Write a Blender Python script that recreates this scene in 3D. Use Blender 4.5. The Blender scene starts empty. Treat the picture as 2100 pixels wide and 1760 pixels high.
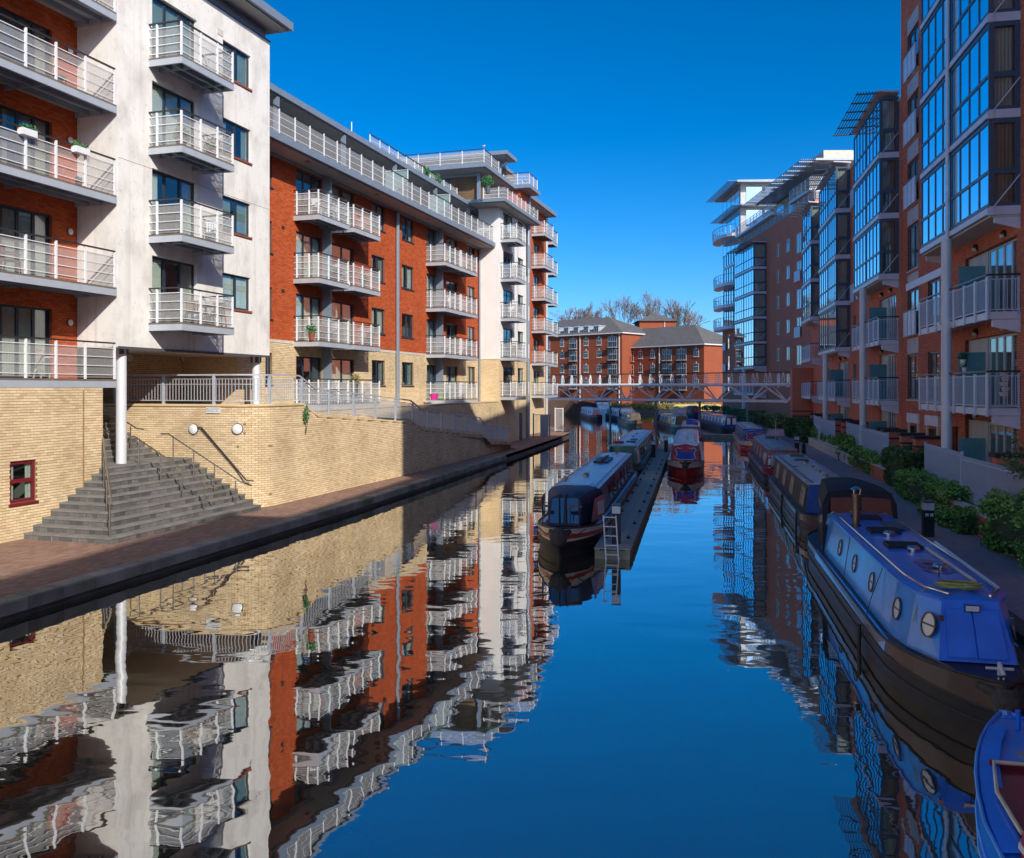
import bpy, math, random
import numpy as np
from mathutils import Vector, Matrix
random.seed(7)
RNG = np.random.default_rng(7)
scn = bpy.context.scene
COL = scn.collection

# ------------------------------------------------------------------ camera, sky, sun, exposure
H, F, CU, HV = 4.4, 1800.0, 1050.0, 796.0      # eye height over the water; focal length, principal column and horizon row on a 2100 px wide picture
cam_d = bpy.data.cameras.new('camera'); cam = bpy.data.objects.new('camera', cam_d); COL.objects.link(cam)
cam.location = (0, 0, H); cam.rotation_euler = (math.radians(90), 0, 0)
cam_d.sensor_width = 36; cam_d.lens = 36 * F / 2100
cam_d.shift_y = -(880 - HV) / 2100
cam_d.clip_start = 0.1; cam_d.clip_end = 5000
scn.camera = cam
SUN = Vector((0.841, -1.515, 1.0)).normalized()   # towards the sun: behind the camera, to the right
wld = bpy.data.worlds.new('World'); scn.world = wld; wld.use_nodes = True
wn, wl = wld.node_tree.nodes, wld.node_tree.links
sky = wn.new('ShaderNodeTexSky'); sky.sky_type = 'NISHITA'; sky.sun_disc = False
sky.sun_elevation = math.asin(SUN.z); sky.sun_rotation = math.atan2(SUN.x, SUN.y)
sky.air_density = 0.7; sky.dust_density = 1.0; sky.ozone_density = 5.0
hs = wn.new('ShaderNodeHueSaturation'); hs.inputs['Hue'].default_value = 0.496; hs.inputs['Saturation'].default_value = 1.26; hs.inputs['Value'].default_value = 1.0
gm = wn.new('ShaderNodeGamma'); gm.inputs['Gamma'].default_value = 1.15
wl.new(sky.outputs[0], gm.inputs[0]); wl.new(gm.outputs[0], hs.inputs['Color'])
wl.new(hs.outputs[0], wn['Background'].inputs[0]); wn['Background'].inputs[1].default_value = 0.060
sd = bpy.data.lights.new('sun', 'SUN'); so = bpy.data.objects.new('sun', sd); COL.objects.link(so)
sd.energy = 2.15; sd.angle = math.radians(0.5); sd.color = (1.0, 0.93, 0.82)
so.rotation_euler = (-SUN).to_track_quat('-Z', 'Y').to_euler()
scn.view_settings.view_transform = 'Standard'; scn.view_settings.look = 'None'
scn.view_settings.gamma = 1.0; scn.view_settings.exposure = 1.2
scn.cycles.max_bounces = 9; scn.cycles.transparent_max_bounces = 12
scn.cycles.diffuse_bounces = 5; scn.cycles.glossy_bounces = 4
scn.cycles.use_denoising = True
scn.cycles.caustics_reflective = True; scn.cycles.blur_glossy = 1.0; scn.cycles.sample_clamp_indirect = 4.0; scn.cycles.caustics_refractive = False

# ------------------------------------------------------------------ frames: (t, s, z) = across, along, up
class Frame:
    def __init__(s, tan): s.a = math.atan(tan); s.sn = math.sin(s.a); s.cs = math.cos(s.a)
    def world(s, t, q, z=0): return Vector((q * s.sn + t * s.cs, q * s.cs - t * s.sn, z))
    def local(s, X, Y): return (X * s.cs - Y * s.sn, X * s.sn + Y * s.cs)
    def S(s, t, u):                      # along-position of picture column u on the plane t
        k = (u - CU) / F; return t / (k * s.cs - s.sn) * (k * s.sn + s.cs)
    def Z(s, t, u, v):                   # height of picture row v there
        k = (u - CU) / F; return H - (v - HV) * t / (k * s.cs - s.sn) / F
    def G(s, u, v, z):                   # (t, s) of a point of known height
        Y = (H - z) * F / (v - HV); return s.local((u - CU) * Y / F, Y)
FL, FR, FW = Frame(0.308), Frame(0.208), Frame(0.0)
def pix(fr, t, q, z):
    w = fr.world(t, q, z)
    return (CU + F * w.x / w.y, HV + F * (H - z) / w.y, w.y) if w.y > .1 else (-1e6, -1e6, w.y)

# ------------------------------------------------------------------ materials
def mat_new(name):
    m = bpy.data.materials.new(name); m.use_nodes = True
    nt = m.node_tree; return m, nt.nodes, nt.links, nt.nodes['Principled BSDF']
def coords(n, l, axes=None, scale=1.0):
    tc = n.new('ShaderNodeTexCoord'); out = tc.outputs['Object']
    if axes:
        sp = n.new('ShaderNodeSeparateXYZ'); cb = n.new('ShaderNodeCombineXYZ'); l.new(out, sp.inputs[0])
        for i, a in enumerate(axes): l.new(sp.outputs['XYZ'.index(a)], cb.inputs[i])
        out = cb.outputs[0]
    return out
def ramp(n, l, src, stops):
    r = n.new('ShaderNodeValToRGB'); e = r.color_ramp.elements
    while len(e) < len(stops): e.new(.5)
    for i, (p, c) in enumerate(stops): e[i].position = p; e[i].color = (*c, 1)
    l.new(src, r.inputs[0]); return r.outputs[0]
def noise(n, l, vec, scale, detail=4, rough=.55):
    t = n.new('ShaderNodeTexNoise'); t.inputs['Scale'].default_value = scale
    t.inputs['Detail'].default_value = detail; t.inputs['Roughness'].default_value = rough
    if vec is not None: l.new(vec, t.inputs['Vector'])
    return t.outputs['Fac']
def mixc(n, l, fac, a, b, mode='MIX'):
    m = n.new('ShaderNodeMix'); m.data_type = 'RGBA'; m.blend_type = mode
    for inp, v in ((m.inputs[0], fac), (m.inputs[6], a), (m.inputs[7], b)):
        if hasattr(v, 'is_output'): l.new(v, inp)
        elif isinstance(v, tuple): inp.default_value = (*v, 1)
        else: inp.default_value = v
    return m.outputs[2]
def mul(c, f): return tuple(min(1, x * f) for x in c)
def bump(n, l, b, h, strength=.3, dist=.02):
    bp = n.new('ShaderNodeBump'); bp.inputs['Strength'].default_value = strength; bp.inputs['Distance'].default_value = dist
    l.new(h, bp.inputs['Height']); l.new(bp.outputs[0], b.inputs['Normal'])
def pm(name, col, rough=.6, metal=0.0, var=.18, scale=2.5, bmp=0.0, bsc=40, spec=.5, coat=0, fine=True):
    m, n, l, b = mat_new(name); v = coords(n, l)
    nz = noise(n, l, v, scale, 6)
    c = ramp(n, l, nz, [(.3, mul(col, 1 - var)), (.7, mul(col, 1 + var * .6))])
    l.new(c, b.inputs['Base Color'])
    b.inputs['Roughness'].default_value = rough; b.inputs['Metallic'].default_value = metal
    b.inputs['Specular IOR Level'].default_value = spec; b.inputs['Coat Weight'].default_value = coat
    b.inputs['Coat Roughness'].default_value = .12
    if bmp: bump(n, l, b, noise(n, l, v, bsc, 5), bmp)
    return m
def brick_piece_mat(name, cols, stain=.45, zdirt=None):
    """single bricks: tone from a random value per brick, weather from noise"""
    m, n, l, b = mat_new(name); v = coords(n, l)
    g = n.new('ShaderNodeNewGeometry'); oi = n.new('ShaderNodeObjectInfo')
    ad = n.new('ShaderNodeMath'); ad.operation = 'ADD'; l.new(g.outputs['Random Per Island'], ad.inputs[0]); l.new(oi.outputs['Random'], ad.inputs[1])
    fr = n.new('ShaderNodeMath'); fr.operation = 'FRACT'; l.new(ad.outputs[0], fr.inputs[0])
    c = ramp(n, l, fr.outputs[0], [(i / (len(cols) - 1), k) for i, k in enumerate(cols)])
    gp = g.outputs['Position']
    c = mixc(n, l, ramp(n, l, noise(n, l, gp, .55, 6), [(.42, (0, 0, 0)), (.75, (stain,) * 3)]), c, mul(cols[0], .45))
    c = mixc(n, l, ramp(n, l, noise(n, l, gp, 30, 3), [(.35, (.25,) * 3), (.6, (0, 0, 0))]), c, mul(cols[0], .7))
    c = mixc(n, l, ramp(n, l, noise(n, l, gp, .9, 7, .65), [(.60, (0, 0, 0)), (.74, (.40,) * 3)]), c, tuple(min(.9, x * 1.1 + .14) for x in cols[3]))   # lime bloom
    l.new(c, b.inputs['Base Color']); b.inputs['Roughness'].default_value = .88; b.inputs['Specular IOR Level'].default_value = .2
    bump(n, l, b, noise(n, l, gp, 90, 4), .3, .006)
    return m
def brick_tex_mat(name, axes, c1, c2, mortar, w=.225, h=.075, stain=.35, ms=.012):
    """brickwork too far away to tell the bricks apart"""
    m, n, l, b = mat_new(name); v = coords(n, l, axes)
    t = n.new('ShaderNodeTexBrick'); l.new(v, t.inputs['Vector'])
    t.inputs['Scale'].default_value = 1; t.inputs['Brick Width'].default_value = w; t.inputs['Row Height'].default_value = h
    t.inputs['Mortar Size'].default_value = ms * .5; t.inputs['Mortar Smooth'].default_value = .3; t.inputs['Bias'].default_value = -.1
    t.inputs['Color1'].default_value = (*c1, 1); t.inputs['Color2'].default_value = (*c2, 1); t.inputs['Mortar'].default_value = (*mortar, 1)
    c = mixc(n, l, ramp(n, l, noise(n, l, v, .5, 6), [(.4, (0, 0, 0)), (.75, (stain,) * 3)]), t.outputs['Color'], mul(c1, .5))
    l.new(c, b.inputs['Base Color']); b.inputs['Roughness'].default_value = .88; b.inputs['Specular IOR Level'].default_value = .2
    inv = n.new('ShaderNodeMath'); inv.operation = 'SUBTRACT'; inv.inputs[0].default_value = 1; l.new(t.outputs['Fac'], inv.inputs[1])
    bump(n, l, b, inv.outputs[0], .35, .01)
    return m
def glass_mat(name, tint, refl=.12, gloss=(1, 1, 1), rough=.02):
    m = bpy.data.materials.new(name); m.use_nodes = True; n, l = m.node_tree.nodes, m.node_tree.links
    n.remove(n['Principled BSDF']); o = n['Material Output']
    tr = n.new('ShaderNodeBsdfTransparent'); tr.inputs[0].default_value = (*tint, 1)
    gl = n.new('ShaderNodeBsdfGlossy'); gl.inputs[0].default_value = (*gloss, 1); gl.inputs['Roughness'].default_value = rough
    fr = n.new('ShaderNodeFresnel'); ge = n.new('ShaderNodeNewGeometry'); io = n.new('ShaderNodeMapRange'); l.new(ge.outputs['Backfacing'], io.inputs[0]); io.inputs[3].default_value = 1.55; io.inputs[4].default_value = 1 / 1.55; l.new(io.outputs[0], fr.inputs[0])   # a thin pane reflects alike from both faces
    ad = n.new('ShaderNodeMath'); ad.operation = 'ADD'; ad.use_clamp = True; l.new(fr.outputs[0], ad.inputs[0]); ad.inputs[1].default_value = refl
    bp = n.new('ShaderNodeBump'); bp.inputs['Strength'].default_value = .04; bp.inputs['Distance'].default_value = .02
    nz = n.new('ShaderNodeTexNoise'); nz.inputs['Scale'].default_value = 1.1; nz.inputs['Detail'].default_value = 1; tc = n.new('ShaderNodeTexCoord')
    l.new(tc.outputs['Object'], nz.inputs['Vector']); l.new(nz.outputs['Fac'], bp.inputs['Height']); l.new(bp.outputs[0], gl.inputs['Normal'])
    mx = n.new('ShaderNodeMixShader'); l.new(ad.outputs[0], mx.inputs[0]); l.new(tr.outputs[0], mx.inputs[1]); l.new(gl.outputs[0], mx.inputs[2])
    l.new(mx.outputs[0], o.inputs[0]); return m
def mesh_mat(name, col, open_):
    """perforated sheet: holes far too small to model, an even share of it is open"""
    m, n, l, b = mat_new(name); b.inputs['Base Color'].default_value = (*col, 1); b.inputs['Roughness'].default_value = .45
    b.inputs['Alpha'].default_value = 1 - open_; return m

BUFF = [(.64, .47, .27), (.76, .585, .36), (.82, .64, .40), (.85, .69, .45), (.70, .52, .30)]
RED = [(.42, .075, .022), (.52, .098, .028), (.57, .115, .034), (.60, .14, .046), (.46, .082, .025)]
REDR = [(.56, .165, .10), (.64, .195, .115), (.69, .22, .13), (.72, .25, .155), (.59, .175, .105)]
MT = {}
MT['buff'] = brick_piece_mat('buff_brick', BUFF)
MT['red'] = brick_piece_mat('red_brick', RED, .2)
MT['redr'] = brick_piece_mat('dark_red_brick', REDR, .25)
MT['mort_b'] = pm('buff_mortar', (.27, .175, .085), .95, var=.25)
MT['mort_r'] = pm('red_mortar', (.24, .085, .05), .95, var=.25)
MT['buff_t'] = brick_tex_mat('buff_brickwork_far', 'YZX', (.70, .525, .31), (.84, .66, .41), (.44, .31, .18))
MT['buff_s'] = brick_tex_mat('buff_brickwork_far_end', 'XZY', (.70, .525, .31), (.84, .66, .41), (.44, .31, .18))
MT['red_t'] = brick_tex_mat('red_brickwork_far', 'YZX', (.50, .092, .027), (.58, .118, .036), (.40, .14, .07), stain=.15)
MT['red_s'] = brick_tex_mat('red_brickwork_far_end', 'XZY', (.50, .092, .027), (.58, .118, .036), (.40, .14, .07), stain=.15)
MT['redr_t'] = brick_tex_mat('dark_red_brickwork_far', 'YZX', (.60, .18, .108), (.69, .22, .13), (.52, .30, .24), stain=.15)
MT['redr_s'] = brick_tex_mat('dark_red_brickwork_far_end', 'XZY', (.60, .18, .108), (.69, .22, .13), (.52, .30, .24), stain=.15)
def render_mat():
    m, n, l, b = mat_new('white_render'); v = coords(n, l)
    mp = n.new('ShaderNodeMapping'); mp.inputs['Scale'].default_value = (1.1, 1.1, .75); l.new(v, mp.inputs[0])
    big = ramp(n, l, noise(n, l, mp.outputs[0], .9, 8, .62), [(.46, (0, 0, 0)), (.74, (.6,) * 3)])
    c = mixc(n, l, big, (.80, .775, .73), (.40, .37, .33))
    pits = ramp(n, l, noise(n, l, v, 5.0, 5, .7), [(.58, (0, 0, 0)), (.72, (.6,) * 3)])
    c = mixc(n, l, pits, c, (.42, .39, .34))
    m2 = n.new('ShaderNodeMapping'); m2.inputs['Scale'].default_value = (3.2, 3.2, .10); l.new(v, m2.inputs[0])
    c = mixc(n, l, ramp(n, l, noise(n, l, m2.outputs[0], 1.0, 5, .6), [(.56, (0, 0, 0)), (.72, (.38,) * 3)]), c, (.45, .41, .36))
    l.new(c, b.inputs['Base Color']); b.inputs['Roughness'].default_value = .9; b.inputs['Specular IOR Level'].default_value = .2
    bump(n, l, b, noise(n, l, v, 25, 6), .25, .02); return m
MT['render'] = render_mat()
MT['render2'] = pm('clean_white_render', (.80, .78, .74), .9, var=.08, scale=.6, bmp=.15, spec=.2)
MT['stone'] = pm('pale_stone_band', (.62, .57, .48), .85, var=.15)
MT['grey'] = pm('blue_grey_metal', (.25, .30, .36), .4, .25, var=.08)
MT['greyl'] = pm('light_grey_metal', (.48, .52, .57), .4, .2, var=.08)
MT['greyd'] = pm('dark_grey_metal', (.10, .11, .125), .45, .2, var=.1)
MT['soffit'] = pm('grey_soffit_panel', (.34, .34, .33), .6, var=.08, scale=.6)
MT['soffit_w'] = pm('pale_soffit', (.60, .55, .46), .8, var=.08)
MT['white'] = pm('white_painted_metal', (.78, .79, .80), .35, var=.05)
MT['frame'] = pm('navy_window_frame', (.022, .034, .055), .4, var=.1)
MT['frameg'] = pm('slate_window_frame', (.06, .10, .15), .4, var=.1)
MT['framew'] = pm('white_window_frame', (.75, .75, .74), .4, var=.05)
MT['burg'] = pm('burgundy_window_frame', (.17, .016, .022), .4, var=.1)
MT['sill'] = pm('brick_sill', (.30, .075, .04), .8, var=.25, scale=8)
MT['dark'] = pm('dark_room', (.018, .018, .02), .9, var=.2)
MT['room'] = pm('room_wall', (.30, .26, .21), .9, var=.2, scale=.8)
MT['curt'] = pm('cream_curtain', (.74, .70, .58), .9, var=.12, scale=1.5)
MT['curtd'] = pm('grey_green_blind', (.30, .36, .32), .9, var=.15)
MT['curtt'] = pm('tan_curtain', (.40, .33, .22), .9, var=.15)
MT['glass'] = glass_mat('window_glass', (.80, .86, .87), .05)
MT['glassm'] = glass_mat('sky_glass', (.30, .42, .50), .68, (.80, .93, 1.0), .015)
MT['glassd'] = glass_mat('dim_glass', (.78, .84, .86), .06)
MT['net'] = mesh_mat('perforated_panel', (.50, .50, .49), .74)
MT['frost'] = mesh_mat('frosted_panel', (.30, .45, .45), .35)
MT['timber'] = pm('timber_cladding', (.19, .105, .045), .7, var=.35, scale=1.2, bmp=.2, bsc=10)
MT['deck'] = pm('balcony_deck_board', (.16, .13, .10), .8, var=.25)
MT['hand'] = pm('dark_handrail', (.045, .04, .042), .35, .3, var=.1)
MT['steel'] = pm('stainless_steel', (.46, .41, .36), .3, .9, var=.15)
MT['column'] = pm('pale_painted_column', (.70, .72, .76), .45, .1, var=.08, scale=.8)
MT['slate'] = pm('roof_slate', (.14, .13, .125), .75, var=.2, scale=1.2, bmp=.3, bsc=6)
MT['black'] = pm('black_paint', (.018, .019, .022), .38, var=.2)
MT['leaf'] = None
# ------------------------------------------------------------------ mesh building
BASE = {}
class M:
    def __init__(s): s.v = []; s.f = []
    def add(s, vs, fs):
        o = len(s.v); s.v += [tuple(x) for x in vs]; s.f += [tuple(i + o for i in f) for f in fs]; return s
    BF = [(0, 3, 2, 1), (4, 5, 6, 7), (0, 1, 5, 4), (1, 2, 6, 5), (2, 3, 7, 6), (3, 0, 4, 7)]
    def box(s, x0, x1, y0, y1, z0, z1):
        x0, x1 = min(x0, x1), max(x0, x1); y0, y1 = min(y0, y1), max(y0, y1); z0, z1 = min(z0, z1), max(z0, z1)
        return s.add([(x0, y0, z0), (x1, y0, z0), (x1, y1, z0), (x0, y1, z0), (x0, y0, z1), (x1, y0, z1), (x1, y1, z1), (x0, y1, z1)], M.BF)
    def hexa(s, lo, hi):            # two rings of four points
        return s.add(list(lo) + list(hi), M.BF)
    def prism(s, poly, z0, z1):     # counter-clockwise plan polygon
        n = len(poly); z0f = z0 if callable(z0) else (lambda x, y: z0); z1f = z1 if callable(z1) else (lambda x, y: z1)
        return s.add([(x, y, z0f(x, y)) for x, y in poly] + [(x, y, z1f(x, y)) for x, y in poly],
                     [tuple(range(n - 1, -1, -1)), tuple(range(n, 2 * n))] + [(i, (i + 1) % n, n + (i + 1) % n, n + i) for i in range(n)])
    def beam(s, a, b, w, h, up=(0, 0, 1)):
        a, b = Vector(a), Vector(b); d = (b - a).normalized(); u = Vector(up)
        if abs(d.dot(u)) > .98: u = Vector((0, 1, 0))
        r = d.cross(u).normalized() * (w / 2); q = r.cross(d).normalized() * (h / 2)
        lo = [a - r - q, a + r - q, a + r + q, a - r + q]; hi = [p + (b - a) for p in lo]
        return s.add(lo + hi, M.BF)
    def tube(s, pts, r, n=8, cap=True):
        pts = [Vector(p) for p in pts]; rings = []; k = len(pts); prev = None
        for i, p in enumerate(pts):
            d = (pts[min(i + 1, k - 1)] - pts[max(i - 1, 0)]).normalized()
            if prev is None:
                u = Vector((0, 0, 1)) if abs(d.z) < .9 else Vector((1, 0, 0)); x = d.cross(u).normalized()
            else:
                x = (prev - d * prev.dot(d)).normalized()
            prev = x; y = d.cross(x).normalized(); rr = r[i] if isinstance(r, (list, tuple)) else r
            rings.append([p + (x * math.cos(2 * math.pi * j / n) + y * math.sin(2 * math.pi * j / n)) * rr for j in range(n)])
        vs = [q for R in rings for q in R]; fs = []
        for i in range(k - 1):
            for j in range(n):
                fs.append((i * n + j, i * n + (j + 1) % n, (i + 1) * n + (j + 1) % n, (i + 1) * n + j))
        if cap: fs += [tuple(range(n - 1, -1, -1)), tuple(range((k - 1) * n, k * n))]
        return s.add(vs, fs)
    def lathe(s, prof, c=(0, 0, 0), n=16):
        vs = []; fs = []; k = len(prof)
        for r, z in prof:
            for j in range(n):
                a = 2 * math.pi * j / n; vs.append((c[0] + r * math.cos(a), c[1] + r * math.sin(a), c[2] + z))
        for i in range(k - 1):
            for j in range(n): fs.append((i * n + j, i * n + (j + 1) % n, (i + 1) * n + (j + 1) % n, (i + 1) * n + j))
        fs += [tuple(range(n - 1, -1, -1)), tuple(range((k - 1) * n, k * n))]
        return s.add(vs, fs)
    def loft(s, rings, closed=True, caps=True):
        n = len(rings[0]); vs = [p for R in rings for p in R]; fs = []
        for i in range(len(rings) - 1):
            for j in range(n if closed else n - 1):
                fs.append((i * n + j, i * n + (j + 1) % n, (i + 1) * n + (j + 1) % n, (i + 1) * n + j))
        if caps: fs += [tuple(range(n - 1, -1, -1)), tuple(range((len(rings) - 1) * n, len(rings) * n))]
        return s.add(vs, fs)
    def build(s, name, mat, parent=None, smooth=False, at=None):
        """vertices are given in the frame's coordinates; the parent's base is taken off here"""
        b = BASE.get(parent.name, Vector()) if parent is not None else Vector()
        me = bpy.data.meshes.new(name)
        me.from_pydata([(x - b.x, y - b.y, z - b.z) for x, y, z in s.v], [], s.f)
        for m in (mat if isinstance(mat, (list, tuple)) else [mat]): me.materials.append(MT[m] if isinstance(m, str) else m)
        if smooth:
            me.polygons.foreach_set('use_smooth', [True] * len(me.polygons))
            try: me.set_sharp_from_angle(angle=math.radians(42))
            except Exception: pass
        o = bpy.data.objects.new(name, me); COL.objects.link(o)
        if parent is not None: o.parent = parent; BASE[o.name] = b
        return o
def tag(o, label, cat, group=None):
    o['label'] = label; o['category'] = cat
    if group: o['group'] = group
    return o
def thing(name, label, cat, fr, base, group=None):
    o = bpy.data.objects.new(name, None); COL.objects.link(o); o.empty_display_size = .3
    o.location = fr.world(*base); o.rotation_euler = (0, 0, -fr.a); BASE[o.name] = Vector(base)
    return tag(o, label, cat, group)
def structure(name, m, mat, fr=FW, kind='structure'):
    o = m.build(name, mat); o.rotation_euler = (0, 0, -fr.a); o['kind'] = kind; return o
def one(name, label, cat, fr, base, m, mat, group=None, smooth=False):
    """a thing that is a single mesh"""
    b = Vector(base); me = M(); me.v = [(x - b.x, y - b.y, z - b.z) for x, y, z in m.v]; me.f = m.f
    o = me.build(name, mat, None, smooth); o.location = fr.world(*base); o.rotation_euler = (0, 0, -fr.a); BASE[o.name] = b
    return tag(o, label, cat, group)
def copy_tree(o, parent=None):
    c = o.copy(); COL.objects.link(c)
    if parent is not None: c.parent = parent
    if o.name in BASE: BASE[c.name] = BASE[o.name]
    for ch in list(o.children): copy_tree(ch, c)
    return c
def unit_mesh(name, m, mat):
    o = m.build(name, mat); me = o.data; bpy.data.objects.remove(o); return me
def place(me, name, parent, loc):
    o = bpy.data.objects.new(name, me); COL.objects.link(o); o.parent = parent; b = BASE[parent.name]; o.location = (loc[0] - b.x, loc[1] - b.y, loc[2] - b.z); return o
def np_mesh(name, V, Q, mat):
    me = bpy.data.meshes.new(name); me.vertices.add(len(V)); me.vertices.foreach_set('co', np.asarray(V, np.float32).ravel())
    nq = len(Q); me.loops.add(nq * 4); me.loops.foreach_set('vertex_index', np.asarray(Q, np.int32).ravel())
    me.polygons.add(nq); me.polygons.foreach_set('loop_start', np.arange(nq, dtype=np.int32) * 4)
    me.polygons.foreach_set('use_smooth', np.zeros(nq, bool)); me.update(calc_edges=True); me.validate(); me.shade_flat(); me.materials.append(MT[mat] if isinstance(mat, str) else mat); return me

# ------------------------------------------------------------------ walls, bricks, windows
class Wall:
    """a vertical face along a plan path (t, s); a = distance along it, o = distance out of it"""
    def __init__(w, path, out=1):
        w.p = np.array(path, float); d = np.diff(w.p, axis=0); w.L = np.concatenate([[0], np.cumsum(np.hypot(d[:, 0], d[:, 1]))])
        w.out = out; w.len = w.L[-1]
    def P(w, a, o=0):
        a = np.asarray(a, float)
        i = np.clip(np.searchsorted(w.L, a, side='right') - 1, 0, len(w.L) - 2)
        d = (w.p[i + 1] - w.p[i]) / (w.L[i + 1] - w.L[i])[..., None]
        n = np.stack([-d[..., 1], d[..., 0]], -1) * w.out
        return w.p[i] + d * (a - w.L[i])[..., None] + n * o
    def box(w, m, a0, a1, o0, o1, z0, z1):
        q = [w.P(np.array(a), o) for a, o in ((a0, o0), (a1, o0), (a1, o1), (a0, o1))]
        if w.out < 0: q = q[::-1]
        return m.hexa([(x, y, z0) for x, y in q], [(x, y, z1) for x, y in q])
def wall_s(t, s0, s1, out): # face on the plane t, running along s; out=+1 faces +t, -1 faces -t
    return Wall([(t, s0), (t, s1)], -out)
def wall_t(s, t0, t1, out): # face on the plane s, running along t; out=-1 faces -s
    return Wall([(t0, s), (t1, s)], out)
def panel(m, w, z0, z1, holes=(), depth=.16, back=0.0):
    """the face with its openings cut out and their reveals"""
    A = sorted({0.0, float(w.len), *[float(x) for x in w.L], *[min(max(h[i], 0), w.len) for h in holes for i in (0, 1)]})
    Zs = sorted({z0, z1, *[min(max(h[i], z0), z1) for h in holes for i in (2, 3)]})
    def q(a, o, z): x, y = w.P(np.array(a), o); return (x, y, z)
    for a0, a1 in zip(A[:-1], A[1:]):
        if a1 - a0 < 1e-4: continue
        for c0, c1 in zip(Zs[:-1], Zs[1:]):
            am, zm = (a0 + a1) / 2, (c0 + c1) / 2
            if c1 - c0 < 1e-4 or any(h[0] < am < h[1] and h[2] < zm < h[3] for h in holes): continue
            e = 1e-6
            m.add([q(a0 + e, back, c0), q(a1 - e, back, c0), q(a1 - e, back, c1), q(a0 + e, back, c1)], [(0, 1, 2, 3)])
    for h in holes:
        a0, a1, c0, c1 = h[:4]
        c = [(a0, c0), (a1, c0), (a1, c1), (a0, c1)]
        for i in range(4):
            (p, r), (p2, r2) = c[i], c[(i + 1) % 4]
            m.add([q(p, back, r), q(p2, back, r2), q(p2, -depth, r2), q(p, -depth, r)], [(0, 1, 2, 3)])
    return m
UNIT = {}
def bricks(root, fr, w, z0, z1, mat, holes=(), ztop=None, n_ind=300, bl=.225, ch=.075, j=.014, proud=.009, name='brick', mass='brickwork'):
    items = []; k = 0; z = z0
    while z + ch * .5 < z1:
        zt = min(z + ch - j, z1); zm = (z + zt) / 2; cuts = [(0.0, w.len)]
        for h in holes:
            if h[2] - .01 < zm < h[3] + .01:
                nc = []
                for a, b in cuts:
                    if h[1] <= a or h[0] >= b: nc.append((a, b)); continue
                    if h[0] > a: nc.append((a, h[0]))
                    if h[1] < b: nc.append((h[1], b))
                cuts = nc
        off = (k % 2) * bl / 2
        for a, b in cuts:
            i = math.floor((a - off) / bl)
            while True:
                x0 = off + i * bl; i += 1
                if x0 >= b - .02: break
                p0, p1 = max(x0, a), min(x0 + bl - j, b)
                if p1 - p0 < .03: continue
                if ztop is not None and zt > ztop((p0 + p1) / 2): continue
                items.append((p0, p1, z, zt))
        z += ch; k += 1
    if not items: return
    A = np.array(items); P0, P1 = w.P(A[:, 0]), w.P(A[:, 1] - 1e-6)
    d = P1 - P0; ln = np.hypot(d[:, 0], d[:, 1]); d = d / ln[:, None]; n = np.stack([-d[:, 1], d[:, 0]], -1) * w.out
    jit = RNG.normal(0, .0018, len(A)); pr = proud + jit
    base = BASE[root.name]
    full = np.abs(ln - (bl - j)) < .004
    mid = (P0 + P1) / 2; zm = (A[:, 2] + A[:, 3]) / 2
    X = mid[:, 1] * fr.sn + mid[:, 0] * fr.cs; Y = mid[:, 1] * fr.cs - mid[:, 0] * fr.sn
    Ys = np.maximum(Y, .5); U = CU + F * X / Ys; Vv = HV + F * (H - zm) / Ys
    wd = np.abs(F * (P1 - P0)[:, 0] / Ys) + ln * F / Ys * .3
    vis = full & (Y > 1) & (U > 0) & (U < 2100) & (Vv > 0) & (Vv < 1760)
    idx = np.where(vis)[0]; idx = idx[np.argsort(Ys[idx])][:n_ind]; mask = np.ones(len(A), bool); mask[idx] = False
    if len(idx):
        key = (name, mat, bl, ch)
        if key not in UNIT:
            L, hh = bl - j, ch - j
            UNIT[key] = M().box(-L / 2, L / 2, -.02, 0, -hh / 2, hh / 2).build(name, mat).data
            ob = [o for o in bpy.data.objects if o.data == UNIT[key]][0]; bpy.data.objects.remove(ob)
        for i in idx:
            o = bpy.data.objects.new(name, UNIT[key]); COL.objects.link(o); o.parent = root
            dd, nn = d[i], n[i]; dx = -dd if nn[0] * -dd[1] + nn[1] * dd[0] < 0 else dd   # local y points out of the wall
            o.rotation_euler = (0, 0, math.atan2(dx[1], dx[0]))
            pos = mid[i] + nn * pr[i]; o.location = (pos[0] - base.x, pos[1] - base.y, zm[i] - base.z)
    A, P0, P1, n, pr = A[mask], P0[mask], P1[mask], n[mask], pr[mask]
    if not len(A): return
    Vt = []
    for P, zi, oo in ((P0, 2, 0), (P1, 2, 0), (P1, 3, 0), (P0, 3, 0), (P0, 2, 1), (P1, 2, 1), (P1, 3, 1), (P0, 3, 1)):
        q = P + n * (pr[:, None] if oo else -.02); Vt.append(np.column_stack([q, A[:, zi]]))
    V = np.stack(Vt, 1).reshape(-1, 3) - np.array(base)
    fc = np.array([(4, 5, 6, 7), (0, 1, 5, 4), (1, 2, 6, 5), (2, 3, 7, 6), (3, 0, 4, 7)])
    if w.out > 0: fc = fc[:, ::-1]
    Q = (np.arange(len(A))[:, None, None] * 8 + fc[None]).reshape(-1, 4)
    o = bpy.data.objects.new(mass, np_mesh(mass, V, Q, mat)); COL.objects.link(o); o.parent = root; o['kind'] = 'stuff'
    return o
def curtain(root, w, a0, a1, o, z0, z1, mat, parent):
    m = M(); n = max(4, int((a1 - a0) / .045)); pts = []
    for i in range(n + 1):
        a = a0 + (a1 - a0) * i / n; x, y = w.P(np.array(a), o + .018 * (-1) ** i); pts.append((x, y))
    for (x0, y0), (x1, y1) in zip(pts[:-1], pts[1:]): m.add([(x0, y0, z0), (x1, y1, z0), (x1, y1, z1), (x0, y0, z1)], [(0, 1, 2, 3)])
    return m.build('curtain', mat, parent)
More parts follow.
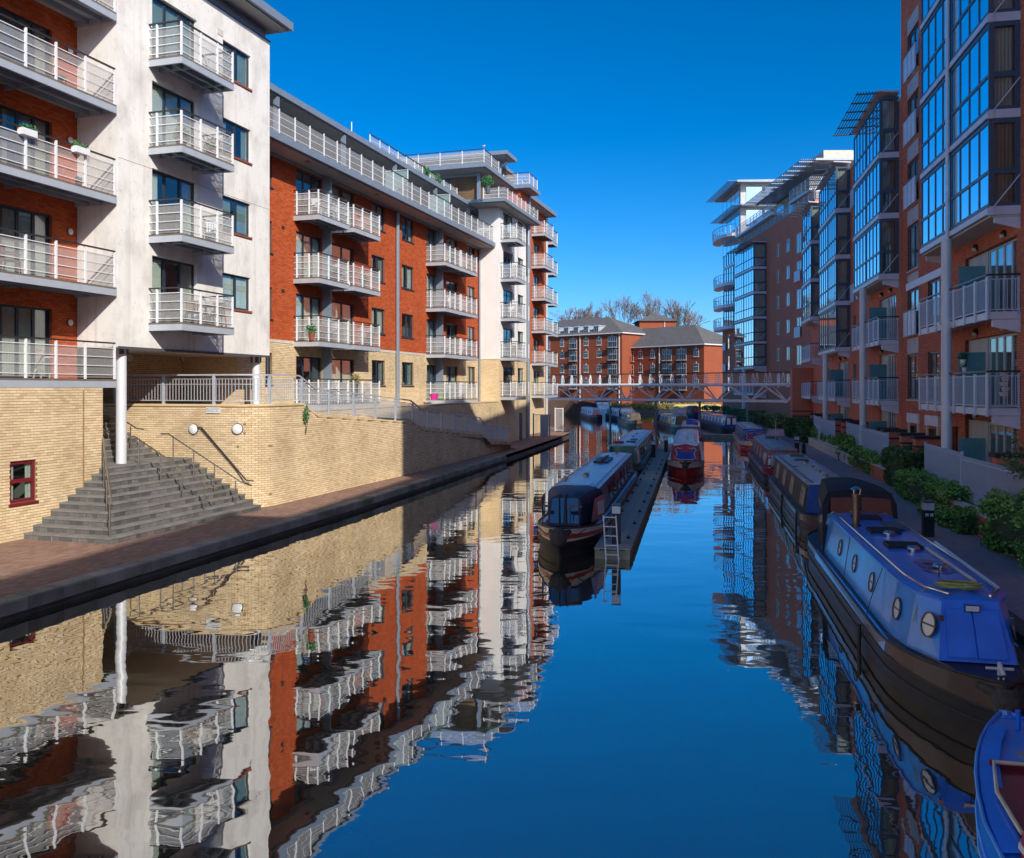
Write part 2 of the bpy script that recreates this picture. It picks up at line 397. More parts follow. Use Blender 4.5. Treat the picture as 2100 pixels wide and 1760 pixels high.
def window(root, w, a0, a1, z0, z1, lights=2, fm='frame', gm='glass', rec=.09, sill='sill', cur=None, name='window', fw=.07, trans=None, room='room', far=False):
    """frame > panes, curtain, sill, room behind"""
    m = M(); d0, d1 = -rec - .05, -rec
    w.box(m, a0, a1, d0, d1, z0, z0 + fw); w.box(m, a0, a1, d0, d1, z1 - fw, z1)
    w.box(m, a0, a0 + fw, d0, d1, z0 + fw, z1 - fw); w.box(m, a1 - fw, a1, d0, d1, z0 + fw, z1 - fw)
    st = (a1 - a0) / lights
    for i in range(1, lights): w.box(m, a0 + i * st - fw * .7, a0 + i * st + fw * .7, d0, d1 + .004, z0 + fw, z1 - fw)
    if trans: w.box(m, a0 + fw, a1 - fw, d0, d1 + .002, z0 + trans - fw * .6, z0 + trans + fw * .6)
    f = m.build(name, fm, root)
    for i in range(lights):
        p0, p1 = a0 + i * st + (fw if i == 0 else fw * .7), a0 + (i + 1) * st - (fw if i == lights - 1 else fw * .7)
        for c0, c1 in ([(z0 + fw, z0 + trans - fw * .6), (z0 + trans + fw * .6, z1 - fw)] if trans else [(z0 + fw, z1 - fw)]):
            pm_ = M(); w.box(pm_, p0, p1, -rec - .032, -rec - .022, c0, c1); pm_.build('pane', gm, f)
    if not far:
        m = M(); e = .02
        for args in ((a0 - .3, a1 + .3, -1.4, -1.38, z0 - .02, z1 + .1), (a0 - .3, a0 - .28, -1.38, -rec - .06, z0 - .02, z1 + .1), (a1 + .28, a1 + .3, -1.38, -rec - .06, z0 - .02, z1 + .1),
                     (a0 - .28, a1 + .28, -1.38, -rec - .06, z1 + .08, z1 + .1), (a0 - .28, a1 + .28, -1.38, -rec - .06, z0 - .02, z0)): w.box(m, *args)
        m.build('room', room, f)
    else:
        m = M(); w.box(m, a0, a1, -rec - .2, -rec - .18, z0, z1); m.build('room', 'dark', f)
    cur = cur if cur is not None else random.choice(['curt', 'curt', 'curt', 'curtd', 'curtt', None])
    if cur:
        o = -rec - .09
        kind = random.random()
        if far or kind < .3: curtain(root, w, a0 + .03, a1 - .03, o, z0 + .03, z1 - .03, cur, f)
        else:
            c = (a1 - a0) * random.uniform(.22, .40)
            curtain(root, w, a0 + .03, a0 + c, o, z0 + .03, z1 - .03, cur, f); curtain(root, w, a1 - c, a1 - .03, o, z0 + .03, z1 - .03, cur, f)
    if sill:
        m = M(); w.box(m, a0 - .05, a1 + .05, -rec, .05, z0 - .075, z0 - .003); m.build('sill', sill, f)
    return f
def wall_light(root, w, a, z, r=.13, fm='greyd', gm='framew'):
    """round bulkhead lamp, unlit"""
    x, y = w.P(np.array(a), 0); x2, y2 = w.P(np.array(a), 1); dx, dy = x2 - x, y2 - y
    def disc(o0, o1, r0, r1):
        m = M(); rings = []
        for o, r_ in ((o0, r0), ((o0 + o1) / 2, (r0 * .97)), (o1, r1)):
            rings.append([(x + dx * o - dy * math.cos(q) * r_, y + dy * o + dx * math.cos(q) * r_, z + math.sin(q) * r_) for q in [2 * math.pi * i / 18 for i in range(18)]])
        return m.loft(rings)
    b = disc(0.0, .05, r * 1.12, r * 1.1).build('wall_light', fm, root, True); disc(.03, .1, r, r * .55).build('lens', gm, b, True)

# ------------------------------------------------------------------ balconies with white posts, wires and perforated panels
def balcony(root, t0, t1, s0, s1, z, posts_s, side=True, far_side=True, hand='hand', n_side=1, joists=True, hh=1.1, name='balcony', panelmat='net'):
    m = M().box(t0, t1, s0, s1, z - .06, z)
    b = m.build(name, 'deck', root)
    m = M(); fz0, fz1 = z - .26, z - .062
    m.box(t1 - .06, t1 + .01, s0, s1, fz0, fz1); m.box(t0, t1 - .061, s0 - .01, s0 + .05, fz0, fz1); m.box(t0, t1 - .061, s1 - .05, s1 + .01, fz0, fz1)
    m.build('fascia', 'greyl', b)
    if joists:
        for k in (.33, .66): M().box(t0 + (t1 - t0) * k - .04, t0 + (t1 - t0) * k + .04, s0 + .051, s1 - .051, z - .24, z - .062).build('joist', 'grey', b)
        for k in (.2, .8): M().box(t0, t1 - .061, s0 + (s1 - s0) * k - .03, s0 + (s1 - s0) * k + .03, z - .25, z - .063).build('joist', 'grey', b)
        M().box(t0 + .01, t1 - .07, s0 + .052, s1 - .052, z - .09, z - .062).build('soffit_board', 'greyl', b)
    pr = .028; te = t1 - .04
    pts = [(te, p) for p in posts_s]
    if side: pts += [(t0 + (te - t0) * (i + .25) / n_side, s0 + .03) for i in range(n_side)]
    if far_side: pts += [(t0 + .25, s1 - .03)]
    for x, y in pts: M().box(x - pr, x + pr, y - pr, y + pr, z, z + hh - .03).build('post', 'white', b)
    line = []
    if side: line += [(t0, s0 + .03)]
    line += [(te, s0 + .03), (te, s1 - .03)]
    if far_side: line += [(t0, s1 - .03)]
    m = M()
    for p, q in zip(line[:-1], line[1:]): m.beam((*p, z + hh), (*q, z + hh), .06, .045)
    m.build('handrail', hand, b)
    for k in range(4):
        m = M(); zz = z + .13 + k * .27
        for p, q in zip(line[:-1], line[1:]): m.beam((*p, zz), (*q, zz), .02, .02)
        m.build('wire', 'white', b)
    if panelmat:
        for p, q in zip(line[:-1], line[1:]):
            m = M(); a, c = Vector((*p, 0)), Vector((*q, 0)); i = Vector((-.035, .0, 0)) if abs(p[0] - q[0]) < .01 else Vector((0, .035 if p[1] < (s0 + s1) / 2 else -.035, 0))
            d = (c - a).normalized() * .03
            m.beam(a + d + i + Vector((0, 0, z + .5)), c - d + i + Vector((0, 0, z + .5)), .006, .92); m.build('perforated_panel', panelmat, b)
    return b
def roof_slab(root, poly, z0, z1, name='roof_slab', mat='grey', soff=None, inset=.28):
    """eave slab: edge strip with a soffit that rises inward"""
    o = M().prism(poly, z0 + .06, z1).build(name, mat, root)
    cx = sum(p[0] for p in poly) / len(poly); cy = sum(p[1] for p in poly) / len(poly)
    ip = [(x + math.copysign(min(inset, abs(cx - x)), cx - x), y + math.copysign(min(inset, abs(cy - y)), cy - y)) for x, y in poly]
    M().prism(ip, z0, z0 + .058).build('soffit', soff or 'soffit', o)
    return o
def railing(root, path, z, hh=1.0, step=1.3, mat='white', handm='hand', name='terrace_railing', panelmat='net', wires=3):
    """roof terrace rail along a plan path; z may be a function of distance"""
    w = Wall(path); zf = z if callable(z) else (lambda a: z)
    m = M(); A = sorted({0.0, w.len, *w.L})
    def q(a, dz): x, y = w.P(np.array(min(max(a, 1e-6), w.len - 1e-6))); return (x, y, zf(a) + dz)
    for a0, a1 in zip(A[:-1], A[1:]): m.beam(q(a0, hh), q(a1, hh), .05, .045)
    r = m.build(name, handm, root)
    n = max(1, round(w.len / step))
    for i in range(n + 1):
        x, y, zz = q(w.len * i / n, 0); M().box(x - .025, x + .025, y - .025, y + .025, zz, zz + hh - .03).build('post', mat, r)
    for k in range(wires):
        m = M()
        for a0, a1 in zip(A[:-1], A[1:]): m.beam(q(a0, .15 + k * (hh - .2) / wires), q(a1, .15 + k * (hh - .2) / wires), .02, .02)
        m.build('wire', mat, r)
    if panelmat:
        m = M()
        for a0, a1 in zip(A[:-1], A[1:]): m.beam(q(a0, hh * .48), q(a1, hh * .48), .006, hh * .84)
        m.build('perforated_panel', panelmat, r)
    return r
# ------------------------------------------------------------------ setting: water, banks, paths
PZ, RZ = .36, .45
def water_mat():
    m = bpy.data.materials.new('canal_water'); m.use_nodes = True; n, l = m.node_tree.nodes, m.node_tree.links
    n.remove(n['Principled BSDF']); o = n['Material Output']
    tc = n.new('ShaderNodeTexCoord'); mp = n.new('ShaderNodeMapping'); mp.inputs['Scale'].default_value = (.55, 1.0, 1); mp.inputs['Rotation'].default_value = (0, 0, .2)
    l.new(tc.outputs['Object'], mp.inputs[0])
    a = noise(n, l, mp.outputs[0], .8, 2, .45); b = noise(n, l, mp.outputs[0], 3.2, 2, .5)
    patch = ramp(n, l, noise(n, l, tc.outputs['Object'], .10, 2), [(.42, (.25,) * 3), (.62, (1, 1, 1))])
    mb = n.new('ShaderNodeMath'); mb.operation = 'MULTIPLY'; l.new(b, mb.inputs[0]); l.new(patch, mb.inputs[1])
    mb2 = n.new('ShaderNodeMath'); mb2.operation = 'MULTIPLY_ADD'; l.new(mb.outputs[0], mb2.inputs[0]); mb2.inputs[1].default_value = .2; l.new(a, mb2.inputs[2])
    bp = n.new('ShaderNodeBump'); bp.inputs['Strength'].default_value = .5; bp.inputs['Distance'].default_value = .018; l.new(mb2.outputs[0], bp.inputs['Height'])
    gl = n.new('ShaderNodeBsdfGlossy'); gl.inputs['Roughness'].default_value = .012; gl.inputs[0].default_value = (.91, .92, .91, 1); l.new(bp.outputs[0], gl.inputs['Normal'])
    df = n.new('ShaderNodeBsdfDiffuse'); df.inputs[0].default_value = (.060, .046, .022, 1)
    fr = n.new('ShaderNodeFresnel'); fr.inputs[0].default_value = 1.33; l.new(bp.outputs[0], fr.inputs[1])
    mr = n.new('ShaderNodeMapRange'); mr.inputs[1].default_value = .02; mr.inputs[2].default_value = .6; mr.inputs[3].default_value = .44; mr.inputs[4].default_value = .97; l.new(fr.outputs[0], mr.inputs[0])
    mx = n.new('ShaderNodeMixShader'); l.new(mr.outputs[0], mx.inputs[0]); l.new(df.outputs[0], mx.inputs[1]); l.new(gl.outputs[0], mx.inputs[2])
    l.new(mx.outputs[0], o.inputs[0]); return m
MT['water'] = water_mat()
MT['paver'] = brick_piece_mat('brick_paver', [(.27, .165, .12), (.33, .205, .15), (.38, .245, .18), (.30, .18, .13), (.26, .16, .12)], .35)
MT['pave_t'] = brick_tex_mat('brick_paving', 'YXZ', (.29, .175, .125), (.36, .225, .165), (.20, .14, .10), .21, .105)
MT['pave_r'] = brick_tex_mat('blue_brick_paving', 'YXZ', (.40, .31, .30), (.47, .37, .36), (.31, .255, .245), .21, .105)
MT['earth'] = pm('bare_ground', (.10, .085, .06), .95, var=.3, scale=.3)
def moss_stone():
    m, n, l, b = mat_new('mossy_coping'); v = coords(n, l); c = ramp(n, l, noise(n, l, v, 1.4, 7), [(.3, (.22, .195, .16)), (.7, (.38, .34, .28))])
    c = mixc(n, l, ramp(n, l, noise(n, l, v, .6, 5), [(.52, (0, 0, 0)), (.68, (.7,) * 3)]), c, (.13, .16, .03))
    oi = n.new('ShaderNodeObjectInfo'); c = mixc(n, l, 1.0, c, ramp(n, l, oi.outputs['Random'], [(0, (.62, .62, .64)), (1, (1, 1, 1))]), 'MULTIPLY')
    l.new(c, b.inputs['Base Color']); b.inputs['Roughness'].default_value = .9; bump(n, l, b, noise(n, l, v, 18, 6), .5, .03); return m
MT['coping'] = moss_stone()
MT['wetwall'] = pm('wet_canal_wall', (.085, .08, .065), .7, var=.35, scale=1.5, bmp=.4, bsc=9)
m = M().add([(-1500, -300, 0), (1500, -300, 0), (1500, 2500, 0), (-1500, 2500, 0)], [(0, 1, 2, 3)])
structure('water', m, 'water')
LB = [(-13.4, -40), (-13.7, 0), (-14.05, 12.9), (-14.5, 27.9), (-15.0, 35.9), (-16.3, 55), (-17.4, 68), (-18.3, 77), (-19.9, 83), (-23.0, 89), (-28, 94), (-40, 97), (-300, 99)]
def fill(poly): # ear-free fan would fail on concave banks: strips to a far line instead
    return poly
# left bank: strips from the edge to far left
m = M()
far = -400
for (t0, s0), (t1, s1) in zip(LB[:-2], LB[1:-1]): m.add([(far, s0, PZ), (t0, s0, PZ), (t1, s1, PZ), (far, s1, PZ)], [(0, 1, 2, 3)])
m.add([(far, 97, PZ), (-40, 97, PZ), (far, 99, PZ)], [(0, 1, 2)])
m.add([(far, -400, PZ), (-13.4, -400, PZ), (-13.4, -40, PZ), (far, -40, PZ)], [(0, 1, 2, 3)])
towpath = structure('towpath_left', m, 'pave_t', FL)
BASE[towpath.name] = Vector()
# quay wall and coping stones along the edge
w = Wall(LB[:-1], -1)
m = M(); A = sorted({*w.L})
for a0, a1 in zip(A[:-1], A[1:]):
    (x0, y0), (x1, y1) = w.P(np.array(a0 + 1e-5), .05), w.P(np.array(a1 - 1e-5), .05); (x2, y2), (x3, y3) = w.P(np.array(a1 - 1e-5), -.2), w.P(np.array(a0 + 1e-5), -.2)
    m.hexa([(x0, y0, -.8), (x1, y1, -.8), (x2, y2, -.8), (x3, y3, -.8)], [(x0, y0, .13), (x1, y1, .13), (x2, y2, .13), (x3, y3, .13)])
o = m.build('quay_face', 'wetwall', towpath)
a = 40.0; k = 0
while a < w.len - 60 and k < 130:
    a1 = a + .9
    jo = RNG.normal(0, .008)
    q = [w.P(np.array(x), oo) for x, oo in ((a + .012, .12 + jo), (a1 - .012, .12 + jo), (a1 - .012, -.32), (a + .012, -.32))]
    c = [w.P(np.array(x), oo) for x, oo in ((a + .012, .09 + jo), (a1 - .012, .09 + jo), (a1 - .012, -.32), (a + .012, -.32))]
    M().add([(*p, .12) for p in q] + [(*p, PZ - .03 + .012 + jo * .5) for p in q] + [(*p, PZ + .012 + jo * .5) for p in c],
            [(0, 1, 5, 4), (4, 5, 9, 8), (8, 9, 10, 11), (1, 2, 6, 5), (5, 6, 10, 9), (3, 0, 4, 7), (7, 4, 8, 11), (2, 3, 7, 6)]).build('coping_stone', 'coping', towpath)
    a = a1; k += 1
# brick pavers near the camera
def pavers(root, t0f, t1, s0, s1, z, mat, n_ind, fr):
    L, W, j = .21, .105, .008; it = []
    t = t1; k = 0
    while t > -19.4:
        off = (k % 2) * L / 2; s = s0 + off
        while s < s1:
            if t < t0f(s) - .36 and not (t < -16.5 and s > 18.5) : it.append((t - W + j, t, s, s + L - j))
            s += L
        t -= W; k += 1
    A = np.array(it); zz = z + RNG.normal(.006, .0012, len(A))
    mid_t, mid_s = (A[:, 0] + A[:, 1]) / 2, (A[:, 2] + A[:, 3]) / 2
    X = mid_s * fr.sn + mid_t * fr.cs; Y = np.maximum(mid_s * fr.cs - mid_t * fr.sn, .5)
    U = CU + F * X / Y; Vv = HV + F * (H - z) / Y
    idx = np.where((U > 5) & (U < 2090) & (Vv < 1755))[0]; idx = idx[np.argsort(Y[idx])][:n_ind]
    mk = np.ones(len(A), bool); mk[idx] = False
    unit = M().box(-(W - j) / 2, (W - j) / 2, -(L - j) / 2, (L - j) / 2, -.02, 0).build('paver', mat); me = unit.data; bpy.data.objects.remove(unit)
    for i in idx:
        o = bpy.data.objects.new('paver', me); COL.objects.link(o); o.parent = root; o.location = (mid_t[i], mid_s[i], zz[i])
    A, zz = A[mk], zz[mk]; Vt = []
    for a, b, dz in ((0, 2, -.02), (1, 2, -.02), (1, 3, -.02), (0, 3, -.02), (0, 2, 0), (1, 2, 0), (1, 3, 0), (0, 3, 0)):
        Vt.append(np.column_stack([A[:, a], A[:, b], zz + dz]))
    V = np.stack(Vt, 1).reshape(-1, 3); fc = np.array([(4, 5, 6, 7), (0, 1, 5, 4), (1, 2, 6, 5), (2, 3, 7, 6), (3, 0, 4, 7)])
    Q = (np.arange(len(A))[:, None, None] * 8 + fc[None]).reshape(-1, 4)
    o = bpy.data.objects.new('paving', np_mesh('paving', V, Q, mat)); COL.objects.link(o); o.parent = root; o['kind'] = 'stuff'
pavers(towpath, lambda s: float(np.interp(s, [p[1] for p in LB[:8]], [p[0] for p in LB[:8]])), -13.9, 10, 44, PZ, 'paver', 300, FL)

# right bank
RB = [FR.world(5.15, -60), FR.world(5.15, 40), FR.world(5.3, 74), Vector((24.2, 84, 0)), Vector((25.5, 120, 0)), Vector((27.5, 150, 0)), Vector((34, 157, 0))]
m = M()
pts = [(p.x, p.y) for p in RB]
for (x0, y0), (x1, y1) in zip(pts[:-1], pts[1:]): m.add([(x0, y0, RZ), (600, y0, RZ), (600, y1, RZ), (x1, y1, RZ)], [(0, 1, 2, 3)])
tr = structure('towpath_right', m, 'pave_r'); BASE[tr.name] = Vector()
w = Wall(pts, 1); m = M()
for a0, a1 in zip(w.L[:-1], w.L[1:]):
    q = [w.P(np.array(x), oo) for x, oo in ((a0 + 1e-5, .06), (a1 - 1e-5, .06), (a1 - 1e-5, -.3), (a0 + 1e-5, -.3))]
    m.hexa([(*p, -.8) for p in q], [(*p, RZ + .02) for p in q])
m.build('quay_face', 'wetwall', tr)
# far bank
m = M(); fb = [(-600, 175), (-60, 160), (2, 152), (16, 150), (34, 157), (60, 160), (600, 160)]
for (x0, y0), (x1, y1) in zip(fb[:-1], fb[1:]): m.add([(x0, y0, .5), (x1, y1, .5), (x1, 2400, .5), (x0, 2400, .5)], [(0, 1, 2, 3)]); m.hexa([(x0, y0, -.6), (x1, y1, -.6), (x1, y1 + .3, -.6), (x0, y0 + .3, -.6)], [(x0, y0, .51), (x1, y1, .51), (x1, y1 + .3, .51), (x0, y0 + .3, .51)])
structure('ground', m, 'earth')

# ------------------------------------------------------------------ left: near apartment block
TW, TP = -21.05, -19.5
FA = [6.5, 9.33, 12.17, 15.0]
FRd = [4.67, 7.48, 10.3, 13.07, 15.9]
A0, A1 = 22.2, 30.54
blockA = thing('apartment_block', 'stained white rendered apartment block on steel columns beside the stone stairs', 'building', FL, (TP, A0, PZ))
def Sx(t, u): return FL.S(t, u)
wA = wall_s(TP, A0, A1, 1); holes = []
ds0, ds1 = Sx(TP, 312) - A0, Sx(TP, 404) - A0; ws0, ws1 = Sx(TP, 457) - A0, Sx(TP, 514) - A0
for f in FA: holes += [(ds0, ds1, f + .02, f + 2.2), (ws0, ws1, f + .85, f + 2.12)]
ZB, ZT = 5.67, 18.15
panel(M(), wA, ZB, ZT, holes, .2).build('rendered_wall', 'render', blockA)
wr = wall_t(A0, TW, TP, -1); panel(M(), wr, ZB, ZT).build('rendered_wall', 'render', blockA)
we = wall_t(A1, TW, TP, 1); panel(M(), we, ZB, ZT).build('rendered_wall', 'render', blockA)
M().box(-25.5, TP - .004, A0 + .004, A1 - .004, ZB - .02, ZB + .1).build('soffit', 'soffit_w', blockA)
M().box(TP + .003, TP + .05, A0 - .01, A1 + .02, ZB - .06, ZB + .02).build('drip_trim', 'greyd', blockA)
M().box(TP - .004, TP + .004, A0 + .02, A1 - .02, 11.49, 11.5).build('expansion_joint', 'greyd', blockA)
for i, f in enumerate(FA):
    window(blockA, wA, ds0, ds1, f + .02, f + 2.2, 3, sill=None, name='balcony_door', cur=[None, 'curt', None, 'curtd'][i], rec=.13)
    window(blockA, wA, ws0, ws1, f + .85, f + 2.12, 2, cur=['curt', 'curtd', 'curtd', 'curtd'][i])
    m = M(); wA.box(m, ws1 - 1.35 * 0 + .0 - 2.1, ws1 - 1.75, .002, .02, f + 2.2, f + 2.42); m.build('air_vent', 'stone', blockA)
    fs0, fs1 = Sx(TP + 1.27, 373), Sx(TP + 1.27, 480)
    balcony(blockA, TP, TP + 1.27, fs0, fs1, f, [fs0 + .03, fs0 + (fs1 - fs0) * .36, fs0 + (fs1 - fs0) * .68, fs1 - .03], n_side=1)
# red brick wing with long balconies
wR = wall_s(TW, 8.0, A0, 1); holes = []
dA0, dA1 = Sx(TW, -30) - 8.0, Sx(TW, 106) - 8.0
for f in FRd: holes.append((dA0, dA1, f + .02, f + 2.12))
panel(M(), wR, 4.3, 19.0, holes, .2).build('wing_wall', 'mort_r', blockA)
bricks(blockA, FL, wR, 4.3, 19.0, 'red', holes, n_ind=300)
for i, f in enumerate(FRd):
    window(blockA, wR, dA0, dA1, f + .02, f + 2.12, 4, sill=None, name='balcony_door', cur=['curt', 'curt', 'curtt', None, 'curtd'][i], rec=.1)
    if i < 4: wall_light(blockA, wR, Sx(TW, 142) - 8, f + 1.75, .1)
    ps = [Sx(TP, u) for u in (-190, -110, -25, 55, 117, 177)]
    balcony(blockA, TW, TP, 9.0, A0 - .06, f, ps + [A0 - .1], side=False, far_side=False)
hW = [(2.0 + k * 5.2, 3.9 + k * 5.2, f + .85, f + 2.1) for k in range(9) for f in FA + [3.7]]
wBounce = wall_s(TP, -42.0, 7.9, 1); panel(M(), wBounce, PZ, 18.6, hW, .15).build('rendered_wall', 'render2', blockA)      # unseen white bay added beside the camera to bounce light onto the right bank
panel(M(), wall_t(7.9, TW, TP, 1), PZ, 18.6).build('rendered_wall', 'render2', blockA)
for h in hW: window(blockA, wBounce, *h, 2, far=True, cur='curt')
# buff brick base wall beside the stairs
wB = wall_s(-19.4, 6.0, 21.45, 1); wz0, wz1 = FL.Z(-19.4, 47, 1030), FL.Z(-19.4, 47, 945)
hB = [(Sx(-19.4, 20) - 6, Sx(-19.4, 74) - 6, wz0, wz1)]
panel(M(), wB, PZ, 4.4, hB, .14).build('base_wall', 'mort_b', blockA)
bricks(blockA, FL, wB, PZ + .01, 4.4, 'buff', hB, n_ind=300)
window(blockA, wB, *hB[0], 1, fm='burg', sill='burg', cur=None, trans=(wz1 - wz0) * .52, fw=.09, rec=.05)
wB2 = wall_t(21.45, -25.5, -19.4, 1); panel(M(), wB2, PZ, 4.4).build('base_wall', 'mort_b', blockA); bricks(blockA, FL, wB2, PZ + .01, 4.4, 'buff', n_ind=0)
M().tube([(-19.36, Sx(-19.4, 169), PZ), (-19.36, Sx(-19.4, 169), 4.35)], .02, 6).build('wall_joint', 'mort_b', blockA)
# wall at the back of the passage under the overhang
wC = Wall([(-25.5, 18.0), (-25.5, 27.0), (-23.6, 27.0), (-23.6, 42.0)], -1)
panel(M(), wC, 1.9, ZB - .02).build('passage_wall', 'mort_b', blockA); bricks(blockA, FL, wC, 1.9, ZB - .02, 'buff', n_ind=0)
panel(M(), wall_t(B0_ := 30.545, -24.0, TW, -1), 3.4, 6.4).build('passage_wall', 'buff_s', blockA)
for u in (252, 358, 447):
    tt = -25.5 if u < 395 else -23.6; s_ = FL.S(tt, u); a = (s_ - 18.0) if u < 395 else 9 + 1.9 + (s_ - 27.0)
    wall_light(blockA, wC, a, FL.Z(tt, u, 738), .17)
# columns
ct, cs_ = -19.86, 22.75
for s_, z0, nm in ((cs_, 1.46, 'column'), (Sx(-19.95, 525), 3.7, 'column')):
    m = M().lathe([(.16, 0), (.16, 4.3 if z0 < 2 else 1.95)], (ct if z0 < 2 else -19.95, s_, z0), 20); c = m.build(nm, 'column', blockA, True)
    M().box((ct if z0 < 2 else -19.95) - .15, (ct if z0 < 2 else -19.95) + .15, s_ - .15, s_ + .15, z0 + (4.0 if z0 < 2 else 1.7), ZB - .025).build('column_head', 'greyd', c)
# eave
roof_slab(blockA, [(-40, 8), (TP + .8, 8), (TP + .8, A1 + .45), (-40, A1 + .45)], 18.62, 19.0, soff='soffit', inset=.15)
M().box(-26, TP - .12, 8, A1 - .1, ZT + .003, 18.64).build('eave_fascia', 'grey', blockA)
M().box(TP - .11, TP + .03, A0, A1 + .03, ZT - .0, ZT + .06).build('parapet_trim', 'greyd', blockA)

# ------------------------------------------------------------------ stone stairs
MT['sett'] = brick_piece_mat('slate_sett', [(.085, .085, .09), (.12, .118, .12), (.155, .15, .15), (.19, .185, .18), (.10, .10, .105)], .3)
MT['tread'] = pm('stone_tread', (.215, .20, .18), .9, var=.3, scale=2.2, bmp=.3, bsc=22)
stairs = thing('stone_stairs', 'grey stone staircase turning up under the white block', 'staircase', FL, (-16.56, 18.6, PZ))
RI, TR = .167, .3
WS = 25.45; SE = WS - .02
for i in range(10):
    z0 = PZ + i * RI; s0, t1 = 18.6 + TR * i, -16.56 - TR * i
    m = M().box(-19.39 if i < 9 else -19.39, t1 - .012, s0 + .012, SE, PZ, z0 + RI - .045)
    st = m.build('step', 'stone', stairs)
    M().box(-19.39, t1 + .015, s0 - .015, SE, z0 + RI - .045, z0 + RI).build('tread', 'tread', st)
    # riser setts: front face and left face
    for wl_, n_ in ((wall_s(t1 - .012, s0 + .013, SE, 1), 300), (wall_t(s0 + .012, -19.39, t1 - .013, -1), 60)):
        bricks(st, FL, wl_, z0 + .006, z0 + RI - .05, 'sett', n_ind=40 if i < 8 else 0, bl=.23, ch=.115, proud=.012, name='sett', mass='setts')
ld = M().box(-21.0, -19.392, 21.46, SE, PZ, PZ + 10 * RI).build('landing', 'tread', stairs)
for k in range(10):
    z0 = PZ + (10 + k) * RI; t1 = -20.6 - TR * k
    st = M().box(t1 - 1.4, t1 - .012, 21.46, SE, z0 - .4, z0 + RI - .045).build('step', 'stone', stairs)
    M().box(t1 - .4, t1 + .015, 21.46, SE, z0 + RI - .045, z0 + RI).build('tread', 'tread', st)
    bricks(st, FL, wall_s(t1 - .012, 21.47, SE, 1), z0 + .006, z0 + RI - .05, 'sett', n_ind=0, bl=.23, ch=.115, proud=.012, name='sett', mass='setts')
pl = M().box(ct - .35, ct + .42, cs_ - .75, cs_ + .45, PZ, 1.44).build('plinth', 'mort_b', stairs)
bricks(pl, FL, Wall([(ct + .42, cs_ + .45), (ct + .42, cs_ - .75), (ct - .35, cs_ - .75)], 1), .95, 1.42, 'sett', n_ind=0, bl=.23, ch=.115, proud=.01, name='sett', mass='setts')
M().box(ct - .4, ct + .46, cs_ - .8, cs_ + .5, 1.44, 1.49).build('plinth_cap', 'tread', pl)
def stair_z(t): # walking surface at depth t on the main flight
    if t > -19.56: return PZ + RI * min(10, max(0, math.floor((-16.56 - t) / TR) + 1))
    if t > -20.6: return PZ + RI * 10
    return PZ + RI * (10 + min(10, math.floor((-20.6 - t) / TR) + 1))
def handrail(s, t0, t1, nposts, name='handrail'):
    z0, z1 = stair_z(t0) + .85, stair_z(t1) + .85
    h = M().tube([(t0 + .42, s, z0 - .02), (t0 + .12, s, z0), (t1 - .1, s, z1), (t1 - .4, s, z1)], .024, 8).build(name, 'steel', stairs, True)
    for i in range(nposts):
        t = t0 + (t1 - t0) * (i + .1) / (nposts - .8); zz = z0 + (z1 - z0) * (t - t0) / (t1 - t0)
        M().tube([(t, s, stair_z(t) - .01), (t, s, zz)], .02, 8).build('post', 'steel', h, True)
for s_ in (22.8, 24.4): handrail(s_, -16.75, -19.3, 4)
for s_ in (22.8, 24.4): handrail(s_, -20.8, -23.4, 3)
# ridge rail running up the corner
h = M().tube([(-16.65, 18.72, PZ + 1.0), (-16.85, 18.95, PZ + 1.05), (-19.3, 21.35, PZ + 10 * RI + .9)], .024, 8).build('handrail', 'steel', stairs, True)
for k in (0, 3, 6, 9):
    t, s = -16.72 - TR * k, 18.74 + TR * k; M().tube([(t, s, PZ + RI * (k + 1) - .01), (t, s, PZ + RI * k + 1.02)], .02, 8).build('post', 'steel', h, True)

# ------------------------------------------------------------------ retaining wall with the ramp
ramp_s = [28.25, 29.4, 38.4, 39.7, 49.6, 50.8, 56.4]
ramp_z = [3.78, 3.32, 2.74, 2.33, 1.57, 1.12, .77]
arc = [(-16.66 - 1.05 + 1.05 * math.sin(q), WS + 1.05 - 1.05 * math.cos(q)) for q in [math.pi / 2 * i / 15 for i in range(16)]]
rpath = [(-24.0, WS)] + arc + [(-16.7, 38.0), (-17.45, 56.4)]
wRm = Wall(rpath, -1)
def ramp_top(a):
    s = wRm.P(np.array(a))[1]; return 3.78 if s < 28.25 else float(np.interp(s, ramp_s, ramp_z))
rwall = thing('retaining_wall', 'buff brick retaining wall with rounded corner and stepped ramp top', 'wall', FL, (-16.66, 26.5, PZ))
A = sorted({*[float(x) for x in wRm.L], *[float(wRm.L[16] + (s - rpath[16][1])) for s in ramp_s[:-1]], wRm.len}); m = M(); c = M()
for a0, a1 in zip(A[:-1], A[1:]):
    if a1 - a0 < 1e-3: continue
    p0, p1 = wRm.P(np.array(a0 + 1e-5)), wRm.P(np.array(a1 - 1e-5)); z0, z1 = ramp_top(a0 + 1e-5), ramp_top(a1 - 1e-5)
    m.add([(*p0, PZ - .05), (*p1, PZ - .05), (*p1, z1), (*p0, z0)], [(0, 1, 2, 3)])
    q = [wRm.P(np.array(a0 + 1e-5), .022), wRm.P(np.array(a1 - 1e-5), .022), wRm.P(np.array(a1 - 1e-5), -.3), wRm.P(np.array(a0 + 1e-5), -.3)]
    c.hexa([(*q[0], z0), (*q[1], z1), (*q[2], z1), (*q[3], z0)], [(*q[0], z0 + .07), (*q[1], z1 + .07), (*q[2], z1 + .07), (*q[3], z0 + .07)])
m.build('wall_core', 'mort_b', rwall); c.build('brick_coping', 'buff_t', rwall)
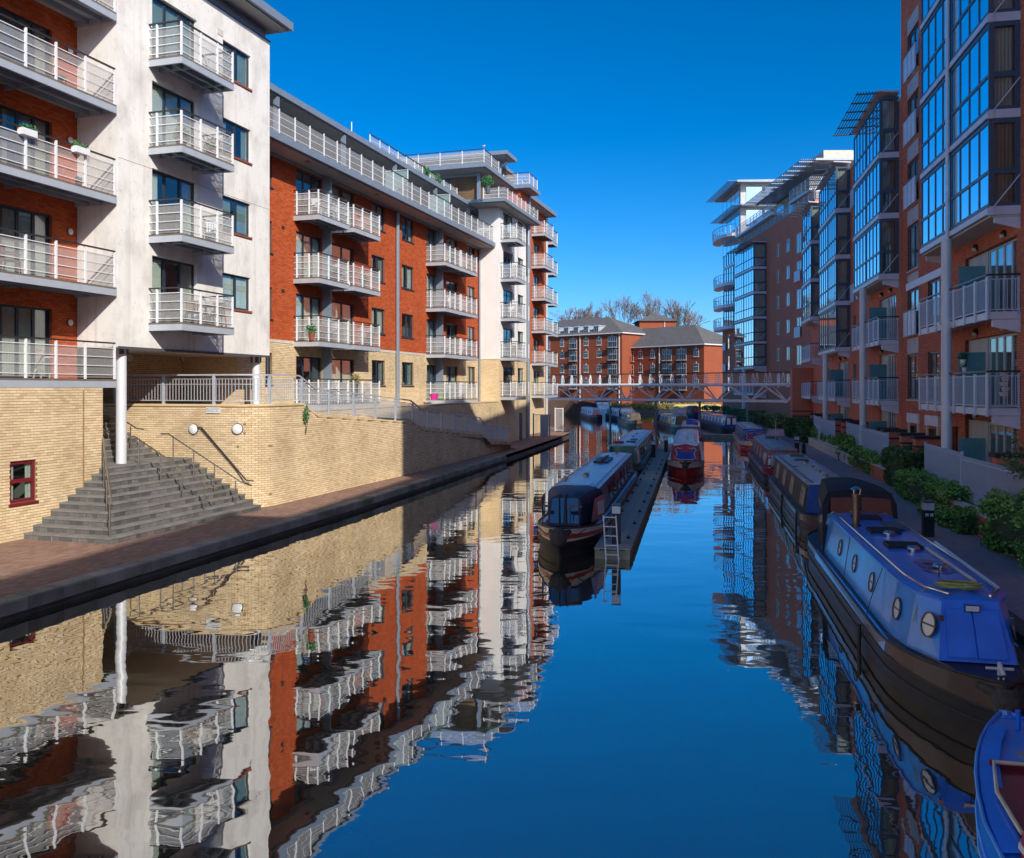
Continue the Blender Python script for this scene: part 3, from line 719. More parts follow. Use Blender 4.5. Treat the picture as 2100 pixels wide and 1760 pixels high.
bricks(rwall, FL, wRm, PZ + .01, 3.79, 'buff', ztop=lambda a: ramp_top(a) + .005, n_ind=300)
m = M().add([(-24, WS + .2, 3.66), (-17.3, WS + .2, 3.66), (-16.9, 28.3, 3.66), (-24, 28.3, 3.66)], [(0, 1, 2, 3)])
m.add([(-24, 28.3, 3.66), (-19.5, 28.3, 3.66), (-19.5, 31.5, 3.66), (-24, 31.5, 3.66)], [(0, 1, 2, 3)])
for s0, s1, z0, z1 in zip(ramp_s[:-1], ramp_s[1:], ramp_z[:-1], ramp_z[1:]): m.add([(-19.5, s0, z0 - .15), (-16.9, s0, z0 - .15), (-17.0, s1, z1 - .15), (-19.5, s1, z1 - .15)], [(0, 1, 2, 3)])
m.build('ramp_surface', 'pave_t', rwall)
for u in (398, 487):
    t_ = None
    k = (u - CU) / F; t_ = WS * (k * FL.cs - FL.sn) / (k * FL.sn + FL.cs); Yd = WS / (k * FL.sn + FL.cs)
    wall_light(rwall, wRm, t_ + 24.0, H - (880 - HV) * Yd / F, .17)
wh = M().tube([(-19.0, WS - .08, 3.07), (-18.85, WS - .09, 3.07), (-17.1, WS - .06, 1.32), (-16.85, WS - .02, 1.30)], .025, 8).build('wall_handrail', 'hand', rwall, True)
def tpos(u): k = (u - CU) / F; return WS * (k * FL.cs - FL.sn) / (k * FL.sn + FL.cs), WS / (k * FL.sn + FL.cs)
ts0, yd = tpos(424.5); ts1, _ = tpos(453); zs1, zs0 = H - (835.5 - HV) * yd / F, H - (847 - HV) * yd / F
sign = thing('notice_sign', 'small white private property sign on the buff stair wall', 'sign', FL, (ts0, WS - .04, zs0))
M().box(ts0, ts1, WS - .045, WS - .03, zs0, zs1).build('plate', 'framew', sign)
for i, tx in enumerate(('PRIVATE PROPERTY', 'RESIDENTS ONLY')):
    cu = bpy.data.curves.new('lettering', 'FONT'); cu.body = tx; cu.size = .062; cu.align_x = 'CENTER'; cu.extrude = .001; cu.materials.append(MT['black'])
    tmp = bpy.data.objects.new('lettering', cu); COL.objects.link(tmp); bpy.context.view_layer.update(); me_ = bpy.data.meshes.new_from_object(tmp.evaluated_get(bpy.context.evaluated_depsgraph_get())); bpy.data.objects.remove(tmp)
    o = bpy.data.objects.new('lettering', me_); COL.objects.link(o); o.parent = sign; o.rotation_euler = (math.radians(90), 0, 0)
    o.location = ((ts1 - ts0) / 2, -.0075, (zs1 - zs0) * (.60 - .36 * i))
# galvanised railing on the wall and down the ramp
rail = thing('galvanised_railing', 'pale galvanised railing following the retaining wall and ramp', 'railing', FL, (-16.8, 27.2, 3.85))
rp2 = [(-22.6, WS + .15)] + [(x - .16, y + .12) for x, y in arc[1:]] + [(-16.85, 38.0), (-17.6, 56.4)]
wq = Wall(rp2, -1)
def rq(a, dz):
    a = min(max(a, 1e-5), wq.len - 1e-5); x, y = wq.P(np.array(a)); zt = 3.85 if y < 28.25 else float(np.interp(y, ramp_s, ramp_z)) + .07
    return (x, y, zt + dz)
keys = sorted({*[float(x) for x in wq.L], *[float(wq.L[16] + (s - rp2[16][1])) for s in ramp_s[:-1]], wq.len})
m = M(); m2 = M()
for a0, a1 in zip(keys[:-1], keys[1:]):
    if a1 - a0 < .01: continue
    m.beam(rq(a0, 1.0), rq(a1, 1.0), .06, .05); m2.beam(rq(a0, .12), rq(a1, .12), .03, .03); m2.beam(rq(a0, .86), rq(a1, .86), .03, .02); m2.beam(rq(a0, .68), rq(a1, .68), .02, .02)
m.build('handrail', 'greyl', rail); m2.build('rail', 'greyl', rail)
a = 0
while a < wq.len:
    x, y, z = rq(a, 0); M().box(x - .035, x + .035, y - .05, y + .05, z, z + .97).build('post', 'greyl', rail); a += 2.05
n = int(wq.len / .125)
me = None
for i in range(n):
    x, y, z = rq(i * .125 + .06, 0)
    if i < 300:
        if me is None: tmp = M().box(-.01, .01, -.01, .01, .12, .85).build('baluster', 'greyl'); me = tmp.data; bpy.data.objects.remove(tmp)
        o = bpy.data.objects.new('baluster', me); COL.objects.link(o); o.parent = rail; b = BASE[rail.name]; o.location = (x - b.x, y - b.y, z - b.z)
# climbing weed on the wall corner
def leafy(m, c, r, n, size, flat=1.0):
    for _ in range(n):
        d = Vector(RNG.normal(size=3)); d.normalize(); p = Vector(c) + Vector((d.x * r[0], d.y * r[1], d.z * r[2])) * (RNG.random() ** .4)
        u = Vector(RNG.normal(size=3)).normalized(); v = u.orthogonal().normalized(); k = size * RNG.uniform(.6, 1.3)
        m.add([p - u * k, p - v * k * .45, p + u * k, p + v * k * .45], [(0, 1, 2, 3)])
    return m
def leaf_mat(name, a, b):
    m, n, l, bs = mat_new(name); g = n.new('ShaderNodeNewGeometry'); c = ramp(n, l, g.outputs['Random Per Island'], [(0, a), (.6, tuple((x + y) / 2 for x, y in zip(a, b))), (1, b)])
    l.new(c, bs.inputs['Base Color']); bs.inputs['Roughness'].default_value = .6; bs.inputs['Specular IOR Level'].default_value = .3
    bs.inputs['Subsurface Weight'].default_value = 0; return m
MT['leaf'] = leaf_mat('hedge_leaf', (.08, .19, .035), (.36, .58, .12))
MT['leaf2'] = leaf_mat('dark_shrub_leaf', (.05, .10, .035), (.18, .28, .085))
MT['leaf3'] = leaf_mat('dry_grass', (.16, .13, .04), (.30, .27, .08))
MT['leafg'] = leaf_mat('planter_leaf', (.02, .09, .03), (.06, .22, .07))
MT['twig'] = pm('bark', (.10, .075, .05), .9, var=.3, scale=6)
wd = thing('wall_weed', 'green weed hanging from a joint of the buff retaining wall', 'weed', FL, (-16.62, 28.3, 3.1))
M().tube([(-16.6, 28.35, 2.75), (-16.5, 28.3, 3.1), (-16.52, 28.2, 3.6)], [.02, .012, .005], 5).build('stem', 'twig', wd)
leafy(M(), (-16.5, 28.25, 3.45), (.08, .16, .32), 160, .045).build('foliage', 'leafg', wd)
# ------------------------------------------------------------------ left: long red brick block
FB = [3.7, 6.53, 9.37, 12.2]
B0, B1 = 30.56, 60.1
blockB = thing('apartment_block', 'long red brick apartment block with buff base and rows of double balconies', 'building', FL, (TW, B0, PZ))
wBk = wall_s(TW, B0, B1, 1)
def aB(u): return FL.S(TW, u) - B0
cols = {'door': [(607, 660), (681, 726), (875, 901), (915, 938)], 'win': [(544, 558), (762, 789), (824, 848), (959, 974)]}
holes = []
for f in FB:
    for u0, u1 in cols['door']: holes.append((aB(u0), aB(u1), f + .02, f + 2.15))
    for u0, u1 in cols['win']: holes.append((max(.02, aB(u0)), aB(u1), f + .85, f + 2.2))
hb = [h for h in holes if h[3] < 6.4]; hr = [h for h in holes if h[2] > 6.4]
panel(M(), wBk, 1.0, 6.38, hb, .16).build('base_wall', 'mort_b', blockB); panel(M(), wBk, 6.38, 14.75, hr, .16).build('brick_wall', 'mort_r', blockB)
bricks(blockB, FL, wBk, 3.3, 6.36, 'buff', hb, n_ind=0); bricks(blockB, FL, wBk, 6.52, 14.7, 'red', hr, n_ind=300)
band = M(); wBk.box(band, 0, wBk.len, .0, .03, 6.38, 6.51)
band.build('stone_band', 'stone', blockB)
for i, f in enumerate(FB):
    for k, (u0, u1) in enumerate(cols['door']): window(blockB, wBk, aB(u0), aB(u1), f + .02, f + 2.15, 3 if k in (0, 2) else 2, sill=None, name='balcony_door')
    for u0, u1 in cols['win']: window(blockB, wBk, max(.02, aB(u0)), aB(u1), f + .85, f + 2.2, 2, sill='frame')
    T1 = TW + 1.29
    for (ul, ur, wl0) in ((654, 716, 602), (726, 780, 675), (913, 945, 872), (947, 979, 905)):
        s0, s1 = FL.S(T1, ul), FL.S(T1, ur)
        balcony(blockB, TW, T1, s0, s1, f, [s0 + .03 + (s1 - s0 - .06) * q / 3 for q in range(4)], n_side=2 if ul == 654 else 1)
for u0, u1 in ((672, 680), (903, 910)): # steel fins between the paired balconies
    M().box(TW, TW + .45, FL.S(TW + .3, u0), FL.S(TW + .3, u0) + .14, 3.4, 14.5).build('steel_fin', 'grey', blockB)
M().tube([(TW + .12, FL.S(TW, 811.5), 3.0), (TW + .12, FL.S(TW, 811.5), 14.5)], .11, 10).build('downpipe', 'grey', blockB)
M().tube([(TW + .12, B1 - .12, 3.0), (TW + .12, B1 - .12, 14.5)], .07, 8).build('downpipe', 'grey', blockB)
for s_, z in ((FL.S(TW, 577), 11.4), (FL.S(TW, 577), 8.6), (FL.S(TW, 745), 11.9), (FL.S(TW, 745), 9.0)):
    m = M(); wBk.box(m, s_ - B0, s_ - B0 + .22, .01, .02, z, z + .15); m.build('air_vent', 'hand', blockB)
roof_slab(blockB, [(-30, B0), (-19.72, B0), (-19.72, B1 - .1), (-30, B1 - .1)], 14.5, 14.86, inset=.16)
M().box(-26, TW + .22, B0, B1 - .02, 14.42, 14.52).build('eave_trim', 'grey', blockB)
for k in range(4): M().box(-20.3, -20.1, B0 + 4 + k * 7, B0 + 4.2 + k * 7, 14.478, 14.499).build('soffit_vent', 'greyd', blockB)
railing(blockB, [(-19.85, B0), (-19.85, B1 - .3), (-21.5, B1 - .3)], 14.86, 1.1, 1.25)
# set-back top floor
wPb = wall_s(-22.8, B0, B1, 1); hp = [(a, a + 1.9, 14.95, 16.95) for a in (2.2, 6.6, 11.2, 15.2, 19.4, 23.4, 27.0)]
panel(M(), wPb, 14.86, 17.4, hp, .1).build('top_floor_wall', 'timber', blockB)
for k in range(16): M().box(-22.795, -22.775, B0, B1, 14.95 + k * .15, 14.95 + k * .15 + .012).build('cladding_joint', 'greyd', blockB)
for h in hp: window(blockB, wPb, *h, 2, sill=None)
for k in range(5): M().box(-21.5, -21.3, B0 + 3.4 + k * 6.2, B0 + 3.6 + k * 6.2, 14.86, 17.32).build('roof_post', 'grey', blockB)
M().box(-23.0, -22.7, B0, B1, 17.05, 17.3).build('eave_beam', 'grey', blockB)
roof_slab(blockB, [(-32, B0), (-21.2, B0), (-21.2, B1 + .2), (-32, B1 + .2)], 17.3, 17.64, inset=.16)
railing(blockB, [(-22.0, 44.5), (-22.0, 58.2)], 17.64, .95, 1.2)
for u in (817, 905): # glazed terrace screens
    s_ = FL.S(-20.5, u); M().box(-21.3, -19.95, s_, s_ + .03, 14.95, 16.5).build('terrace_screen', 'frost', blockB)
    M().tube([(-21.3, s_, 16.55), (-19.93, s_, 16.55), (-19.93, s_, 14.9)], .03, 6).build('screen_frame', 'white', blockB)
M().tube([(-26, 50, 17.6), (-26, 50, 21.2)], .03, 6).build('mast', 'white', blockB)
# terrace wall under the ground-floor balconies
tw = thing('terrace_wall', 'low buff brick terrace wall behind the ramp railing', 'wall', FL, (TP, 31.2, PZ))
wT = Wall([(TP, 31.2), (TP, 60.08)], -1); panel(M(), wT, PZ, 3.4).build('wall_core', 'mort_b', tw); bricks(tw, FL, wT, PZ + .01, 3.38, 'buff', n_ind=0)
M().box(TP - .3, TP + .03, 31.2, 60.06, 3.4, 3.47).build('brick_coping', 'buff_t', tw); M().box(TW - .1, TP - .3, 31.0, 60.06, 3.3, 3.42).build('terrace_slab', 'stone', tw)

# ------------------------------------------------------------------ left: white corner tower with stepped penthouses
C1 = 67.5
FC = [3.8, 6.65, 9.5, 12.35, 15.2]
tower = thing('corner_tower', 'clean white corner tower with stacked balconies and stepped grey penthouse roofs', 'building', FL, (TP, B1, PZ))
wC1 = wall_s(TP, B1, C1, 1)
def aC(u): return FL.S(TP, u) - B1
hc = []
for f in FC: hc += [(aC(1032), aC(1052), f + .02, f + 2.15), (aC(1062), aC(1074), f + .85, f + 2.15)]
hcb = [h for h in hc if h[3] < 6.5]; hcr = [h for h in hc if h[2] > 6.5]
panel(M(), wC1, PZ, 6.5, hcb).build('base_wall', 'buff_t', tower); panel(M(), wC1, 6.5, 17.4, hcr).build('rendered_wall', 'render2', tower)
wC2 = wall_t(B1, TW, TP, -1); panel(M(), wC2, PZ, 6.5).build('base_wall', 'buff_s', tower); panel(M(), wC2, 6.5, 17.4).build('rendered_wall', 'render2', tower)
wC3 = wall_t(C1, TW - 2, TP, 1); panel(M(), wC3, PZ, 17.4).build('end_wall', 'render2', tower)
M().box(TW, TP + .03, B1 - .03, C1 + .02, 6.46, 6.52).build('stone_band', 'stone', tower)
for i, f in enumerate(FC):
    window(tower, wC1, aC(1032), aC(1052), f + .02, f + 2.15, 2, sill=None, name='balcony_door'); window(tower, wC1, aC(1062), aC(1074), f + .85, f + 2.15, 2, sill='frame')
    s0, s1 = FL.S(TP + 1.25, 1055), FL.S(TP + 1.25, 1083)
    balcony(tower, TP, TP + 1.25, B1 + .35, s1 - .6, f, [B1 + .38, B1 + 2.0, B1 + 3.6, s1 - .65], n_side=2)
M().tube([(TP + .15, C1 - .25, PZ), (TP + .15, C1 - .25, 17.3)], .13, 10).build('downpipe', 'grey', tower)
M().box(TP + .002, TP + .04, FL.S(TP, 1065), FL.S(TP, 1070), PZ, PZ + 2.1).build('service_door', 'frameg', tower)
roof_slab(tower, [(-30, 58.4), (-18.5, 58.4), (-18.5, C1 + .6), (-30, C1 + .6)], 17.42, 17.72, inset=.2)
M().box(-26, TP - .1, B1 + .05, C1 - .1, 17.3, 17.45).build('eave_trim', 'grey', tower)
# first penthouse level
ptm = -20.7
wP = wall_s(ptm, 58.9, 66.6, 1); hp = [(2.6, 4.6, 17.8, 19.4), (5.2, 6.6, 17.8, 19.4)]
panel(M(), wP, 17.72, 19.7, hp, .1).build('penthouse_wall', 'timber', tower)
for h in hp: window(tower, wP, *h, 2, sill=None)
wP2 = wall_t(58.9, -30, ptm, -1); hp2 = [(5.6, 7.2, 17.8, 19.4)]; panel(M(), wP2, 17.72, 19.7, hp2, .1).build('penthouse_wall', 'timber', tower); window(tower, wP2, *hp2[0], 2, sill=None)
for k in range(12): M().box(-22.7, ptm + .012, 58.888, 58.899, 17.8 + k * .16, 17.812 + k * .16).build('cladding_joint', 'greyd', tower)
M().box(ptm + .05, ptm + .25, 58.6, 58.85, 17.72, 19.64).build('roof_post', 'grey', tower)
M().box(-28, ptm + .08, 58.75, 66.7, 19.45, 19.66).build('eave_beam', 'grey', tower)
M().box(-25, -19.3, 64.8, 67.3, 17.73, 19.62).build('brick_stack', 'red_s', tower)
M().box(-19.29, -19.1, 66.9, 67.1, 13.5, 19.6).build('roof_post', 'grey', tower)
railing(tower, [(-20.3, 59.0), (-18.7, 59.0), (-18.7, C1 + .2)], 17.72, .95, 1.2)
roof_slab(tower, [(-34, 57.4), (-19.6, 57.4), (-19.6, 64.4), (-34, 64.4)], 19.66, 20.0, inset=.2)
roof_slab(tower, [(-34, 64.41), (-18.4, 64.41), (-18.4, 67.4), (-34, 67.4)], 19.655, 19.995, inset=.2)
railing(tower, [(-33, 57.6), (-19.8, 57.6), (-19.8, 61.0)], 20.0, 1.0, 1.7)
wP3 = wall_s(-21.6, 66.0, 71.0, 1); panel(M(), wP3, 20.0, 22.5).build('pavilion_wall', 'timber', tower); wP4 = wall_t(66.0, -29, -21.6, -1); panel(M(), wP4, 20.0, 22.5).build('pavilion_wall', 'timber', tower)
M().box(-29, -21.5, 65.95, 71, 22.2, 22.49).build('eave_beam', 'grey', tower)
M().tube([(-21.4, 66.3, 20.0), (-21.4, 66.3, 21.9), (-20.9, 66.6, 22.4)], .11, 8).build('downpipe', 'grey', tower)
roof_slab(tower, [(-31, 64.9), (-20.4, 64.9), (-20.4, 67.6), (-31, 67.6)], 22.5, 22.85, inset=.2)
railing(tower, [(-20.6, 64.7), (-18.6, 64.7), (-18.6, 67.2)], 20.0, .95, 1.1)
p0 = 57.95
# ------------------------------------------------------------------ left: red end block
D0, D1 = C1 + .02, 78.9
FD = [3.8 + 2.84 * i for i in range(6)]
endb = thing('end_block', 'red brick end block with corner balconies beside the footbridge', 'building', FL, (TW, D0, PZ))
wD = wall_s(TW, D0, D1, 1)
def aD(u): return FL.S(TW, u) - D0
hd = [(aD(1094), aD(1106), f + .05, f + 2.1) for f in FD]
panel(M(), wD, PZ, 6.5, [h for h in hd if h[3] < 6.5]).build('base_wall', 'buff_t', endb); panel(M(), wD, 6.5, 20.2, [h for h in hd if h[2] > 6.5]).build('brick_wall', 'red_t', endb)
wD2 = wall_t(D1, -34, TW, 1); panel(M(), wD2, PZ, 6.5).build('base_wall', 'buff_s', endb); panel(M(), wD2, 6.5, 20.2).build('brick_wall', 'red_s', endb)
for f, h in zip(FD, hd):
    window(endb, wD, *h, 2, sill=None, name='balcony_door', far=True)
    balcony(endb, TW, TW + 1.2, D0 + aD(1090), D0 + aD(1109), f, [D0 + aD(1090) + .03, D0 + aD(1109) - .03], joists=False)
    balcony(endb, -23.2, -20.35, D1 + .05, D1 + 1.9, f, [D1 + .08, D1 + 1.87], joists=False, n_side=2)
M().tube([(TW + .14, D1 - .1, PZ), (TW + .14, D1 - .1, 20.2)], .13, 8).build('downpipe', 'greyl', endb)
roof_slab(endb, [(-34, D0 + 2), (TW + 1.0, D0 + 2), (TW + 1.0, D1 + .4), (-34, D1 + .4)], 20.25, 20.65, inset=.2)
M().box(-30, TW - .05, D0 + .1, D1 - .06, 20.0, 20.24).build('eave_trim', 'grey', endb)
railing(endb, [(TW + .4, 70.0), (TW + .4, 73.5)], 20.65, 1.1, 1.2)
# gates at the end of the path
g = thing('steel_gate', 'grey barred steel gate standing open by the white tower', 'gate', FL, (-19.3, 68.8, PZ))
M().box(-19.4, -19.3, 68.7, 68.8, PZ, PZ + 2.0).build('post', 'grey', g); M().box(-18.05, -17.95, 68.7, 68.8, PZ, PZ + 2.0).build('post', 'grey', g)
for z in (.1, 1.85): M().box(-19.3, -18.05, 68.73, 68.77, PZ + z, PZ + z + .05).build('rail', 'grey', g)
for k in range(11): M().box(-19.2 + k * .105, -19.18 + k * .105, 68.74, 68.76, PZ + .15, PZ + 1.85).build('bar', 'grey', g)
M().box(-18.75, -18.1, 68.70, 68.72, PZ + .15, PZ + 1.85).build('sheet', 'grey', g)
g = thing('white_gate', 'white framed gate at the tip of the left path', 'gate', FL, (-19.6, 79.5, PZ))
for t in (-20.3, -19.55): M().box(t, t + .07, 79.45, 79.55, PZ, PZ + 2.2).build('post', 'white', g)
for z in (.08, 2.1): M().box(-20.23, -19.55, 79.47, 79.53, PZ + z, PZ + z + .06).build('rail', 'white', g)
M().box(-20.22, -19.56, 79.49, 79.51, PZ + .14, PZ + 2.1).build('mesh_panel', 'net', g)

# ------------------------------------------------------------------ things on the balconies
def chair(fr, t, s, z, rot, label, mat='white', group=None, folding=False):
    r = thing('chair', label, 'chair', fr, (t, s, z), group); r.rotation_euler.z += rot; B = BASE[r.name]; BASE[r.name] = Vector()
    m = M().box(-.22, .22, -.2, .2, .40, .43); m.build('seat', mat, r)
    m = M()
    for k in range(5): m.box(-.2 + k * .085, -.14 + k * .085, .18, .205, .45, .82)
    m.box(-.22, .22, .175, .21, .80, .86); m.build('backrest', mat, r)
    for x in (-.2, .2):
        M().beam((x * 1.1, -.2, 0), (x, -.17, .41), .035, .035).build('leg', mat, r); M().beam((x * 1.1, .26, 0), (x, .18, .41), .035, .035).build('leg', mat, r)
        if not folding: M().beam((x * 1.1, -.18, .62), (x * 1.05, .2, .62), .05, .03).build('armrest', mat, r)
    return r
def table(fr, t, s, z, label, mat='timber', r_=.36):
    r = thing('table', label, 'table', fr, (t, s, z)); BASE[r.name] = Vector()
    M().lathe([(r_, .68), (r_, .71)], n=18).build('tabletop', mat, r)
    for q in range(4):
        a = q * math.pi / 2 + .4; M().beam((math.cos(a) * r_ * .8, math.sin(a) * r_ * .8, 0), (-math.cos(a) * .05, -math.sin(a) * .05, .68), .03, .03).build('leg', mat, r)
    return r
def pot(fr, t, s, z, label, pr=.13, ph=.25, leaf='leafg', lr=.25, pm_='sill', n=160, sz=.06, up=.8):
    r = thing('potted_plant', label, 'plant', fr, (t, s, z)); BASE[r.name] = Vector()
    M().lathe([(pr * .7, 0), (pr, ph), (pr * 1.08, ph), (pr * 1.08, ph + .03), (pr * .9, ph + .03)], n=14).build('pot', pm_, r, True)
    leafy(M(), (0, 0, ph + lr * up), (lr, lr, lr), n, sz).build('foliage', leaf, r); return r
def planter(fr, t, s0, s1, z, label, boxm='white'):
    r = thing('planter_box', label, 'planter', fr, (t, s0, z)); b = BASE[r.name]
    M().box(t - .1, t + .1, s0, s1, z, z + .18).build('box', boxm, r); m = M()
    for k in range(int((s1 - s0) / .12)): leafy(m, (t, s0 + .06 + k * .12, z + .24), (.1, .08, .1), 22, .05)
    m.build('foliage', 'leafg', r); return r
fl = FB[3]; T_ = TW + .75
chair(FL, T_, 35.6, fl, .6, 'white plastic chair at the near end of the top red balcony')
chair(FL, T_, 36.9, fl, -1.2, 'white plastic chair with its side to the rail on the top balcony')
chair(FL, T_ + .1, 38.0, fl, 2.2, 'white plastic chair beside the steel fin, top balcony')
chair(FL, TP + .6, 25.0, FA[0], .8, 'slatted folding chair on the lowest white block balcony', 'timber', folding=True)
chair(FL, TP + .7, 26.2, FA[0], -2.2, 'second folding chair behind the bistro table, lowest white balcony', 'timber', folding=True)
table(FL, TP + .65, 25.6, FA[0], 'round bistro table on the lowest white block balcony')
chair(FL, TP + .6, 26.0, FA[1], .5, 'white plastic chair on the second white block balcony')
pot(FL, TP + .6, 24.4, FA[2], 'bushy rust coloured plant in a pot on the third white balcony', .16, .3, 'leaf3', .3, n=260)
pot(FL, TP + .7, 25.9, FA[2], 'tall tan plant beside the window on the third white balcony', .18, .3, 'leaf3', .34, n=260)
pot(FL, TP - .35, 21.0, FRd[2], 'small red pot at the balcony corner by the white wall', .1, .18, 'leafg', .1, n=30)
planter(FL, TP + .02, Sx(TP, 40), Sx(TP, 70), FRd[2] + .9, 'white planter box hooked on the near rail by an aloe', 'white')
planter(FL, TP + .02, Sx(TP, 150), Sx(TP, 178), FRd[2] + .9, 'white planter box hooked on the rail near the white corner', 'white')
chair(FL, TW + .8, 20.6, FRd[3], 2.6, 'wooden chair at the corner of the upper red wing balcony', 'timber', folding=True)
chair(FL, TW + .8, 20.2, FRd[0], 2.8, 'pale garden chair on the lowest red wing balcony', 'stone')
chair(FL, TW + .8, 19.0, FRd[1], 2.2, 'dark red chair on the second red wing balcony', 'burg')
table(FL, TW + .75, 18.1, FRd[3], 'round wooden table on the upper red wing balcony')
for k, u in enumerate((870, 893)):
    pot(FL, -22.1, FL.S(-22.1, u), 17.64, ['round green bush behind the roof rail of the long block', 'second round bush further along the roof rail'][k], .2, .35, 'leafg', .42, 'greyd', 320, .08)
pot(FL, -19.3, FL.S(-19.3, 1000), 17.72, 'round green bush on the white tower terrace', .2, .5, 'leafg', .42, 'greyd', 320, .08)
pot(FL, -18.95, 66.5, 17.72, 'small clipped bush at the far end of the tower terrace', .18, .3, 'leafg', .3, 'greyd', 200, .08)
pot(FL, TW + 1.1, FL.S(TW + 1.1, 728), FB[0] + .2, 'orange leaved plant above the ground floor balcony rail', .16, .7, 'leaf3', .28, 'greyd', 200, .06)
MT['pink'] = pm('magenta_plastic', (.6, .02, .28), .4, var=.05); MT['lime'] = pm('lime_plastic', (.3, .55, .05), .4, var=.05)
one('storage_tub', 'magenta plastic tub on the far ground floor balcony', 'tub', FL, (TW + .9, FL.S(TW + .9, 890), FB[0]), M().lathe([(.2, 0), (.26, .35), (.24, .35), (.2, .06)], (TW + .9, FL.S(TW + .9, 890), FB[0])), 'pink', smooth=True)
one('storage_tub', 'lime green plastic tub on the far ground floor balcony', 'tub', FL, (TW + .9, FL.S(TW + .9, 905), FB[0]), M().lathe([(.17, 0), (.23, .45), (.21, .45), (.17, .06)], (TW + .9, FL.S(TW + .9, 905), FB[0])), 'lime', smooth=True)
for k, (u, f, lb) in enumerate(((690, 2, 'potted shrub on the third floor balcony left of the fin'), (745, 2, 'leafy pot on the third floor balcony by the bedroom window'), (640, 1, 'pot plant by the door of the second floor near balcony'), (760, 1, 'second floor far balcony plant against the rail'), (930, 3, 'pot plant on the top far balcony of the long block'), (965, 1, 'bushy pot on the second floor far paired balcony'))):
    pot(FL, TW + .95, FL.S(TW + .95, u), FB[f], lb, .14, .3, ['leafg', 'leaf3'][k % 2], .26, ['sill', 'greyd'][k % 2], 150, .06)
chair(FL, TW + .7, FL.S(TW + .7, 670), FB[1], 1.0, 'wooden folding chair on the second floor near balcony', 'timber', folding=True)
chair(FL, TW + .7, FL.S(TW + .7, 705), FB[2], -1.0, 'white plastic chair on the third floor near balcony')
chair(FL, TW + .7, FL.S(TW + .7, 925), FB[2], .4, 'white chair on the third floor far balcony')
table(FL, TW + .7, FL.S(TW + .7, 690), FB[0], 'small round table on the near ground floor balcony', 'white', .3)
chair(FL, TW + .7, FL.S(TW + .7, 715), FB[0], 2.4, 'white chair beside the ground floor table')
chair(FL, TP + .6, FL.S(TP + .6, 1050), FC[2], .6, 'white chair on the middle balcony of the corner tower')
chair(FL, TP + .6, FL.S(TP + .6, 1052), FC[1], .2, 'wooden chair on the second tower balcony', 'timber', folding=True)
pot(FL, TW + .7, 17.6, FRd[2], 'tall aloe like plant behind the near white planter box', .15, .4, 'leafg', .35, 'sill', 120, .09)
# a gull on the roof rail
gt, gs, gz = -19.8, 57.6, 21.05
gm = M(); rings = []
for y, r, z in ((-.24, .01, .10), (-.16, .04, .10), (-.02, .075, .11), (.1, .065, .14), (.16, .04, .19), (.2, .045, .23), (.24, .035, .24), (.27, .012, .23), (.33, .006, .22)):
    rings.append([(gt + r * math.cos(q), gs + y, gz + z + r * .8 * math.sin(q)) for q in [2 * math.pi * i / 8 for i in range(8)]])
gm.loft(rings); gm.tube([(gt - .03, gs, gz - .02), (gt - .03, gs + .01, gz + .08)], .008, 5); gm.tube([(gt + .03, gs, gz - .02), (gt + .03, gs + .01, gz + .08)], .008, 5)
one('gull', 'pale gull perched on the corner of the penthouse rail', 'gull', FL, (gt, gs, gz), gm, 'stone', smooth=True)
# ------------------------------------------------------------------ right: brick blocks with glazed bays
TR_ = 9.3; BD = .85
FF = [3.81, 6.64, 9.47, 12.3, 15.13, 17.96, 20.8]
MT['redr_band'] = pm('blue_brick_band', (.030, .028, .036), .7, var=.3, scale=5)
MT['lav'] = pm('lavender_grey_steel', (.68, .69, .77), .42, .15, var=.1)
MT['lavd'] = pm('blue_grey_railing', (.52, .62, .76), .42, .15, var=.1)
MT['tealp'] = pm('teal_screen', (.09, .27, .33), .5, var=.12)
MT['bulb'] = pm('lamp_lens', (.55, .48, .36), .3, var=.05)
MT['spand'] = pm('pale_spandrel', (.45, .44, .43), .5, .1, var=.1)
PANES = {}
def pane_obj(root, w, a0, a1, o, z0, z1, mat):
    key = (round(a1 - a0, 3), round(z1 - z0, 3), mat, w.out, abs(w.p[1][0] - w.p[0][0]) > .01)
    m = M(); w.box(m, a0, a1, o - .012, o, z0, z1); return m.build('pane', mat, root)
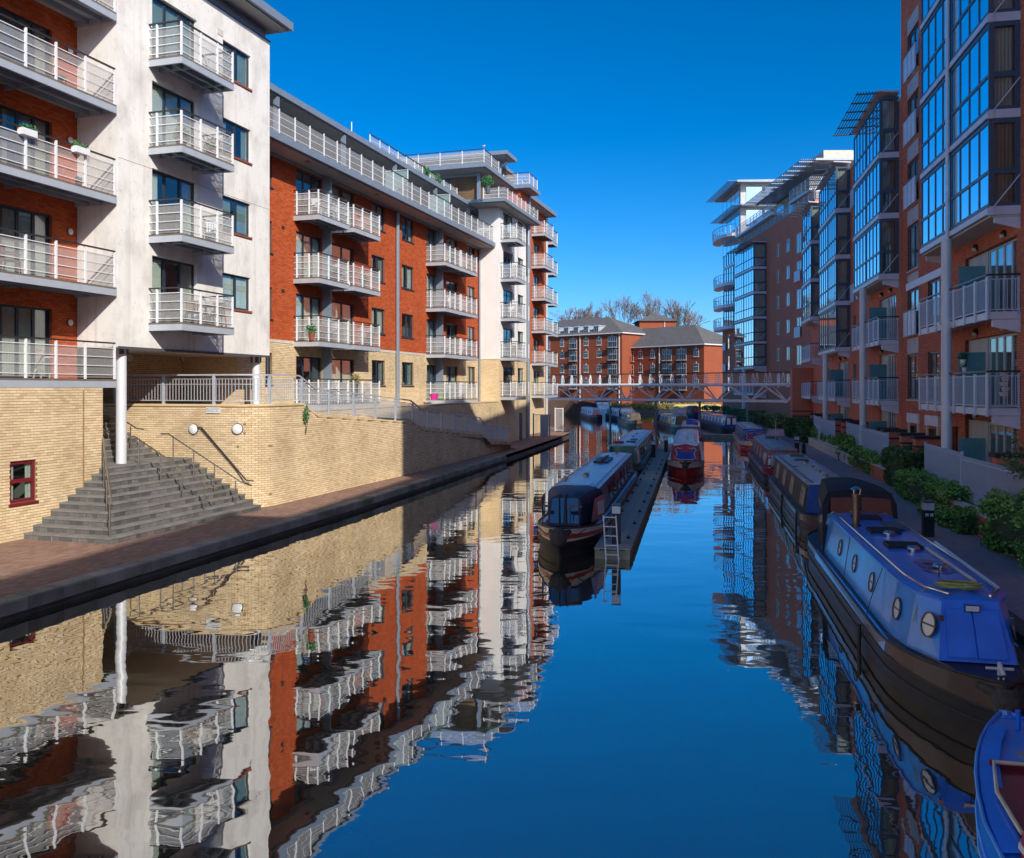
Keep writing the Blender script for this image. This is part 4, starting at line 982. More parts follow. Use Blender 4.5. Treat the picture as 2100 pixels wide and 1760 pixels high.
def bay(root, s0, s1, floors, tw=TR_, depth=BD, split=None, n=4, canopy=True, name='glazed_bay', side_c=True):
    """projecting glazed bay; floors = (z0, z1) list"""
    tf = tw - depth; wf = wall_s(tf, s0, s1, -1); L = s1 - s0; split = split or (s0 + s1) / 2
    halves = [(0.0, split - s0 - .06), (split - s0 + .06, L)]
    zb, zt = floors[0][0], floors[-1][1]
    fr_ = M()
    for z0, z1 in floors:
        wf.box(fr_, 0, L, -.10, .03, z0 + .002, z0 + .26)      # edge beam
        zt0 = z0 + .26; h = z1 - zt0; zm = zt0 + h * .40
        for h0, h1 in halves:
            for zz in (zt0 + .0, zm - .05, z1 - .12): wf.box(fr_, h0 + .05, h1 - .05, -.07, 0, zz, zz + (.1 if zz != z1 - .12 else .118))
            wf.box(fr_, h0, h0 + .05, -.075, .004, zt0, z1); wf.box(fr_, h1 - .05, h1, -.075, .004, zt0, z1)
            st = (h1 - h0) / n
            for i in range(1, n): wf.box(fr_, h0 + st * i - .022, h0 + st * i + .022, -.068, -.002, zt0 + .1, z1 - .12)
    b = fr_.build(name, 'frameg', root)
    for z0, z1 in floors:
        zt0 = z0 + .26; h = z1 - zt0; zm = zt0 + h * .40
        for h0, h1 in halves:
            st = (h1 - h0) / n
            for i in range(n):
                for c0, c1 in ((zt0 + .1, zm - .05), (zm + .05, z1 - .12)):
                    pane_obj(b, wf, h0 + st * i + (.05 if i == 0 else .022), h0 + st * (i + 1) - (.05 if i == n - 1 else .022), -.03, c0, c1, 'glassm')
        m = M(); wf.box(m, .02, L - .02, .031, .05, z0 + .03, z0 + .2); m.build('edge_beam', 'lav', b)
    # near end
    ws = wall_t(s0, tf + .002, tw, -1); m = M()
    for z0, z1 in floors:
        zt0 = z0 + .26; h = z1 - zt0; zm = zt0 + h * .40
        ws.box(m, 0, .14, -.08, .01, zt0, z1); ws.box(m, depth - .14, depth - .004, -.08, .01, zt0, z1)
        for zz, zh in ((zt0, .1), (zm - .08, .16), (z1 - .14, .138)): ws.box(m, .14, depth - .14, -.08, .008, zz, zz + zh)
    e = m.build('end_frame', 'frameg', b)
    for z0, z1 in floors:
        zt0 = z0 + .26; h = z1 - zt0; zm = zt0 + h * .40
        for c0, c1 in ((zt0 + .1, zm - .08), (zm + .08, z1 - .14)): pane_obj(b, ws, .14, depth - .14, -.03, c0, c1, 'glassd')
        m = M(); ws.box(m, .0, depth - .002, -.1, .02, z0 + .004, z0 + .258); m.build('end_beam', 'lav', b)
        curtain(root, ws, .16, depth - .16, -.16, zt0 + .1, z1 - .14, 'curt' if random.random() < .7 else 'curtt', b)
    m = M().box(tf + .05, tw, s1 - .06, s1, zb + .003, zt); m.box(tf + .5, tw - .01, s0 + .25, s1 - .07, zb + .3, zt - .02); m.build('bay_interior', 'greyd', b)
    # soffit, end wedge
    M().box(tf + .03, tw - .004, s0 + .02, s1 - .02, zb - .06, zb).build('bay_soffit', 'soffit_w', b)
    for s_ in (s0 + .005, s1 - .12): M().add([(tf + .15, s_, zb - .07), (tw - .005, s_, zb - .07), (tw - .005, s_, zb - .42), (tf + .15, s_, zb - .22)] + [(tf + .15, s_ + .1, zb - .07), (tw - .005, s_ + .1, zb - .07), (tw - .005, s_ + .1, zb - .42), (tf + .15, s_ + .1, zb - .22)], M.BF).build('bracket', 'lav', b)
    # tie rods on the near end
    for z0, z1 in floors: M().tube([(tf + .02, s0 - .05, z0 + .1), (tw - .03, s0 - .05, z0 + 1.15)], .022, 6).build('tie_rod', 'lav', b); 
    for z0, z1 in floors: M().box(tf - .06, tf + .1, s0 - .09, s0 - .02, z0 - .02, z0 + .2).build('cleat', 'lav', b)
    if canopy:
        m = M()
        m.add([(tf - .15, s0 - .25, zt + .22), (tw, s0 - .25, zt + .12), (tw, s1 + .1, zt + .12), (tf - .15, s1 + .1, zt + .22), (tf - .15, s0 - .25, zt + .28), (tw, s0 - .25, zt + .20), (tw, s1 + .1, zt + .20), (tf - .15, s1 + .1, zt + .28)], M.BF)
        c = m.build('canopy', 'lav', root)
        for k in range(7): M().box(tf - 1.0 + k * .13, tf - .965 + k * .13, s0 - .2, s1 + .3, zt + .22, zt + .25).build('louvre', 'greyd', c)
        for k in range(6): s_ = s0 + (s1 - s0) * k / 5; M().beam((tf - 1.05, s_, zt + .2), (tf - .1, s_, zt + .2), .05, .06).build('louvre_arm', 'greyd', c)
    return b
def r_balcony(root, s0, s1, z, tw=TR_, depth=BD, wedge=True, bal=.11, fins=5):
    tf = tw - depth
    b = M().box(tf, tw - .003, s0, s1, z - .12, z).build('balcony', 'soffit_w', root)
    M().box(tf - .03, tf - .002, s0 - .02, s1 + .02, z - .22, z - .01).build('fascia', 'lav', b); M().box(tf, tw - .004, s0 - .02, s0 - .002, z - .22, z - .01).build('fascia', 'lav', b)
    if wedge:
        M().add([(tf + .1, s0 + .003, z - .23), (tw - .005, s0 + .003, z - .23), (tw - .005, s0 + .003, z - .62), (tf + .1, s0 + .003, z - .44)] + [(tf + .1, s0 + .1, z - .23), (tw - .005, s0 + .1, z - .23), (tw - .005, s0 + .1, z - .62), (tf + .1, s0 + .1, z - .44)], M.BF).build('bracket', 'lav', b)
    for i in range(fins):
        s_ = s0 + (s1 - s0) * i / (fins - 1); M().box(tf - .07, tf - .031, s_ - .09, s_ + .09, z - .25, z + 1.02).build('fin_post', 'lavd', b)
    M().box(tw - .08, tw - .03, s0 - .02, s0 + .02, z - .1, z + 1.02).build('fin_post', 'lavd', b)
    M().beam((tf - .05, s1, z + 1.08), (tf - .05, s0 - .05, z + 1.08), .07, .05).add([], []).build('handrail', 'hand', b)
    M().beam((tf - .02, s0 - .01, z + 1.08), (tw, s0 - .01, z + 1.08), .06, .05).build('handrail', 'hand', b)
    m = M().beam((tf - .05, s0, z + .95), (tf - .05, s1, z + .95), .03, .03); m.beam((tf - .05, s0, z + .06), (tf - .05, s1, z + .06), .03, .03); m.beam((tf, s0, z + .95), (tw, s0, z + .95), .03, .03); m.beam((tf, s0, z + .06), (tw, s0, z + .06), .03, .03); m.build('rail', 'lavd', b)
    pts = [(tf - .05, s0 + bal * (i + .5)) for i in range(int((s1 - s0) / bal))] + [(tf + bal * (i + .5), s0) for i in range(int((tw - tf) / bal))]
    if 'bal' not in UNIT: UNIT['bal'] = unit_mesh('baluster', M().box(-.008, .008, -.008, .008, .06, .95), 'lavd')
    for x, y in pts: place(UNIT['bal'], 'baluster', b, (x, y, z))
    return b
def juliet(root, w, a0, a1, z):
    m = M(); w.box(m, a0 - .1, a1 + .1, .12, .15, z + .05, z + 1.1); p = m.build('juliet_panel', 'lav', root)
    m = M(); w.box(m, a0 - .14, a1 + .14, .10, .17, z + 1.1, z + 1.15); m.build('handrail', 'hand', p)
    for k in range(4):
        a = a0 - .08 + (a1 - a0 + .1) * k / 3; m = M(); w.box(m, a, a + .05, .152, .175, z, z + 1.09); m.build('fin_post', 'lavd', p)

# tall near block ---------------------------------------------------------------
R0, R1 = -45.0, 43.2
tall = thing('apartment_block', 'tall shaded red brick block with wide glazed bay nearest the camera', 'building', FR, (TR_, 28.0, RZ))
def aR(u): return FR.S(TR_, u) - 20.0
wTall = wall_s(TR_, 20.0, R1, -1)
colA, colB = (19.95, 21.9), (16.7, 18.4)    # window columns, distance from s = 20
hA = []
for f in FF[:6]:
    hA.append((*colA, f + .1, f + 2.05)); 
for f in FF[:2]: hA.append((*colB, f + .1, f + 2.05))
near_open = [(8.35, 13.4, f + .02, f + 2.25) for f in FF[:2]] + [(8.35, 13.4, 1.0, 3.5)]
hA += near_open + [(13.9, 15.2, 1.0, 3.0), (16.9, 18.3, 1.0, 2.75), (20.2, 21.6, 1.0, 2.75)]
panel(M(), wTall, RZ, 22.8, hA, .2).build('brick_wall', 'mort_r', tall)
bricks(tall, FR, wTall, RZ + .01, 22.8, 'redr', hA, n_ind=300)
# stepped roofline behind and beside the camera: what shades the towpath
for s0, s1, z1 in ((R0, -2.0, 21.3), (-2.0, 12.4, 19.6), (12.4, 27.2, 25.0), (27.2, R1, 22.8)):
    m = M().box(TR_ + .25, 24, s0, s1, RZ, z1)
    if s1 <= 12.5: m.box(TR_, TR_ + .25, s0, s1, RZ, z1)
    elif s0 < 20: m.box(TR_, TR_ + .25, s0, 19.99, RZ, z1); m.box(TR_, TR_ + .25, 20, s1, 22.81, z1)
    m.build('wing', 'redr_t', tall)
panel(M(), wall_t(R1, TR_, 24, 1), RZ, 22.8).build('gable_wall', 'redr_s', tall)
M().box(TR_ - .06, 24, 27.2, R1 + .05, 22.8, 22.9).build('parapet_coping', 'stone', tall)
for h in hA:
    if h[0] == colA[0] or h[0] == colB[0]:
        window(tall, wTall, *h, 2, fm='frameg', sill='stone', rec=.06, cur=random.choice(['curt', None, 'curtd']))
for i, f in enumerate(FF[:6]):
    m = M(); wTall.box(m, colA[0], colA[1], .0, .012, f + 2.1, f + 2.75); m.build('spandrel', 'spand', tall)
    if i in (1, 3, 4, 5): juliet(tall, wTall, *colA, f)
m = M(); wTall.box(m, colB[0] - .3, colA[1] + .2, .0, .03, FF[1] + 2.1, FF[1] + 2.4); m.build('lintel_beam', 'lav', tall)
b1 = bay(tall, 28.05, 35.9, [(FF[i], FF[i + 1]) for i in range(2, 6)], split=32.0)
for f in FF[:2]: r_balcony(tall, 28.05, 35.9, f, fins=8)
def column(root, t, s, z1, r=.17):
    c = M().lathe([(r, 0), (r, z1 - RZ)], (t, s, RZ), 18).build('column', 'column', root, True)
    for z in (FF[0] - .15, FF[1] - .15): M().lathe([(r * 1.06, 0), (r * 1.06, .05)], (t, s, z), 18).build('column_collar', 'lav', c)
    return c
def open_front(root, s0, s1, tw=TR_, z_list=None, wl=None):
    """recessed glazed doors with teal screen behind the balcony"""
    w_ = wall_s(tw, 20.0, R1, -1) if wl is None else wl; off = w_.p[0][1]
    for (z0, z1) in z_list:
        a0, a1 = s0 - off, s1 - off; mid = a0 + (a1 - a0) * .58
        window(root, w_, a0, mid, z0, z1, 4, fm='greyl', sill=None, gm='glassd', name='balcony_door', rec=.12, cur='curtd', room='tealp')
        m = M(); w_.box(m, mid + .02, a1, -.14, -.1, z0, z1); m.build('wall_panel', 'spand', root)
        m = M(); w_.box(m, mid + .1, mid + .14, -.05, BD * .9, z0, min(z0 + 1.75, z1)); sc = m.build('privacy_screen', 'tealp', root)
        for r_ in range(7):
            for c_ in range(3):
                m = M(); w_.box(m, mid + .09, mid + .099, .08 + c_ * .24 + (r_ % 2) * .1, .11 + c_ * .24 + (r_ % 2) * .1, z0 + .2 + r_ * .21, z0 + .23 + r_ * .21); m.build('perforation', 'greyd', sc)
        for aa in (a0 + .9, mid + .75):
            m = M(); x, y = w_.P(np.array(aa), .06); m.lathe([(.04, -.12), (.09, -.06), (.10, .04), (.04, .12)], (x, y, z1 + .22), 12); lt = m.build('wall_light', 'hand', root, True)
            M().lathe([(.03, -.13), (.08, -.09), (.085, -.01), (.03, .02)], (x - .03, y, z1 + .20), 12).build('lens', 'bulb', lt, True)
open_front(tall, 28.4, 33.35, z_list=[(f + .02, f + 2.25) for f in FF[:2]] + [(1.0, 3.3)])
column(tall, TR_ - BD - .12, 32.0, FF[2] - .05)
M().tube([(TR_ - BD - .1, 32.0, FF[2] - .05), (TR_ - BD - .1, 32.0, FF[6])], .06, 8).build('bay_post', 'column', tall, True)
for s_ in (36.9, 40.0): # ground floor door surrounds
    a = s_ - 20; 
    for aa in (a - .22, a + 1.4): m = M(); wTall.box(m, aa, aa + .22, .0, .06, 1.0, 2.9); m.build('door_jamb', 'stone', tall)
    m = M(); wTall.box(m, a - .3, a + 1.7, 0, .09, 2.9, 3.3); m.build('lintel', 'lav', tall)
    m = M(); wTall.box(m, a, a + 1.38, -.2, -.16, 1.0, 2.75); m.build('bin_store_door', 'greyd', tall)
def banded_pier(root, s, t=TR_ - .95, w_=.5, z1=2.55, d=.95):
    p = M().box(t, t + d, s, s + w_, RZ, z1 - .12).build('pier', 'redr_s', root)
    for z in (.95, 1.35, 1.75, 2.1): M().box(t - .006, t + d, s - .006, s + w_ + .006, z, z + .075).build('blue_brick_course', 'redr_band', p)
    M().prism([(t - .06, s - .06), (t + d, s - .06), (t + d, s + w_ + .06), (t - .06, s + w_ + .06)], z1 - .12, z1).build('cap', 'redr_band', p)
for s_ in (27.0, 36.3, 38.6, 42.0): banded_pier(tall, s_)

# middle block -------------------------------------------------------------------
Q0, Q1 = 43.22, 75.0
mid = thing('apartment_block', 'middle red brick block with three glazed bays and louvred sunshades', 'building', FR, (TR_, 52.0, RZ))
wMid = wall_s(TR_, Q0, Q1, -1)
wins = [(52.2, 53.8), (54.6, 55.6), (65.2, 66.8)]
hM = [(a - Q0, b - Q0, f + .1, f + 2.05) for a, b in wins for f in FF[:5]] + [(44.2 - Q0, 48.0 - Q0, f + .02, f + 2.25) for f in FF[:2]] + [(44.2 - Q0, 48.0 - Q0, 1.0, 3.3)] + [(57.2 - Q0, 61.0 - Q0, FF[0] + .02, FF[0] + 2.25), (57.2 - Q0, 61.0 - Q0, 1.0, 3.3)]
panel(M(), wMid, RZ, 17.7, hM, .2).build('brick_wall', 'redr_t', mid)
M().box(TR_ + .3, 24, Q0 + .01, Q1, RZ, 17.69).build('wing', 'redr_t', mid); M().box(TR_ - .05, 24, Q0 + .01, Q1, 17.7, 17.8).build('parapet_coping', 'stone', mid)
panel(M(), wall_t(Q1 + .001, TR_, 24, 1), RZ, 17.69).build('gable_wall', 'redr_s', mid)
for (a, b) in wins:
    for f in FF[:5]:
        window(mid, wMid, a - Q0, b - Q0, f + .1, f + 2.05, 2, fm='frameg', sill='stone', rec=.06, far=True)
        if f in (FF[2], FF[4]): juliet(mid, wMid, a - Q0, b - Q0, f)
bay(mid, 43.6, 50.4, [(FF[i], FF[i + 1]) for i in range(2, 5)], split=47.0)
bay(mid, 56.6, 64.0, [(FF[i], FF[i + 1]) for i in range(1, 5)], split=60.0)
bay(mid, 68.4, 73.6, [(FF[i], FF[i + 1]) for i in range(2, 5)], split=71.0, n=2)
for f in FF[:2]: r_balcony(mid, 43.6, 50.4, f, fins=7, bal=.13)
r_balcony(mid, 56.6, 64.0, FF[0], fins=7, bal=.15)
for f in FF[:2]: r_balcony(mid, 68.4, 73.6, f, fins=5, bal=.18)
open_front(mid, 44.2, 48.0, z_list=[(f + .02, f + 2.25) for f in FF[:2]] + [(1.0, 3.3)], wl=wMid)
open_front(mid, 57.2, 61.0, z_list=[(FF[0] + .02, FF[0] + 2.25), (1.0, 3.3)], wl=wMid)
column(mid, TR_ - BD - .12, 47.0, FF[2] - .05); column(mid, TR_ - BD - .12, 60.0, FF[1] - .05)
for s_ in (43.4, 51.0, 53.5, 56.0, 64.6, 67.4): banded_pier(mid, s_)
M().box(TR_ - 1.6, TR_, 73.8, 75.0, RZ, 6.0).build('entrance_pier', 'redr_t', mid)
for z in (.9, 1.3, 1.7, 2.1, 2.5): M().box(TR_ - 1.606, TR_, 73.79, 75.006, z, z + .09).build('blue_brick_course', 'redr_band', mid)

# far block with roof terraces -----------------------------------------------------
FX = 29.0
farb = thing('apartment_block', 'far red brick block with white roof terraces and curved corner balconies', 'building', FW, (FX, 90.0, RZ))
G0, G1 = 84.0, 113.0
FFr = [3.8 + 2.84 * i for i in range(8)]
wFar = wall_s(FX, G0, G1, -1)
def uY(u): return FX * F / (u - CU)
hF = []
for f in FFr[:6]:
    for u0, u1 in ((1611, 1619), (1592, 1599), (1515, 1521)):
        hF.append((uY(u1) - G0, uY(u0) - G0, f + .7, f + 2.1))
for f in FFr[:6]: hF.append((uY(1643) - G0, uY(1632) - G0, f + .1, f + 2.1))
panel(M(), wFar, RZ, 22.5, hF, .15).build('brick_wall', 'redr_t', farb)
for h in hF: window(farb, wFar, *h, 2, fm='framew' if h[1] - h[0] > .9 else 'frameg', sill=None, rec=.05, far=True)
for f in FFr[:6:2]: juliet(farb, wFar, uY(1643) - G0, uY(1632) - G0, f)
panel(M(), wall_t(G0, FX, 50, -1), RZ, 22.5).build('gable_wall', 'redr_s', farb); M().box(FX + .3, 50, G0 + .02, 121, RZ, 22.48).build('wing', 'redr_t', farb)
bs0, bs1 = uY(1572), uY(1531)
bay(farb, bs0, bs1, [(FFr[i], FFr[i + 1]) for i in range(1, 6)], tw=FX, depth=1.5, split=(bs0 + bs1) / 2)
r_balcony(farb, bs0, bs1, FFr[0], tw=FX, depth=1.5, fins=7, bal=.25)
column(farb, FX - 1.4, (bs0 + bs1) / 2, FFr[1], .28)
M().box(FX + .02, FX + 3, 113.02, 121, RZ, 12.2).build('lower_wing', 'redr_t', farb)
for f in FFr[:3]:
    M().box(FX - .04, FX + .019, 116.5, 117.6, f + .2, f + 2.0).build('tall_window', 'glassm', farb); M().box(FX - .2, FX - .1, 118.6, 120.2, f, f + 1.0).build('juliet_panel', 'lavd', farb)
# rounded corner balconies
def corner_balcony(z, r=1.6, y=113.3):
    arc_ = [(FX - r * math.sin(q) * 1.0, y + 4.6 - 4.6 * math.cos(q)) for q in [math.pi * i / 10 for i in range(11)]]
    b = M().prism([(FX, y), *arc_[::-1]] if False else [(x, yy) for x, yy in arc_[::-1]], z - .5, z - .1).build('balcony', 'lav', farb)
    railing(b, arc_, z - .1, 1.1, .8, 'lavd', 'hand', 'curved_railing', None, 2)
for f in FFr[3:6]: corner_balcony(f + .3)
M().box(FX + .2, FX + 3, 113.02, 121, 12.2, 22.4).build('corner_glazing', 'glassm', farb)
for k in range(7): M().box(FX + .14, FX + .199, 113.05 + k * 1.3, 113.2 + k * 1.3, 12.2, 22.4).build('mullion', 'frameg', farb)
for f in FFr[3:7]: M().box(FX + .1, FX + .199, 113.03, 121, f - .25, f + .1).build('floor_band', 'lav', farb)
# penthouse terraces
railing(farb, [(FX + .1, 112.9), (FX + .1, G0 + .1), (FX + 6, G0 + .1)], 22.5, 1.1, 1.6, 'greyl', 'greyl')
m = M().box(FX + 2.2, 48, 86.5, 112.4, 22.4, 26.0); m.build('penthouse_wall', 'stone', farb)
for k in range(6): M().box(FX + 2.14, FX + 2.199, 88 + k * 4.2, 90.6 + k * 4.2, 22.6, 23.5).build('terrace_window', 'glassm', farb)
for k in range(6): M().box(FX + 2.14, FX + 2.199, 88 + k * 4.2, 90.6 + k * 4.2, 23.9, 25.8).build('terrace_window', 'glassm', farb)
for k in range(3): M().box(FX + 2.8 + k * 2.3, FX + 4.6 + k * 2.3, 86.44, 86.499, 23.9, 25.8).build('terrace_window', 'glassm', farb)
tb = M().box(FX - .4, FX + 2.2, 97, 112.4, 23.55, 23.8).build('terrace_deck', 'lav', farb); railing(tb, [(FX - .35, 112.4), (FX - .35, 97), (FX + 2.1, 97)], 23.8, 1.1, 1.4, 'lavd', 'hand')
tb = M().box(FX - .2, FX + 2.2, 85.0, 91.5, 23.5, 23.75).build('terrace_deck', 'greyl', farb); railing(tb, [(FX - .1, 91.4), (FX - .1, 85.1), (FX + 2.2, 85.1)], 23.75, 1.1, 1.2, 'greyl', 'greyl')
c = M().hexa([(FX - .1, 83.5, 26.1), (50, 83.5, 26.1), (50, 104, 26.1), (FX - .1, 104, 26.1)], [(FX - .1, 83.5, 26.28), (50, 83.5, 26.5), (50, 104, 26.5), (FX - .1, 104, 26.28)]).build('roof_slab', 'grey', farb)
for k in range(8): M().box(FX - 1.5 + k * .18, FX - 1.44 + k * .18, 83.5, 104.5, 26.12, 26.18).build('louvre', 'grey', c)
for k in range(12): M().beam((FX - 1.55, 84 + k * 1.8, 26.06), (FX + .2, 84 + k * 1.8, 26.06), .07, .09).build('louvre_arm', 'greyl', c)
M().box(FX + 1.0, 50, 84.5, 102, 26.51, 27.3).build('plant_room', 'stone', c)
# end pavilion
M().box(FX + .3, 46, 112.5, 122, 22.4, 30.5).build('pavilion_wall', 'spand', farb)
for z in (22.6, 25.2, 28.2):
    for k in range(4): M().box(FX + .24, FX + .299, 113 + k * 2.2, 114.9 + k * 2.2, z, z + 2.1).build('terrace_window', 'glassm', farb)
    for k in range(3): M().box(FX + 1 + k * 2.4, FX + 3 + k * 2.4, 112.44, 112.499, z, z + 2.1).build('terrace_window', 'glassm', farb)
for z, o_ in ((27.5, 1.0), (30.5, 1.6)):
    c = M().hexa([(FX - o_ + 1.1, 111, z), (40, 111, z), (40, 123.5, z), (FX - o_ + 1.1, 123.5, z)], [(FX - o_ + 1.1, 111, z + .25), (40, 111, z + .4), (40, 123.5, z + .4), (FX - o_ + 1.1, 123.5, z + .25)]).build('roof_slab', 'grey', farb)
    for k in range(6): M().box(FX - o_ + k * .19, FX - o_ + .07 + k * .19, 111, 124, z + .1, z + .17).build('louvre', 'grey', c)
corner_balcony(24.6, 1.8)
# ------------------------------------------------------------------ footbridge
aL, aRr = Vector((3.0, 101.0)), Vector((26.6, 79.6))
bd = (aRr - aL); BL = bd.length; fb_ = Frame(bd.x / bd.y); ang = math.atan2(bd.x, bd.y)
class Fr2(Frame):
    def __init__(s, a): s.a = a; s.sn = math.sin(a); s.cs = math.cos(a)
FBr = Fr2(ang); b0 = FBr.local(aL.x, aL.y)
bridge = thing('footbridge', 'white tubular truss footbridge with leaf shaped rail posts crossing the canal', 'footbridge', FBr, (b0[0], b0[1], 4.6))
bt, bs = b0; DZ = 4.72
for dt in (-.9, .9): M().tube([(bt + dt, bs, DZ), (bt + dt, bs + BL, DZ)], .15, 10).build('top_chord', 'white', bridge, True)
M().box(bt - .8, bt + .8, bs, bs + BL, DZ + .02, DZ + .12).build('deck', 'greyl', bridge)
M().tube([(bt, bs + 1.6, DZ - 1.55), (bt, bs + BL - 1.8, DZ - 1.55)], .15, 10).build('bottom_chord', 'white', bridge, True)
npan = 8; pl_ = (BL - 3.4) / npan
for i in range(npan + 1):
    s_ = bs + 1.6 + i * pl_
    for dt in (-.9, .9):
        for ds in (-pl_ / 2, pl_ / 2):
            if bs - .1 < s_ + ds < bs + BL + .1: M().tube([(bt, s_, DZ - 1.55), (bt + dt, s_ + ds, DZ - .1)], .075, 7).build('diagonal', 'white', bridge, True)
for dt in (-.9, .9):
    M().beam((bt + dt, bs, DZ + 1.15), (bt + dt, bs + BL, DZ + 1.15), .07, .06).build('handrail', 'hand', bridge)
    for k in range(4): M().beam((bt + dt, bs, DZ + .3 + k * .2), (bt + dt, bs + BL, DZ + .3 + k * .2), .012, .012).build('wire', 'steel', bridge)
    n = 24
    for i in range(n + 1):
        s_ = bs + .4 + (BL - .8) * i / n
        for sg in (-1, 1): M().tube([(bt + dt, s_ + sg * .05, DZ + .1), (bt + dt, s_ + sg * .12, DZ + .40), (bt + dt, s_ + sg * .08, DZ + .75), (bt + dt, s_ + sg * .02, DZ + 1.10)], .032, 6).build('rail_post', 'white', bridge, True)
for q in (.32, .66): M().tube([(bt, bs + BL * q, -1.0), (bt, bs + BL * q, DZ - 1.5)], .12, 10).build('pier', 'greyd', bridge, True)

# ------------------------------------------------------------------ far red brick housing
WIN = {}
def far_window(root, w, a, z0, z1, wd=1.0, arch=True, door=False):
    key = (round(wd, 2), round(z1 - z0, 2), door)
    m = M(); w.box(m, a - wd / 2, a + wd / 2, -.02, .03, z0, z1); f = m.build('window', 'framew', root)
    n = 2 if wd < 1.4 else 4
    for i in range(n):
        x0 = a - wd / 2 + .07 + (wd - .07) * i / n; x1 = x0 + (wd - .07) / n - .07
        for c0, c1 in ((z0 + .07, (z0 + z1) / 2 + .1), ((z0 + z1) / 2 + .17, z1 - .07)):
            m = M(); w.box(m, x0, x1, .031, .036, c0, c1); m.build('pane', 'glassd2', f)
    m = M(); w.box(m, a - wd / 2 - .1, a + wd / 2 + .1, .0, .10, z0 - .12, z0 - .001); m.build('sill', 'stone', f)
    if arch: m = M(); w.box(m, a - .12, a + .12, .0, .08, z1 + .01, z1 + .32); m.build('keystone', 'stone', f)
    if door:
        m = M(); w.box(m, a - wd * .5, a + wd * .5, .0, .8, z0 - .25, z0 - .13); b = m.build('balcony', 'black', f)
        m = M(); w.box(m, a - wd * .5, a + wd * .5, .76, .80, z0 + .85, z0 + .92)
        for k in range(11): w.box(m, a - wd * .5 + wd * k / 10 - .015, a - wd * .5 + wd * k / 10 + .015, .765, .795, z0 - .13, z0 + .85)
        m.build('balcony_rail', 'black', f)
MT['glassd2'] = pm('far_pane', (.03, .045, .07), .08, var=.3, scale=.4, spec=.8)
MT['fred_t'] = brick_tex_mat('far_red_brickwork', 'YZX', (.30, .07, .030), (.36, .09, .04), (.25, .12, .08), stain=.2)
MT['fred_s'] = brick_tex_mat('far_red_brickwork_end', 'XZY', (.30, .07, .030), (.36, .09, .04), (.25, .12, .08), stain=.2)
# right wing: from (22.2,176) to (35,160)
def far_wing(name, label, P0, P1, zt, depth, wins, doors, rows, ridge, hipd, base_z=.5):
    d = Vector((P1[0] - P0[0], P1[1] - P0[1])); L = d.length; fr = Fr2(math.atan2(d.x, d.y)); t0, s0 = fr.local(*P0)
    r = thing(name, label, 'building', fr, (t0, s0, base_z)); w = wall_s(t0, s0, s0 + L, 1)
    panel(M(), w, base_z, zt).build('brick_wall', 'fred_t', r)
    panel(M(), wall_t(s0 + L, t0 - depth, t0, 1), base_z, zt).build('end_wall', 'fred_s', r); panel(M(), wall_t(s0, t0 - depth, t0, -1), base_z, zt).build('end_wall', 'fred_s', r)
    e = .5
    lo = [(t0 + e, s0 - e), (t0 + e, s0 + L + e), (t0 - depth - e, s0 + L + e), (t0 - depth - e, s0 - e)]
    tm = t0 - depth / 2; hi = [(tm, s0 + (0 if hipd[0] == 0 else hipd[0])), (tm, s0 + L - hipd[1])]
    V = [(x, y, zt) for x, y in lo] + [(x, y, ridge) for x, y in hi]
    ro = M().add(V, [(0, 1, 5, 4), (1, 2, 5), (2, 3, 4, 5), (3, 0, 4)]).build('roof', 'slate', r)
    M().prism([lo[0], lo[1], lo[2], lo[3]], zt - .2, zt - .005).build('gutter', 'framew', r)
    for row in rows:
        for a, wd in wins: far_window(r, w, a, row, row + 1.45, wd)
        for a, wd in doors: far_window(r, w, a, row - .55, row + 1.5, wd, door=True)
    return r, w, fr, t0, s0, L
rW, wW, frW, tW, sW, LW = far_wing('brick_housing', 'far red brick housing wing with slate hipped roof behind the footbridge', (22.2, 176), (35, 160), 12.5, 12, [(4.8, 1.1), (8.0, 1.1), (18.7, 1.15)], [(1.9, 2.2), (11.6, 2.3), (15.2, 2.3)], (1.6, 4.6, 7.5, 10.2)[1:], 16.6, (0, 7))
for a in (9.8,): M().tube([(tW + .1, sW + a, .5), (tW + .1, sW + a, 12.4)], .09, 6).build('downpipe', 'framew', rW)
lW, wLW, frL, tL, sL, LL = far_wing('brick_housing', 'far red brick housing wing with grey dormers and taller slate roof', (6.0, 186), (21.5, 171.5), 15.3, 13, [(6.0, 1.0), (12.3, 1.1), (15.6, 1.1)], [(1.8, 1.8), (8.9, 2.0), (18.9, 2.2)], (1.8, 4.8, 7.6, 10.5, 13.0)[1:], 19.1, (0, 8))
for a in (10.8, 20.6): M().tube([(tL + .1, sL + a, .5), (tL + .1, sL + a, 15.2)], .09, 6).build('downpipe', 'framew', lW)
for k in range(6):
    s_ = sL + 1.0 + k * 2.6; rise = .5
    dm = M().box(tL - 2.6, tL - .3, s_, s_ + 1.4, 15.4, 16.9).build('dormer', 'greyl', lW)
    m = M().loft([[(x, s_ + .7 + .8 * math.cos(q), 16.8 + .3 * math.sin(q)) for q in [math.pi * i / 6 for i in range(7)]] for x in (tL - .1, tL - 3.2)]); m.build('dormer_roof', 'greyl', dm)
    M().box(tL - .299, tL - .26, s_ + .15, s_ + 1.25, 15.6, 16.8).build('dormer_window', 'framew', dm); M().box(tL - .259, tL - .25, s_ + .22, s_ + .66, 15.67, 16.73).build('pane', 'glassd2', dm); M().box(tL - .259, tL - .25, s_ + .74, s_ + 1.18, 15.67, 16.73).build('pane', 'glassd2', dm)
